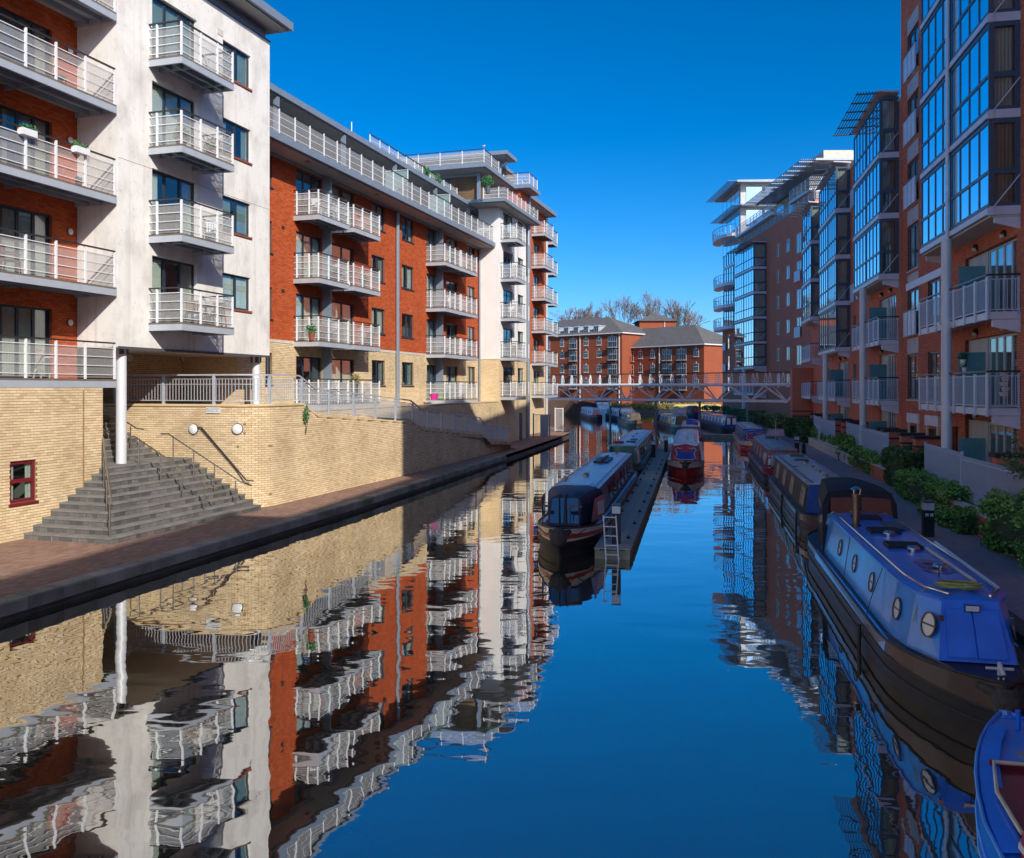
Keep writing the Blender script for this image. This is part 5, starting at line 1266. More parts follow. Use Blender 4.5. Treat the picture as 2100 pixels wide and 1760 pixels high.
# square stair tower behind
st_ = thing('brick_turret', 'square red brick turret with pyramid slate roof behind the housing', 'building', FW, (31.0, 190, .5))
M().box(27.6, 35.4, 190, 198, .5, 18.9).build('brick_wall', 'fred_s', st_)
M().add([(27, 189.4, 18.9), (36, 189.4, 18.9), (36, 198.6, 18.9), (27, 198.6, 18.9), (31.5, 194, 20.9)], [(0, 1, 4), (1, 2, 4), (2, 3, 4), (3, 0, 4), (3, 2, 1, 0)]).build('roof', 'slate', st_)
for q in (.5, .82): M().tube([(bt, bs + BL * q, -1.0), (bt, bs + BL * q, DZ - 1.5)], .09, 8).build('pier', 'greyd', bridge, True)
M().tube([(33, 189.9, 10), (33, 189.9, 18.8)], .08, 6).build('downpipe', 'framew', st_)
# canal wall on the far left and grassy bank
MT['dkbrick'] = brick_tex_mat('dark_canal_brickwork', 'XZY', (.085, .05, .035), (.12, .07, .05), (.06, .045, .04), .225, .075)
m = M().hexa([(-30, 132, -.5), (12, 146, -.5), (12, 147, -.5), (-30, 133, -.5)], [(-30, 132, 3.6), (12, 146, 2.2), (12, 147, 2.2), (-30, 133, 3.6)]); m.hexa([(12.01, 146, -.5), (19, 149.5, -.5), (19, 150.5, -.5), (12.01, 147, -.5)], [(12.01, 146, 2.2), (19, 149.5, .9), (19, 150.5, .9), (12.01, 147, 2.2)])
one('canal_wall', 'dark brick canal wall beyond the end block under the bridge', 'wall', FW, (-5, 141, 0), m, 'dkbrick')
m = M()
for i in range(900): leafy(m, (RNG.uniform(17, 37), RNG.uniform(157.5, 161), .9), (.9, .9, .9), 6, .22)
gb = m.build('bank_vegetation', 'leaf3'); gb['kind'] = 'stuff'; gb['label'] = 'dry yellow grass and scrub on the far bank'

# ------------------------------------------------------------------ bare trees beyond
MT['twigs'] = pm('winter_twig', (.19, .16, .145), .9, var=.2)
def bare_tree(x, y, h, spread, label, seed):
    rnd = random.Random(seed); t = thing('bare_tree', label, 'tree', FW, (x, y, .5), 'bare trees behind the brick housing'); BASE[t.name] = Vector()
    tr_, cr = M(), M(); tr_.tube([(0, 0, 0), (.1, 0, h * .25), (0, .1, h * .4)], [.35, .28, .22], 7)
    def grow(p, d, ln, r, lev):
        q = p + d * ln; mid_ = p + d * ln * .5 + Vector((rnd.uniform(-.1, .1), rnd.uniform(-.1, .1), 0)) * ln * .3
        (tr_ if lev < 2 else cr).tube([p, mid_, q], [max(r, .033), max(r * .8, .03), max(r * .6, .025)], 4 if lev < 3 else 3, cap=False)
        if lev >= 6: return
        for _ in range(3 if lev > 0 else 5):
            v = Vector((rnd.gauss(0, 1), rnd.gauss(0, 1), rnd.gauss(.3, .6))).normalized(); nd = (d * 1.15 + v * (.75 if lev < 2 else .8) * spread).normalized()
            nd.z = max(nd.z, .12); grow(q if rnd.random() < .6 else mid_, nd.normalized(), ln * rnd.uniform(.62, .82), r * .55, lev + 1)
    grow(Vector((0, 0, h * .3)), Vector((0, 0, 1)), h * .2, .22, 0)
    tr_.build('trunk', 'twigs', t); cr.build('crown', 'twigs', t)
for i, (u, v, Y, lb) in enumerate(((1172, 622, 215, 'wide bare tree over the dormer roof, leftmost'), (1206, 618, 225, 'bare tree just right of the leftmost one'), (1271, 612, 220, 'thin bare tree beside the turret roof'), (1330, 606, 222, 'tallest bare tree behind the brick turret'), (1384, 614, 216, 'rounded bare tree over the right slate roof'), (1412, 640, 218, 'small bare tree nearest the dark red far block'))):
    bare_tree((u - CU) * Y / F, Y, (H + (HV - v + 10) * Y / F - .5) * 1.0, .5 + .06 * (i % 3), lb, 40 + i)
# ------------------------------------------------------------------ boats
def paint(name, col, rough=.32, var=.22, coat=.5):
    if name not in MT: MT[name] = pm(name, col, rough, 0, var, 1.6, .08, 12, .5, coat)
    return name
paint('boat_blue', (.015, .21, .86)); paint('boat_blue_side', (.06, .33, .90)); paint('boat_navy2', (.07, .09, .20)); paint('boat_black', (.022, .020, .020), .5, coat=.05); paint('boat_brown', (.10, .065, .05), .35, coat=.2)
paint('boat_cream', (.78, .70, .52)); paint('boat_red', (.48, .022, .02)); paint('boat_maroon', (.26, .035, .04)); paint('boat_green', (.04, .13, .08)); paint('boat_navy', (.03, .055, .32))
paint('roof_pale_blue', (.30, .68, .95), .4, coat=.15); paint('roof_grey_blue', (.50, .60, .70), .3); paint('roof_grey', (.58, .62, .67), .35); paint('boat_white', (.80, .80, .78)); paint('boat_tan', (.17, .11, .06)); paint('roof_pink', (.34, .22, .20), .5); paint('boat_yellow', (.62, .48, .03))
MT['canvas_black'] = pm('black_canvas', (.014, .015, .02), .75, var=.2, bmp=.15, bsc=8); MT['canvas_navy'] = pm('navy_canvas', (.018, .028, .075), .6, var=.2, bmp=.15, bsc=8)
MT['canvas_blue'] = pm('blue_canvas', (.03, .10, .38), .7, var=.2, bmp=.2, bsc=8); MT['tarp'] = pm('grey_tarpaulin', (.28, .33, .40), .55, var=.25, bmp=.6, bsc=5)
MT['rope_y'] = pm('yellow_green_rope', (.42, .42, .13), .9, var=.3, scale=20); MT['rope_w'] = pm('pale_rope', (.55, .52, .46), .9, var=.2, scale=20); MT['rope_d'] = pm('old_rope', (.07, .06, .05), .95, var=.4, scale=15, bmp=.8, bsc=30)
MT['brass'] = pm('brass', (.55, .42, .18), .3, .9, var=.1); MT['chrome'] = pm('chrome', (.6, .6, .6), .15, 1, var=.05); MT['rust'] = pm('rusty_chimney', (.20, .14, .10), .35, .7, var=.4, scale=6)
MT['clearv'] = glass_mat('clear_vinyl', (.55, .62, .72), .12); MT['ringr'] = pm('red_lifebuoy', (.55, .03, .02), .5, var=.1); MT['slatwood'] = pm('weathered_wood', (.11, .085, .06), .85, var=.35, scale=3, bmp=.3, bsc=12)
MT['pontoon'] = pm('grey_pontoon_board', (.44, .43, .36), .85, var=.35, scale=2.5, bmp=.3, bsc=16); MT['pontoon_edge'] = pm('mossy_pontoon_timber', (.32, .29, .18), .9, var=.4, scale=2, bmp=.4, bsc=10)

class Boat:
    def __init__(b, name, label, fr, t, s, L, hull='boat_black', band='boat_black', stripe=None, side='boat_maroon', roof='roof_grey', B=1.9, g=.62, zr=1.48, cab=(2.6, None), rot=0, lean=.25, lb=2.7, group=None):
        b.L, b.B, b.g0, b.zr, b.lb = L, B, g, zr, lb; b.cab = (cab[0], cab[1] or L - 1.8)
        b.r = thing(name, label, 'boat', fr, (t, s, 0), group); b.r.rotation_euler.z += rot; BASE[b.r.name] = Vector()
        b.side_m, b.lean = side, lean
        ys = [0, .12, .3, .55, .85, 1.2, 1.6, 2.1, lb, 4] + [4 + (L - 5.5) * i / 5 for i in range(1, 6)] + [L - .9, L - .4, L - .12, L]
        def strip(z0, z1, n, f=1.0, out=0.0):
            m = M()
            for sg in (-1, 1):
                rings = []
                for y in ys:
                    R = []
                    for k in range(n + 1):
                        q0 = z0(y) if callable(z0) else z0; q1 = z1(y) if callable(z1) else z1; z = q0 + (q1 - q0) * k / n
                        R.append(b.hp(sg, y, z, out))
                    rings.append(R)
                m.loft(rings, False, False)
            return m
        b.hull = strip(-.45, .40, 3).build('hull', hull, b.r, True)
        strip(.40, lambda y: b.g(y), 2, out=.0).build('hull_band', band, b.r, True)
        if stripe: strip(lambda y: .40 + (b.g(y) - .62) * .5, lambda y: .50 + (b.g(y) - .62) * .6, 1, out=.012).build('hull_stripe', stripe, b.r, True)
        for zf in (lambda y: .40, lambda y: b.g(y) - .02, lambda y: .2):
            for sg in (-1, 1): M().tube([b.hp(sg, y, zf(y), .008) for y in ys], .018, 6).build('rubbing_strake', hull, b.r, True)
        M().tube([(0, b.hp(1, 0, z)[1] - .01, z) for z in (-.45, 0, .4, b.g(0))], [.05, .05, .055, .06], 8).build('stem', hull, b.r, True)
        # deck
        m = M(); rings = [[(b.hp(-1, y, b.g(y))[0], b.hp(-1, y, b.g(y))[1], b.g(y) - .03), (b.hp(1, y, b.g(y))[0], b.hp(1, y, b.g(y))[1], b.g(y) - .03)] for y in ys]
        m.loft(rings, False, False).build('deck', hull, b.r)
    def g(b, y): return b.g0 + .2 * max(0, 1 - y / 3.2) ** 2 + .06 * max(0, (y - b.L + 2) / 2)
    def w(b, y):
        y = max(0, min(y, b.L)); f = 1.0
        if y < b.lb: f = max(.04, math.sin(math.pi / 2 * (y / b.lb) ** .72))
        if y > b.L - 1.4: f = min(f, max(.35, math.sqrt(max(0, 1 - ((y - b.L + 1.4) / 1.5) ** 2))))
        return b.B / 2 * f
    def hp(b, sg, y, z, out=0):
        k = 1.0 if z > .3 else 1 - .10 * (.3 - z) / .75
        fl = -.22 * max(0, z) / .8 * max(0, 1 - y / 1.6)
        return (sg * (b.w(y) * k + out), y + fl, z)
    def sp(b, sg, y, h, out=0):   # point on the cabin side
        wb = max(.2, b.w(y) - .15); wt = wb - .13; z0 = b.g(y) - .02
        yy = y
        if y < b.cab[0] + .01: yy = y + b.lean * h
        return (sg * (wb + (wt - wb) * h + out), yy, z0 + (b.zr - z0) * h)
    def patch(b, name, sg, y0, y1, h0, h1, mat, o0=.0, o1=.02, parent=None):
        c = [(y0, h0), (y1, h0), (y1, h1), (y0, h1)]
        return M().hexa([b.sp(sg, y, h, o0) for y, h in c], [b.sp(sg, y, h, o1) for y, h in c]).build(name, mat, parent or b.r)
    def cabin(b, roof='roof_grey', camber=.07, front='boat_navy'):
        y0, y1 = b.cab; n = max(6, int((y1 - y0) / .8)); ys = [y0 + (y1 - y0) * i / n for i in range(n + 1)]
        m = M()
        for sg in (-1, 1): m.loft([[b.sp(sg, y, h) for h in (0, 1)] for y in ys], False, False)
        b.cs = m.build('cabin', b.side_m, b.r)
        rr = []
        for y in ys:
            xl, yl, zl = b.sp(-1, y, 1, .03); xr, _, _ = b.sp(1, y, 1, .03)
            rr.append([(xl, yl, zl - .02)] + [(xl + (xr - xl) * q / 6, yl, zl + camber * math.sin(math.pi * q / 6) + .012) for q in range(7)] + [(xr, yl, zl - .02)])
        b.roof = M().loft(rr).build('roof', roof, b.r, True)
        for y, nm in ((y0, 'cabin_front'), (y1, 'cabin_back')):
            a = [b.sp(-1, y, 0), b.sp(1, y, 0), b.sp(1, y, 1), b.sp(-1, y, 1)]; M().add(a, [(0, 1, 2, 3)]).build(nm, front, b.r)
        for sg in (-1, 1):
            pts = [b.sp(sg, y, 1, -.10) for y in ys]; M().tube([(x, y, z + .075) for x, y, z in pts], .018, 6).build('roof_rail', b.rail_m if hasattr(b, 'rail_m') else b.side_m, b.roof, True)
    def windows(b, ys, wd=.9, h0=.28, h1=.82, mat='glassd', fm='boat_cream', sides=(-1, 1)):
        for sg in sides:
            for y in ys:
                f = b.patch('window', sg, y - wd / 2, y + wd / 2, h0, h1, fm, .001, .016); b.patch('pane', sg, y - wd / 2 + .04, y + wd / 2 - .04, h0 + .05, h1 - .05, mat, .017, .022, f)
    def porthole(b, sg, y, h, r, rim='boat_brown', gm='curt'):
        c = Vector(b.sp(sg, y, h)); ty = (Vector(b.sp(sg, y + .1, h)) - Vector(b.sp(sg, y - .1, h))).normalized(); tz = (Vector(b.sp(sg, y, h + .1)) - c).normalized(); nn = ty.cross(tz).normalized()
        if nn.x * sg < 0: nn = -nn
        def ring(r_, o): return [c + (ty * math.cos(q) + tz * math.sin(q)) * r_ + nn * o for q in [2 * math.pi * i / 20 for i in range(20)]]
        f = M().loft([ring(r * 1.14, 0), ring(r * 1.14, .025), ring(r, .025), ring(r, .005)], True, False).build('porthole', rim, b.r, True)
        M().add(ring(r, .006), [tuple(range(20))]).build('pane', gm, f); M().beam(c + nn * .012 - ty * r, c + nn * .012 + ty * r, .02, .02).build('glazing_bar', rim, f)
    def mushroom(b, x, y, mat='brass'):
        M().lathe([(.05, -.03), (.05, .03), (.11, .035), (.11, .06), (.07, .085), (.02, .09)], (x, y, b.zr + .07), 14).build('roof_vent', mat, b.roof, True)
    def hatch(b, x, y, w_, l_, mat='canvas_black', z=.09):
        M().hexa([(x - w_ / 2, y - l_ / 2, b.zr + .03), (x + w_ / 2, y - l_ / 2, b.zr + .03), (x + w_ / 2, y + l_ / 2, b.zr + .03), (x - w_ / 2, y + l_ / 2, b.zr + .03)],
                 [(x - w_ * .46, y - l_ * .45, b.zr + .03 + z), (x + w_ * .46, y - l_ * .45, b.zr + .03 + z), (x + w_ * .46, y + l_ * .45, b.zr + .03 + z), (x - w_ * .46, y + l_ * .45, b.zr + .03 + z)]).build('hatch', mat, b.roof)
    def box(b, name, x0, x1, y0, y1, z0, z1, mat, parent=None): return M().box(x0, x1, y0, y1, z0, z1).build(name, mat, parent or b.r)
    def chimney(b, x, y, mat='rust', h=.62):
        c = M().lathe([(.1, 0), (.1, .05), (.075, .06), (.075, h), (.085, h), (.085, h + .05), (.075, h + .05)], (x, y, b.zr + .05), 14).build('chimney', mat, b.roof, True)
        M().lathe([(.12, h + .16), (.02, h + .22)], (x, y, b.zr + .05), 14).build('chimney_cap', 'chrome', c, True)
        for q in range(3): a = q * 2.1; M().tube([(x + .07 * math.cos(a), y + .07 * math.sin(a), b.zr + h + .09), (x + .09 * math.cos(a), y + .09 * math.sin(a), b.zr + h + .22)], .008, 4).build('cap_stay', 'chrome', c)
    def fender(b, y=-.02, mat='rope_d', k=1.0):
        f = M().lathe([(.05, .18 * k), (.13 * k, .12 * k), (.19 * k, 0), (.17 * k, -.14 * k), (.06, -.24 * k)], (0, y - .16 * k, b.g0 - .02), 12).build('bow_fender', mat, b.r, True)
        for sg in (-1, 1): M().tube([(sg * .08, y - .12, b.g0 + .02), (sg * .26, y + .1, b.g0 + .06)], [.09 * k, .05 * k], 8).build('fender_arm', mat, f, True)
    def canopy(b, y0, y1, z1, mat='canvas_black', win='clearv', front_win=True, slope=.25, name='canopy', side_win=True, lowz=.42):
        """canvas hood on hoops"""
        w0 = max(.25, b.w(y0) - .12); w1 = max(.3, b.w(y1) - .12); g = b.g(y0) - .02
        def ring(y, w_, dz=0): return [(-w_, y, g), (-w_ * .98, y, g + (z1 - g) * .75), (-w_ * .84, y, z1 - .06 + dz), (-w_ * .45, y, z1 + dz), (w_ * .45, y, z1 + dz), (w_ * .84, y, z1 - .06 + dz), (w_ * .98, y, g + (z1 - g) * .75), (w_, y, g)]
        r0 = [(x, y0 - slope * .0 + slope * (z - g) / (z1 - g), z) for x, y, z in ring(y0, w0, -.05)]
        rm = ring((y0 + y1) / 2 + slope / 2, (w0 + w1) / 2, .02); r1 = ring(y1, w1)
        c = M().loft([r0, [tuple(.5 * (p + q) + (.02 if k == 2 else 0) for k, (p, q) in enumerate(zip(A_, B_))) for A_, B_ in zip(r0, rm)], rm, r1], False, False).build(name, mat, b.r, True); M().add(r0, [tuple(range(8))]).build('canopy_front', mat, c); M().add(r1, [tuple(range(8))]).build('canopy_back', mat, c)
        if front_win:
            for sx in (-1, 1):
                q = []
                for fx, fz in ((.05, lowz), (.90, lowz), (.80, .84), (.05, .86)):
                    z = g + (z1 - g) * fz; q.append((sx * w0 * fx, y0 + slope * fz - .012, z))
                M().add(q, [(0, 1, 2, 3)]).build('canopy_window', win, c)
        if side_win:
            for sx in (-1, 1):
                yy = [y0 + slope * .6 + .1, (y0 + y1) / 2 + .05, y1 - .15]; ww = [np.interp(y, [y0, y1], [w0, w1]) for y in yy]
                q = []
                M().add([(sx * (ww[0] * .992 + .012), yy[0], g + (z1 - g) * .28), (sx * (ww[2] * .992 + .012), yy[2], g + (z1 - g) * .28), (sx * (ww[2] * .985 + .012), yy[2], g + (z1 - g) * .70), (sx * (ww[0] * .985 + .012), yy[0], g + (z1 - g) * .70)], [(0, 1, 2, 3)]).build('canopy_window', win, c)
        return c

# --- big blue boat on the right
b = Boat('narrowboat', 'big bright blue narrowboat with black canopy moored nearest along the right bank', FR, 3.74, 11.9, 12.6, hull='boat_black', band='boat_brown', side='boat_blue_side', cab=(.95, 10.0), lean=.38, zr=1.45)
b.rail_m = 'chrome'; b.cabin('boat_blue', .06, 'boat_blue'); MT['glint'] = MT['steel']
for y, h, r in ((7.6, .52, .155), (5.9, .52, .155), (4.25, .52, .155), (2.35, .52, .155), (1.28, .55, .16)):
    for sg in (-1, 1): b.porthole(sg, y, h, r, gm='boat_white')
for sg in (-1, 1):
    b.patch('panel_joint', sg, 6.75, 6.78, .0, 1.0, 'boat_brown', .001, .008); b.patch('gunwale_step', sg, 2.2, 9.8, -.22, .0, 'boat_blue_side', .10, .14)
    b.patch('tunnel_band', sg, .5, 3.0, -.18, -.02, 'rust', .12, .135)
for x0, x1 in ((-.37, -.012), (.012, .37)):   # front doors on the leaning cabin front
    d = []
    for x, h in ((x0, .08), (x1, .08), (x1 * .9, .86), (x0 * .9, .86)):
        px, py, pz = b.sp(1, .95, h); d.append((x, py - .012, pz))
    M().hexa(d, [(x, y - .025, z) for x, y, z in d]).build('cabin_door', 'boat_blue', b.r)
px, py, pz = b.sp(1, .95, .98)
lamp = b.box('headlamp', -.10, .10, py - .12, py - .02, pz - .12, pz - .02, 'chrome'); b.box('lens', -.085, .085, py - .128, py - .121, pz - .105, pz - .035, 'boat_white', lamp)
b.box('marker_light', -.04, .04, py + .05, py + .09, pz + .02, pz + .08, 'boat_red')
for sg in (-1, 1):
    x, y, z = b.sp(sg, 1.05, .75, .01); b.box('side_lamp', x - .03, x + .03, y - .03, y + .03, z - .04, z + .04, 'chrome')
for y, w_ in ((5.2, .62), (6.9, .60), (8.7, .6)): b.hatch(-.02, y, w_, .55)
for x, y in ((.05, 4.75), (.1, 3.2), (-.02, 6.4), (-.05, 9.3), (.1, 1.9)): b.mushroom(x, y, 'chrome')
b.chimney(-.42, 7.6)
for y in (3.7, 3.35, 3.0): M().lathe([(.22, 0), (.22, .004)], (.02, y, b.zr + .073), 24).build('roof_patch', 'boat_navy', b.roof)
M().tube([(-.1, 2.5, b.zr + .08), (-.1, 2.5, b.zr + .25)], .012, 6).build('pin', 'boat_black', b.roof)
M().tube([(.32, 2.2, b.zr + .10), (.3, 4.9, b.zr + .10)], .025, 7).build('boat_pole', 'rope_w', b.roof, True); M().tube([(.5, 1.8, b.zr + .10), (.62, 5.6, b.zr + .10)], .03, 7).build('boat_pole', 'greyl', b.roof, True)
M().box(.12, .52, 7.2, 8.1, b.zr + .075, b.zr + .10).build('solar_panel', 'greyd', b.roof)
rc = M()
for k in range(16):
    rx, ry = .20 + .006 * k, .115 + .004 * (k % 5); cx, cy = -.02 + RNG.normal(0, .022), 1.72 + RNG.normal(0, .016)
    rc.tube([(cx + rx * math.cos(q), cy + ry * math.sin(q), b.zr + .10 + .009 * (k % 8) + .008 * math.sin(3 * q + k)) for q in [2 * math.pi * i / 20 for i in range(21)]], .0095, 5)
rc.tube([(-.2, 1.75, b.zr + .1), (-.4, 1.78, b.zr + .09), (-.52, 1.7, b.zr + .03), (-.6, 1.68, b.zr - .2), (-.66, 1.66, b.zr - .42)], .0095, 5)
w0 = FR.local(*b.r.matrix_basis.translation[:2])
rope = rc.build('coiled_rope', 'rope_y', None, True); rope.location = b.r.location; rope.rotation_euler = b.r.rotation_euler; tag(rope, 'coiled yellow green rope on the big blue boat roof', 'rope')
b.canopy(9.5, 12.2, 2.08, 'canvas_black', 'clearv', True, .18); b.fender(-.02, 'rope_d', 1.0)
cp = [o for o in b.r.children if o.name.startswith('canopy')][0]
for k in range(7): M().lathe([(.014, 0), (.014, .01)], (-.6 + k * .2, 9.66, 1.80), 6).build('press_stud', 'boat_white', cp)
for sg in (-1, 1):
    m = M()
    for k in range(9): y = .05 + k * .055; m.tube([(sg * (.03 + k * .045), y + .02 * math.cos(q), b.g(.2) - .02 - .028 * k * (1 - k / 12) * 2 + .022 * math.sin(q)) for q in [2 * math.pi * i / 8 for i in range(9)]], .006, 4)
    m.build('chain', 'steel', b.r)
tb = M().tube([(0, .1, b.g(.1)), (0, .1, b.g(.1) + .14), (.02, .02, b.g(.1) + .02)], .03, 8).build('bow_post', 'boat_white', b.r, True); M().tube([(-.16, .1, b.g(.1) + .08), (.16, .1, b.g(.1) + .08)], .018, 6).build('cross_bar', 'boat_white', tb)
M().tube([b.sp(-1, 3.55, 1.0, .02), b.sp(-1, 3.7, .3, .10), (-1.02, 3.8, .05)], .008, 5).build('fender_line', 'boat_black', b.r); M().tube([(-1.02, 3.78, .42), (-1.02, 3.82, -.02)], .035, 7).build('side_fender', 'boat_black', b.r, True)

for y0_, dy_ in ((.3, 1.2), (11.6, .6)):
    M().tube([(.35 if y0_ < 1 else .8, y0_, b.g(y0_) + .03), (.95, y0_ + dy_ * .5, b.g(y0_) - .12), (1.5, y0_ + dy_, .47)], .012, 5).build('mooring_rope', 'rope_w', b.r, True)
# --- bow at the bottom right corner
b = Boat('narrowboat', 'blue bow with dark red well poking in at the bottom right corner', FR, 3.34, 10.3, 9.0, hull='boat_blue_side', band='boat_blue', side='boat_red', cab=(2.5, 8.0), rot=math.pi, lb=3.0, g=.66)
b.cabin('roof_grey_blue', .06, 'boat_maroon'); b.side_m = 'boat_red'
m = M()
for sg in (-1, 1):
    R = [[b.hp(sg, y, b.g(y) + .0, -.02), tuple(np.array(b.hp(sg, y, b.g(y), -.2)) + (0, 0, .02))] for y in (.35, .7, 1.1, 1.6, 2.1, 2.6)]
    m.loft(R, False, False)
m.build('side_deck', 'boat_blue', b.r); b.box('well_bulkhead', -.55, .55, 1.02, 1.06, .3, .80, 'boat_maroon'); M().prism([(-.5, 1.1), (.5, 1.1), (.66, 1.7), (.70, 2.44), (-.70, 2.44), (-.66, 1.7)], .70, .735).build('well_floor', 'boat_maroon', b.r); M().tube([(-.72, 2.42, .76), (-.68, 1.7, .77), (-.52, 1.08, .80), (.52, 1.08, .80), (.68, 1.7, .77), (.72, 2.42, .76)], .02, 6).build('well_coaming', 'boat_cream', b.r, True); M().lathe([(.22, 0), (.22, .03)], (-.02, .7, .72), 18).build('mat', 'tarp', b.r)
for sg in (-1, 1): b.patch('cream_line', sg, 2.55, 7.5, .06, .12, 'boat_cream', .001, .012); b.patch('panel', sg, 2.6, 7.5, .14, .9, 'boat_maroon', .001, .01)
M().tube([(0, .15, .8), (0, .15, 1.0)], .03, 8).build('bow_post', 'boat_blue', b.r, True); M().tube([(-.15, .15, .92), (.15, .15, .92)], .02, 6).build('cross_bar', 'boat_blue', b.r, True); b.fender(-.02, 'rope_d', .8)

# --- second boat along the right bank
b = Boat('narrowboat', 'dark sided narrowboat with grey roof directly behind the blue boat', FR, 4.05, 25.6, 14.8, hull='boat_black', band='boat_brown', side='boat_black', roof='roof_grey_blue', cab=(2.2, 13.4), lean=.05)
b.cabin('roof_grey_blue', .08, 'canvas_blue'); b.windows([3.1, 6.2, 8.8, 11.4], 1.1, .16, .86, 'curtt', 'boat_tan'); b.windows([3.3], .35, .3, .75, 'glassd', 'boat_white')
for y in (4, 5.6, 7.4, 9.2): b.mushroom(.05, y, 'brass')
b.hatch(.05, 10.4, .55, .5, 'boat_black'); b.hatch(-.4, 7.9, .3, .4, 'boat_green', .04); b.box('tank', -.2, .35, 12.2, 12.8, b.zr + .07, b.zr + .2, 'boat_green', b.roof)
for y in (2.6, 7.2): M().tube([(-.98, y, .62), (-1.0, y, .0)], .035, 7).build('side_fender', 'boat_black', b.r, True)
for k in range(3): b.box('firewood', -.45 + k * .14, -.35 + k * .14, 1.2 + .05 * k, 1.75, b.g(1.4), b.g(1.4) + .08, 'slatwood')
M().tube([(.1, 12.5, b.zr + .2), (.1, 12.5, b.zr + .35), (.3, 12.5, b.zr + .4)], .02, 6).build('filler_pipe', 'ringr', b.roof); b.fender(k=.7)
# --- third: tarpaulin boat
b = Boat('narrowboat', 'red bowed narrowboat under a sagging grey tarpaulin', FR, 4.1, 41.0, 14.5, hull='boat_black', band='boat_red', side='boat_maroon', roof='tarp', cab=(1.9, 13.0), lean=.1)
b.cabin('tarp', .16, 'boat_maroon'); b.windows([4, 6.2, 8.4, 10.6], .9, .2, .8, 'tarp', 'boat_red'); b.fender(k=.7)
b.canopy(1.0, 3.2, 1.35, 'tarp', 'tarp', False, .5, 'tarpaulin', False); b.box('stripe_panel', -.6, .6, .95, .97, .62, .8, 'boat_navy')
M().tube([(-.1, 5, b.zr + .1), (-.1, 5, b.zr + 1.3)], .012, 5).build('aerial', 'steel', b.roof)
m = M(); rr = .24
m.tube([(-.72 + 0 * q, .92 + rr * math.cos(q) * .6, 1.0 + rr * math.sin(q)) for q in [2 * math.pi * i / 20 for i in range(21)]], .055, 8, False)
lb_ = m.build('lifebuoy', 'boat_white', b.r, True)
for q0 in (.4, 2.0, 3.6, 5.1): M().tube([(-.72, .92 + rr * math.cos(q) * .6, 1.0 + rr * math.sin(q)) for q in [q0 + .12 * i for i in range(5)]], .058, 8).build('band', 'ringr', lb_, True)
b.box('green_crate', -.3, .35, 8.5, 9.0, b.zr + .12, b.zr + .3, 'boat_green', b.roof)
# scroll decorated bow covers
def scroll(b, y, z0, z1, w_, inner, border, lean=.35):
    pts = [(0, .0), (.62, .0), (.98, .12), (.80, .34), (.84, .56), (1.0, .72), (.78, .86), (.52, .80), (.26, .84), (.0, 1.0)]
    full = pts + [(-x, z) for x, z in pts[-2:0:-1]]
    def at(x, z, o): return (x * w_, y + lean * z - o, z0 + (z1 - z0) * z)
    M().add([at(x, z, .014) for x, z in full], [tuple(range(len(full)))]).build('scroll_panel', inner, b.r)
    m = M(); m.tube([at(x, z, .02) for x, z in full + [full[0]]], .022, 5).build('scroll_border', border, b.r)
def front_cover(b, y, z1, mat, lean=.35, back=1.6):
    w_ = b.w(y + .5) - .08; g = b.g(y) - .02
    f = [(-w_, y, g), (w_, y, g), (w_ * .86, y + lean, z1 - .08), (0, y + lean, z1 + .02), (-w_ * .86, y + lean, z1 - .08)]
    wb_ = b.w(y + back) - .15; r = [(-wb_, y + back, g), (wb_, y + back, g), (wb_ * .86, y + back, z1 - .05), (0, y + back, z1 + .04), (-wb_ * .86, y + back, z1 - .05)]
    M().loft([f, r], True, True).build('bow_cover', mat, b.r); return w_, g
# --- fourth on the right bank
b = Boat('narrowboat', 'navy narrowboat with red heart shaped scroll on its bow, right bank', FR, 4.1, 62.6, 15, hull='boat_red', band='boat_cream', side='boat_navy', roof='roof_grey', cab=(2.4, 13.6))
b.cabin('roof_grey', .07, 'boat_navy'); b.windows([4, 6, 8, 10], .8, .3, .8); w_, g = front_cover(b, .9, 1.4, 'boat_navy'); scroll(b, .9, g + .1, 1.33, w_ * .85, 'boat_red', 'boat_cream'); b.fender(k=.7)
for y in (5, 8): b.hatch(0, y, .5, .6, 'roof_grey')
# --- boat moored left of the pontoon
b = Boat('narrowboat', 'pale blue roofed narrowboat with navy see-through bow canopy left of the pontoon', FR, -3.42, 22.5, 18.0, hull='boat_black', band='boat_cream', stripe='boat_red', side='boat_navy2', roof='roof_pale_blue', cab=(2.9, 16.6), lean=.05)
b.rail_m = 'boat_navy'; b.cabin('roof_pale_blue', .06, 'boat_navy'); b.windows([6.0, 7.4, 9, 10.6, 12.2, 13.8, 15.2], .95, .2, .82, 'glassd', 'boat_black')
for sg in (-1, 1): b.patch('red_panel', sg, 8.0, 9.9, .62, .98, 'boat_red', .017, .026); b.patch('lower_panel', sg, 4.0, 16.4, .02, .14, 'boat_black', .001, .01); b.patch('gunwale_walk', sg, 1.6, 17.0, -.08, -.03, 'roof_pale_blue', .02, .14)
c = b.canopy(.75, 3.1, 1.55, 'canvas_navy', 'clearv', True, .30, 'bow_canopy', False, lowz=.08)
for sg in (-1, 1):
    q = [(sg * (b.w(y) - .095), y, z) for y, z in ((1.25, .72), (2.95, .72), (2.95, 1.36), (1.5, 1.36))]
    M().add([(x + sg * .02, y, z) for x, y, z in q], [(0, 1, 2, 3)]).build('name_board', 'boat_red', c)
    M().add([(x + sg * .026, 2.15 + (y - 2.15) * .6, 1.02 + (z - 1.02) * .6) for x, y, z in q], [(0, 1, 2, 3)]).build('painted_mark', 'boat_white', c)
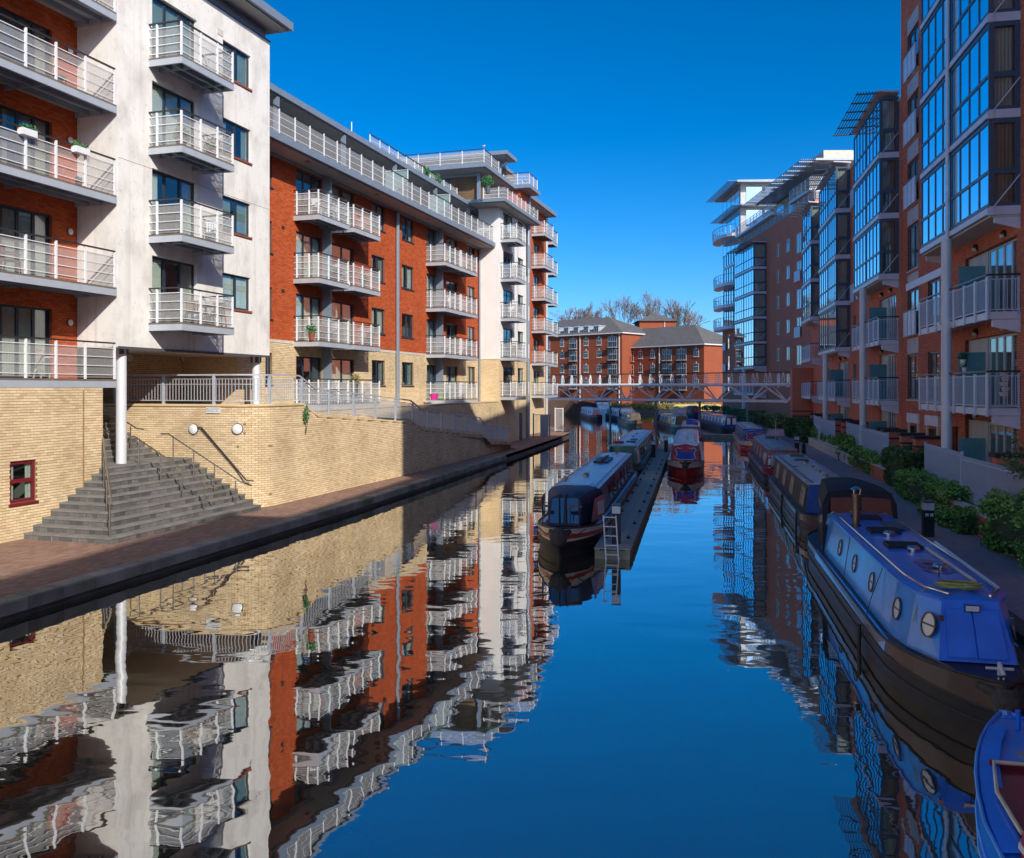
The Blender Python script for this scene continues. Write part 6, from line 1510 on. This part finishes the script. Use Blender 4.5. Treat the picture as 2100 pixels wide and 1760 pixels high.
for x in (-.55, .32):
    tt = M().box(x - .20, x + .20, .42, .56, b.g(.5) + .50, b.g(.5) + .53).build('wooden_rest', 'sill', b.r)
    for dx in (-.12, .12) if x > 0 else (.02,): M().tube([(x + dx, .5, b.g(.5)), (x + dx, .5, b.g(.5) + .5)], .014, 6).build('rest_leg', 'hand', tt)
for x in (-.16, .02): M().tube([(x + .05, .62, .75), (x, .98, 1.5), (x + .04, 1.02, 1.53)], .016, 6).build('canopy_pole', 'boat_black', c, True)
for x, y in ((0, 5.6), (-.05, 6.1), (-.5, 4.4), (.1, 15.5)): b.mushroom(x, y)
b.box('ladder_rack', -.35, .2, 10.8, 13.0, b.zr + .07, b.zr + .14, 'boat_black', b.roof); b.box('gang_plank', -.12, .0, 10.2, 13.4, b.zr + .14, b.zr + .18, 'slatwood', b.roof); b.hatch(0, 3.6, .9, .5, 'roof_pale_blue', .05)
b.fender(k=1.25)
for sg in (-1, 1): M().tube([(sg * .1, .0, .75), (sg * .4, .25, .55), (sg * .62, .5, .7)], .012, 5).build('mooring_rope', 'rope_d', b.r)
# --- green boat behind it
b = Boat('narrowboat', 'dark green narrowboat with blue roof and open bow behind the canopy boat', FR, -3.5, 41.6, 20.5, hull='boat_black', band='boat_green', side='boat_green', cab=(3.0, 19.0), lean=.02)
b.cabin('roof_pale_blue', .06, 'boat_green'); b.windows([5, 7, 9, 11, 13, 15, 17], 1.0, .2, .82, 'glassd', 'boat_green')
for sg in (-1, 1):
    q = [(sg * (b.w(1.6) - .1), 1.2, .6), (sg * (b.w(3) - .1), 3.0, .6), (sg * (b.w(3) - .2), 3.0, 1.45), (sg * (b.w(1.6) - .2), 1.6, 1.40)]
    M().hexa(q, [(x - sg * .03, y, z) for x, y, z in q]).build('bow_board', 'boat_green', b.r); q2 = [(x + sg * .012, 2.2 + (y - 2.2) * .55, 1.02 + (z - 1.02) * .7) for x, y, z in q]; M().add(q2, [(0, 1, 2, 3)]).build('name_board', 'boat_white', b.r)
m = M(); m.tube([(-.35 + .24 * math.cos(q), 4.0 + .24 * math.sin(q), b.zr + .12) for q in [2 * math.pi * i / 18 for i in range(19)]], .055, 8, False); m.build('lifebuoy', 'ringr', b.roof, True)
b.hatch(.2, 5.2, .5, .9, 'boat_black'); b.hatch(.2, 7.5, .4, 1.2, 'boat_black', .06); b.mushroom(0, 10); b.mushroom(0, 13); b.box('well_cover', -.45, .45, 1.0, 1.7, .5, .66, 'canvas_blue'); b.fender(k=.7)
# --- red boat right of the pontoon
b = Boat('narrowboat', 'red narrowboat facing the camera with blue scroll painted bow cover', FR, -.45, 44.6, 19.0, hull='boat_red', band='boat_cream', side='boat_red', cab=(2.6, 17.5), lean=.02)
b.cabin('roof_grey', .08, 'boat_red'); b.windows([5, 7, 9, 11, 13, 15], .9, .28, .8); w_, g = front_cover(b, .75, 1.52, 'boat_red', .45, 1.9); scroll(b, .75, g + .06, 1.44, w_ * .80, 'boat_navy', 'boat_cream', .45); b.fender(k=.9)
M().tube([(0, 1.16, 1.36), (.1, .95, 1.02)], .025, 6).build('strap', 'boat_cream', b.r)
for y in (4.5, 6.5, 9): b.mushroom(.0, y, 'boat_cream')
b.hatch(-.1, 8, .5, .6, 'roof_grey'); b.hatch(0, 11.5, .5, .9, 'boat_white', .12); b.hatch(0, 13.6, .6, .6, 'boat_cream', .15)
M().tube([(.5, 3.2, b.zr + .12), (.45, 10, b.zr + .12)], .03, 6).build('boat_pole', 'roof_pink', b.roof)
b = Boat('narrowboat', 'cluttered narrowboat with blue roof cover just behind the red one', FR, -.3, 65.5, 15.0, hull='boat_black', band='boat_maroon', side='boat_maroon', cab=(2.4, 13.6))
b.cabin('boat_white', .08, 'boat_maroon'); b.windows([4, 6, 8, 10], .8, .3, .8); b.hatch(.1, 5, .9, 1.6, 'canvas_blue', .25); b.hatch(-.1, 8, .6, 1, 'canvas_blue', .3); b.hatch(.1, 10.5, .6, 1, 'boat_red', .25); b.fender(k=.7)
# --- boats beyond the jetty
def simple(label, X, Y, tan, L, rot=0, hull='boat_black', band='boat_black', side='boat_maroon', roof='roof_grey', wins=5, win_m='glassd', front='boat_navy', door=False, can=None, **k):
    fr = Frame(tan) if not isinstance(tan, Frame) else tan; t, s = fr.local(X, Y)
    b = Boat('narrowboat', label, fr, t, s, L, hull=hull, band=band, side=side, rot=rot, **k); b.cabin(roof, .07, front)
    y0, y1 = b.cab; b.windows([y0 + (y1 - y0) * (i + .5) / wins for i in range(wins)], min(1.0, (y1 - y0) / wins * .6), .25, .82, win_m)
    for i in range(3): b.mushroom(0, y0 + (y1 - y0) * (i + .6) / 3.5)
    if door:
        for x in (-.28, .28): M().box(x - .17, x + .17, y0 + b.lean * .5 - .06, y0 + b.lean * .5 - .03, b.g0 + .12, b.zr - .1).build('door_pane', 'curt', b.r)
    if can: b.canopy(can[0], can[1], can[2], can[3], 'clearv')
    return b
simple('navy narrowboat with pinkish roof lying across the jetty end', 21.9, 86.4, .06, 20, hull='boat_black', band='boat_navy', side='boat_navy', roof='roof_pink', wins=8, win_m='boat_white', door=True, cab=(1.6, 18.4), lean=.02)
simple('brown narrowboat with pale flat roof moored beyond the pontoon', 17.3, 88.5, .02, 16, hull='boat_black', band='boat_tan', side='boat_tan', roof='roof_pink', wins=5, front='boat_tan', cab=(1.4, 11.5), lean=.05, can=(11.6, 14.5, 1.9, 'canvas_black'))
simple('olive brown narrowboat seen end-on left of the brown one', 13.9, 98, .02, 13, hull='boat_black', band='boat_tan', side='boat_tan', roof='boat_tan', wins=4, front='slatwood', cab=(1.2, 9), lean=.3, can=(9.2, 12.3, 2.0, 'canvas_navy'))
simple('long narrowboat with shiny pale roof under the left half of the bridge', 15.2, 109, -.03, 21, hull='boat_black', band='boat_navy', side='boat_white', roof='roof_pale_blue', wins=9, front='boat_navy')
simple('maroon narrowboat with pale side farthest left under the bridge', 11.6, 119, -.02, 17, hull='boat_black', band='boat_maroon', side='roof_pale_blue', roof='roof_pale_blue', wins=6, front='boat_maroon', cab=(1.2, 15.4))
simple('blue black canopy boat in the middle of the far basin', 23.6, 112, .03, 13, hull='boat_black', band='boat_navy', side='boat_navy', wins=4, can=(.6, 3.2, 2.1, 'canvas_navy'))
simple('grey narrowboat half hidden behind the brown boat', 19.6, 101, .03, 15, hull='boat_black', band='boat_maroon', side='roof_grey_blue', roof='roof_grey_blue', wins=5)
simple('yellow and white narrowboat lying crosswise before the grassy bank', 25.3, 154, Fr2(math.pi / 2), 13, hull='boat_navy', band='boat_yellow', side='boat_yellow', roof='boat_white', wins=5, front='boat_white')
# white cruiser
fr = Frame(-.02); t, s = fr.local(14.9, 139)
b = Boat('cabin_cruiser', 'small white cabin cruiser beside the maroon narrowboat', fr, t, s, 8.0, hull='boat_white', band='boat_white', side='boat_white', B=2.6, g=.9, zr=1.7, cab=(1.8, 6.2), lean=.8)
b.cabin('boat_white', .1, 'boat_white'); b.windows([3, 4.4, 5.6], 1.0, .45, .85, 'glassd2', 'boat_navy'); b.canopy(4.2, 7.2, 2.3, 'canvas_navy', 'clearv')

# ------------------------------------------------------------------ pontoon, jetty and what stands on them
def pontoon(label, fr, t0, t1, s0, s1, z, plank=.145, axis='s'):
    p = thing('pontoon', label, 'pontoon', fr, ((t0 + t1) / 2, s0, 0)); b0 = BASE[p.name]
    for t in (t0, t1 - .12): M().box(t, t + .12, s0, s1, -.3, z - .002).build('edge_beam', 'pontoon_edge', p)
    M().box(t0 + .121, t1 - .121, s0 + .0, s0 + .15, -.3, z - .03).build('end_beam', 'pontoon_edge', p); M().box(t0 + .121, t1 - .121, s0 + .16, s1, -.2, z - .05).build('float', 'wetwall', p)
    n = int((s1 - s0) / plank); me = None
    for i in range(n):
        if me is None: o = M().box(t0 - .02, t1 + .02, s0, s0 + plank - .012, z, z + .03).build('plank', 'pontoon', p); me = o.data
        else: o = bpy.data.objects.new('plank', me); COL.objects.link(o); o.parent = p; o.location = (RNG.normal(0, .006), i * plank, RNG.normal(0, .002))
    return p
pt = pontoon('long weathered timber pontoon between the moored boats', FR, -2.52, -1.62, 22.6, 66.0, .25)
for k in range(11):
    for t in (-2.38, -1.78):
        s_ = 24.2 + k * 2.6; c = M().box(t - .05, t + .05, s_ - .04, s_ + .04, .28, .33); c.tube([(t, s_ - .12, .36), (t, s_ + .12, .36)], .018, 6); c.build('cleat', 'boat_black', pt)
t_, s_ = FR.local(16.8, 77.0)
pontoon('short jetty joining the right bank before the navy boat', Fr2(math.radians(90)), -77.6, -76.6, 14.8, 20.8, .3, .16)
def service_post(fr, t, s, z, label, h=1.05, w_=.13, sockets=True):
    p = thing('service_post', label, 'bollard', fr, (t, s, z), 'service posts by the moorings')
    M().box(t - w_, t + w_, s - w_, s + w_, z, z + h - .24).build('body', 'boat_black', p); M().box(t - w_ * .97, t + w_ * .97, s - w_ * .97, s + w_ * .97, z + h - .24, z + h - .05).build('lamp_panel', 'boat_white', p)
    M().box(t - w_ * 1.08, t + w_ * 1.08, s - w_ * 1.08, s + w_ * 1.08, z + h - .05, z + h).build('cap', 'greyd', p)
    if sockets:
        for dx in (-.06, .06): M().box(t + dx - .04, t + dx + .04, s - w_ - .02, s - w_, z + h - .40, z + h - .32).build('socket', 'boat_white', p)
    return p
gt, gs = FR.G(1264, 1115, .28); service_post(FR, gt, gs, .28, 'black service post with white lamp panel at the pontoon tip', 1.05, .11, False)
gt, gs = FR.G(1372, 927, .28); service_post(FR, -1.8, gs, .28, 'slim service post on the pontoon beside the red bow', 1.0, .12, False)
gt, gs = FR.G(1346, 938, .28); service_post(FR, -2.4, gs, .28, 'service post on the pontoon beside the green boat', 1.0, .12, False)
gt, gs = FR.G(1903, 1100, RZ); service_post(FR, gt, gs, RZ, 'service post with two sockets on the path beside the blue boat', .95)
gt, gs = FR.G(1634, 932, RZ); service_post(FR, gt, gs, RZ, 'dark service post further along the right path near the tarpaulin boat', 1.1)
ld_ = thing('ladder', 'aluminium ladder leaning at the tip of the pontoon', 'ladder', FR, (-2.1, 22.45, -.2))
for t in (-2.30, -1.98): M().tube([(t + .12, 22.42, -.5), (t, 22.62, 1.12)], .02, 6).build('stile', 'white', ld_)
for k in range(6): z = -.1 + k * .235; f = (z + .5) / 1.62; M().tube([(-2.30 + .12 * (1 - f), 22.42 + .2 * f, z), (-1.98 + .12 * (1 - f), 22.42 + .2 * f, z)], .015, 6).build('rung', 'white', ld_)
for x, y, lb in ((14.2, 100.5, 'mooring pile'), (18.9, 96, 'mooring pile'), (21.3, 110, 'mooring pile')): pass
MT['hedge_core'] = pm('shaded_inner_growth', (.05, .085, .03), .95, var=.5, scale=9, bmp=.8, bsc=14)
# ------------------------------------------------------------------ right bank: hedges, railings, path furniture
def hedge(label, t0, t1, s0, s1, h, leaf='leaf', n=None, name='hedge', group=None):
    r = thing(name, label, 'hedge' if name == 'hedge' else 'shrub', FR, ((t0 + t1) / 2, (s0 + s1) / 2, RZ), group)
    w_, l_ = t1 - t0, s1 - s0; n = n or int(min(11000, 1200 * (w_ * l_ + h * (w_ + l_)))); cx, cy = (t0 + t1) / 2, (s0 + s1) / 2; m = M()
    ph = RNG.uniform(0, 6, 3); V = []; far_ = max(1.0, cy / 28.0); k0 = .05 * far_ ** .7
    for _ in range(n):
        d = RNG.normal(size=3); d /= np.linalg.norm(d); e = np.sign(d) * np.abs(d) ** .45; rr = RNG.random() ** .22
        lump = 1 + .10 * math.sin(5 * e[1] * l_ / 2 + ph[0]) + .08 * math.sin(4 * e[0] * 2 + 3 * e[2] + ph[1]) + RNG.normal(0, .035)
        p = Vector((cx + e[0] * w_ / 2 * rr * lump, cy + e[1] * l_ / 2 * rr * min(lump, 1.05), RZ + h * .5 + e[2] * h * .5 * rr * lump))
        if p.z < RZ: continue
        u = Vector(RNG.normal(size=3)).normalized(); v = u.orthogonal().normalized(); k = k0 * RNG.uniform(.7, 1.4)
        m.add([p - u * k, p - v * k * .5, p + u * k, p + v * k * .5], [(0, 1, 2, 3)])
    m.build('foliage', leaf, r)
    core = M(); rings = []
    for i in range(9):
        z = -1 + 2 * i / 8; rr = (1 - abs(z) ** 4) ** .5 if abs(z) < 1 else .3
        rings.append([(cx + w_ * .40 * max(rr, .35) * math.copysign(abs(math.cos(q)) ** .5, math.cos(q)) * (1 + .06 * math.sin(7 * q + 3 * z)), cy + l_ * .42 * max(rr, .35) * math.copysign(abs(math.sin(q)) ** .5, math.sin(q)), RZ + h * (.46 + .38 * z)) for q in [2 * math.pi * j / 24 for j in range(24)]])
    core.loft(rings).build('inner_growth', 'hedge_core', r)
    st = M()
    for q in range(max(2, int(l_ * 2))): s_ = s0 + l_ * (q + .5) / max(2, int(l_ * 2)); st.tube([(cx, s_, RZ), (cx + RNG.normal(0, .1), s_ + RNG.normal(0, .1), RZ + h * .7)], [.025, .01], 5)
    st.build('stem', 'twig', r); return r
def hp_(u, v): return FR.G(u, v, RZ)
hg = [('large rounded hedge at the right edge of the picture', 6.9, 8.4, 20.0, 24.3, 1.4), ('small round shrub against the low brick wall', 6.95, 7.5, 25.5, 26.4, .68), ('long clipped hedge by the blue boat, at the nearest blue railing', 7.2, 8.1, 27.6, 35.0, 1.0),
      ('low ivy spilling onto the path below the long hedge', 6.8, 7.4, 26.6, 29.6, .42),
      ('tall dark hedge bush between two blue railings', 7.5, 8.8, 35.3, 38.2, 1.6), ('slim dark bush just behind the tall hedge bush', 7.7, 8.7, 38.4, 39.8, 1.45), ('long hedge by the tarpaulin boat along the low wall', 7.6, 8.7, 41.0, 47.5, 1.05), ('bushy hedge beside the second blue railing', 7.8, 8.9, 48.0, 52.5, 1.4),
      ('small hedge before the third bay column', 7.9, 8.9, 53.4, 56.6, 1.1), ('small shrub further along the middle hedge row', 7.9, 8.8, 57.2, 59.6, 1.1), ('square hedge beside the white notice board', 8.0, 9.1, 60.5, 65, 1.3), ('dark hedge in front of the entrance pier', 7.6, 9.4, 66, 71.5, 1.7), ('far dark hedge under the footbridge end', 7.2, 9.0, 72.5, 76, 1.5)]
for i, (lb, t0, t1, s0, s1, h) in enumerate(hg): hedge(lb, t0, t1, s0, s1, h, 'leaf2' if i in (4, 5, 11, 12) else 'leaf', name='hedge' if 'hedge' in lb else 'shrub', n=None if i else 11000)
def hedge_w(label, X0, X1, Y0, Y1, h):
    r = thing('hedge', label, 'hedge', FW, ((X0 + X1) / 2, (Y0 + Y1) / 2, RZ)); m = M()
    for _ in range(2200):
        d = RNG.normal(size=3); d /= np.linalg.norm(d); e = np.sign(d) * np.abs(d) ** .45; rr = RNG.random() ** .25
        p = Vector(((X0 + X1) / 2 + e[0] * (X1 - X0) / 2 * rr, (Y0 + Y1) / 2 + e[1] * (Y1 - Y0) / 2 * rr, RZ + h / 2 + e[2] * h / 2 * rr * (1 + .12 * math.sin(e[1] * 6))))
        u = Vector(RNG.normal(size=3)).normalized(); v = u.orthogonal().normalized(); k = .12 * RNG.uniform(.7, 1.4)
        m.add([p - u * k, p - v * k * .5, p + u * k, p + v * k * .5], [(0, 1, 2, 3)])
    m.build('foliage', 'leaf2', r); M().tube([((X0 + X1) / 2, Y0 + .5, RZ), ((X0 + X1) / 2, Y0 + .5, RZ + h * .7)], .05, 5).build('stem', 'twig', r)
hedge_w('dark clipped hedge along the front of the far block', 25.6, 27.6, 92, 108, 1.5); hedge_w('farther dark hedge beyond the far block corner', 26.3, 28.2, 112, 124, 1.6); hedge_w('rounded hedge by the far block entrance', 25.0, 27.0, 84.5, 89, 1.4)
# young trees among the hedges
def sapling(label, t, s, h, seed):
    rnd = random.Random(seed); r = thing('young_tree', label, 'tree', FR, (t, s, RZ)); BASE[r.name] = Vector(); st, lf = M(), M()
    def grow(p, d, ln, rad, lev):
        q = p + d * ln; st.tube([p, q], [rad, rad * .6], 5, False)
        if lev >= 2:
            for _ in range(9):
                c = q + Vector((rnd.gauss(0, .1), rnd.gauss(0, .1), rnd.gauss(0, .06))); u = Vector((rnd.gauss(0, 1), rnd.gauss(0, 1), rnd.gauss(-.2, .4))).normalized(); v = u.orthogonal(); k = rnd.uniform(.04, .07)
                lf.add([c - u * k, c - v * k * .35, c + u * k, c + v * k * .35], [(0, 1, 2, 3)])
        if lev < 4:
            for _ in range(3): grow(q, (d + Vector((rnd.gauss(0, .5), rnd.gauss(0, .5), rnd.gauss(.1, .25)))).normalized(), ln * rnd.uniform(.6, .85), rad * .6, lev + 1)
    grow(Vector((0, 0, 0)), Vector((.08, 0, 1)).normalized(), h * .36, .03, 0); st.build('trunk', 'twig', r); lf.build('crown', 'leaf2', r)
sapling('thin dark leaved young tree before the nearest blue railing', 7.9, 22.9, 2.6, 3); sapling('taller spindly young tree at the right edge by the banded pier', 8.5, 22.0, 3.1, 5)
# low brick planter walls with blue railings
def low_wall(label, t, s0, s1, h=.55):
    r = thing('low_wall', label, 'wall', FR, (t, s0, RZ)); w = wall_s(t, s0, s1, -1); panel(M(), w, RZ, RZ + h).build('wall_core', 'mort_r', r)
    panel(M(), wall_t(s0, t, t + .25, -1), RZ, RZ + h).build('wall_end', 'redr_s', r); bricks(r, FR, w, RZ + .01, RZ + h - .005, 'redr', n_ind=300 if s0 < 30 else 0)
    M().box(t - .03, t + .3, s0 - .02, s1, RZ + h, RZ + h + .07).build('coping', 'stone', r); return r
low_wall('low red brick garden wall beneath the nearest blue railing', 7.45, 22.0, 32.0); low_wall('low red brick garden wall beside the second blue railing', 7.75, 37.9, 46.4); low_wall('low red brick garden wall in front of the third bay', 7.9, 51.0, 60.0)
def blue_fence(label, pts, z, h=1.15, step=.12):
    r = thing('blue_railing', label, 'railing', FR, (pts[0][0], pts[0][1], z)); w = Wall(pts); me = None; b0 = BASE[r.name]
    for p, q in zip(pts[:-1], pts[1:]):
        m = M(); m.beam((*p, z + .1), (*q, z + .1), .03, .03); m.beam((*p, z + h - .12), (*q, z + h - .12), .03, .03); m.build('rail', 'lavd', r)
    for p in pts: M().box(p[0] - .035, p[0] + .035, p[1] - .035, p[1] + .035, RZ, z + h + .05).build('post', 'lavd', r)
    a = step / 2
    while a < w.len:
        x, y = w.P(np.array(a))
        if me is None: me = unit_mesh('bar', M().box(-.013, .013, -.013, .013, .0, h), 'lavd')
        place(me, 'bar', r, (x, y, z)); a += step
blue_fence('blue grey barred railing in front of the nearest bay', [(7.95, 22.4), (7.95, 28.9)], 1.05, 1.3)
blue_fence('blue grey railing screening the patio left of the first column', [(8.1, 29.4), (8.2, 34.2)], 1.0, 1.4, .10)
blue_fence('blue grey railing with end post at the second bay', [(8.15, 40.3), (8.15, 46.2)], 1.05, 1.4)
blue_fence('blue grey railing left of the second column', [(8.2, 46.6), (8.3, 51.6)], 1.0, 1.5)
blue_fence('blue grey railing at the third bay', [(8.0, 54.0), (8.0, 60.0)], 1.05, 1.4, .14)
blue_fence('distant blue grey railing past the third column', [(8.0, 60.2), (8.2, 64.5)], 1.0, 1.5, .14)
# patio slabs behind the fences
o = structure('patio', M().box(7.75, TR_, 22, 64, RZ, .98), 'stone', FR)
# A-board, football, folding stool, second round post
t, s = hp_(1656, 893); ab = thing('sandwich_board', 'white folding sandwich board on the far right path', 'sign', FR, (t, s, RZ))
for sg in (-1, 1): M().beam((t, s + sg * .28, RZ), (t, s + sg * .03, RZ + .95), .55, .025, (1, 0, 0)).build('board', 'boat_white', ab)
t, s = hp_(1798, 972); one('football', 'white football lying by the low brick wall', 'ball', FR, (t, s, RZ), M().lathe([(.11 * math.sin(q), .11 - .11 * math.cos(q)) for q in [math.pi * (i + .02) / 10.4 for i in range(11)]], (t, s, RZ), 16), 'boat_white', smooth=True)
t, s = hp_(1727, 945); fs = thing('folding_stool', 'dark folding stool beside the hedge on the right path', 'stool', FR, (t, s, RZ))
for sg in (-1, 1): M().beam((t - .18, s + sg * .18, RZ), (t - .18, s - sg * .18, RZ + .42), .03, .03).build('leg', 'boat_black', fs); M().beam((t + .18, s + sg * .18, RZ), (t + .18, s - sg * .18, RZ + .42), .03, .03).build('leg', 'boat_black', fs)
M().box(t - .2, t + .2, s - .2, s + .2, RZ + .42, RZ + .44).build('seat', 'canvas_navy', fs)
t, s = hp_(1648, 931); m = M().lathe([(.12, 0), (.13, .5), (.1, .62), (.02, .66)], (t, s, RZ), 12); one('waste_bin', 'dark round bin beside the far service post', 'bin', FR, (t, s, RZ), m, 'boat_black', smooth=True)
# things on the right balconies
pot(FR, TR_ - BD + .05, 30.6, FF[0] + 1.1, 'small pot plant standing on the lower balcony rail', .07, .12, 'leafg', .12, 'boat_white', 60, .04)
pot(FR, TR_ - BD + .2, 31.3, FF[0] + 1.3, 'flowering plant in a white pot hung on the teal screen', .09, .2, 'leafg', .16, 'boat_white', 90, .05)
for k in range(5): 
    t, s = TR_ - .35 + .04 * (k % 2), 28.35; one('balcony_basket', ['lowest', 'second', 'middle', 'fourth', 'topmost'][k] + ' pale basket of the stack on the lower near balcony', 'basket', FR, (t, s, FF[0] + .35 + k * .15), M().lathe([(.10, 0), (.13, .12), (.11, .12)], (t, s, FF[0] + .35 + k * .15), 12), 'stone', smooth=True)
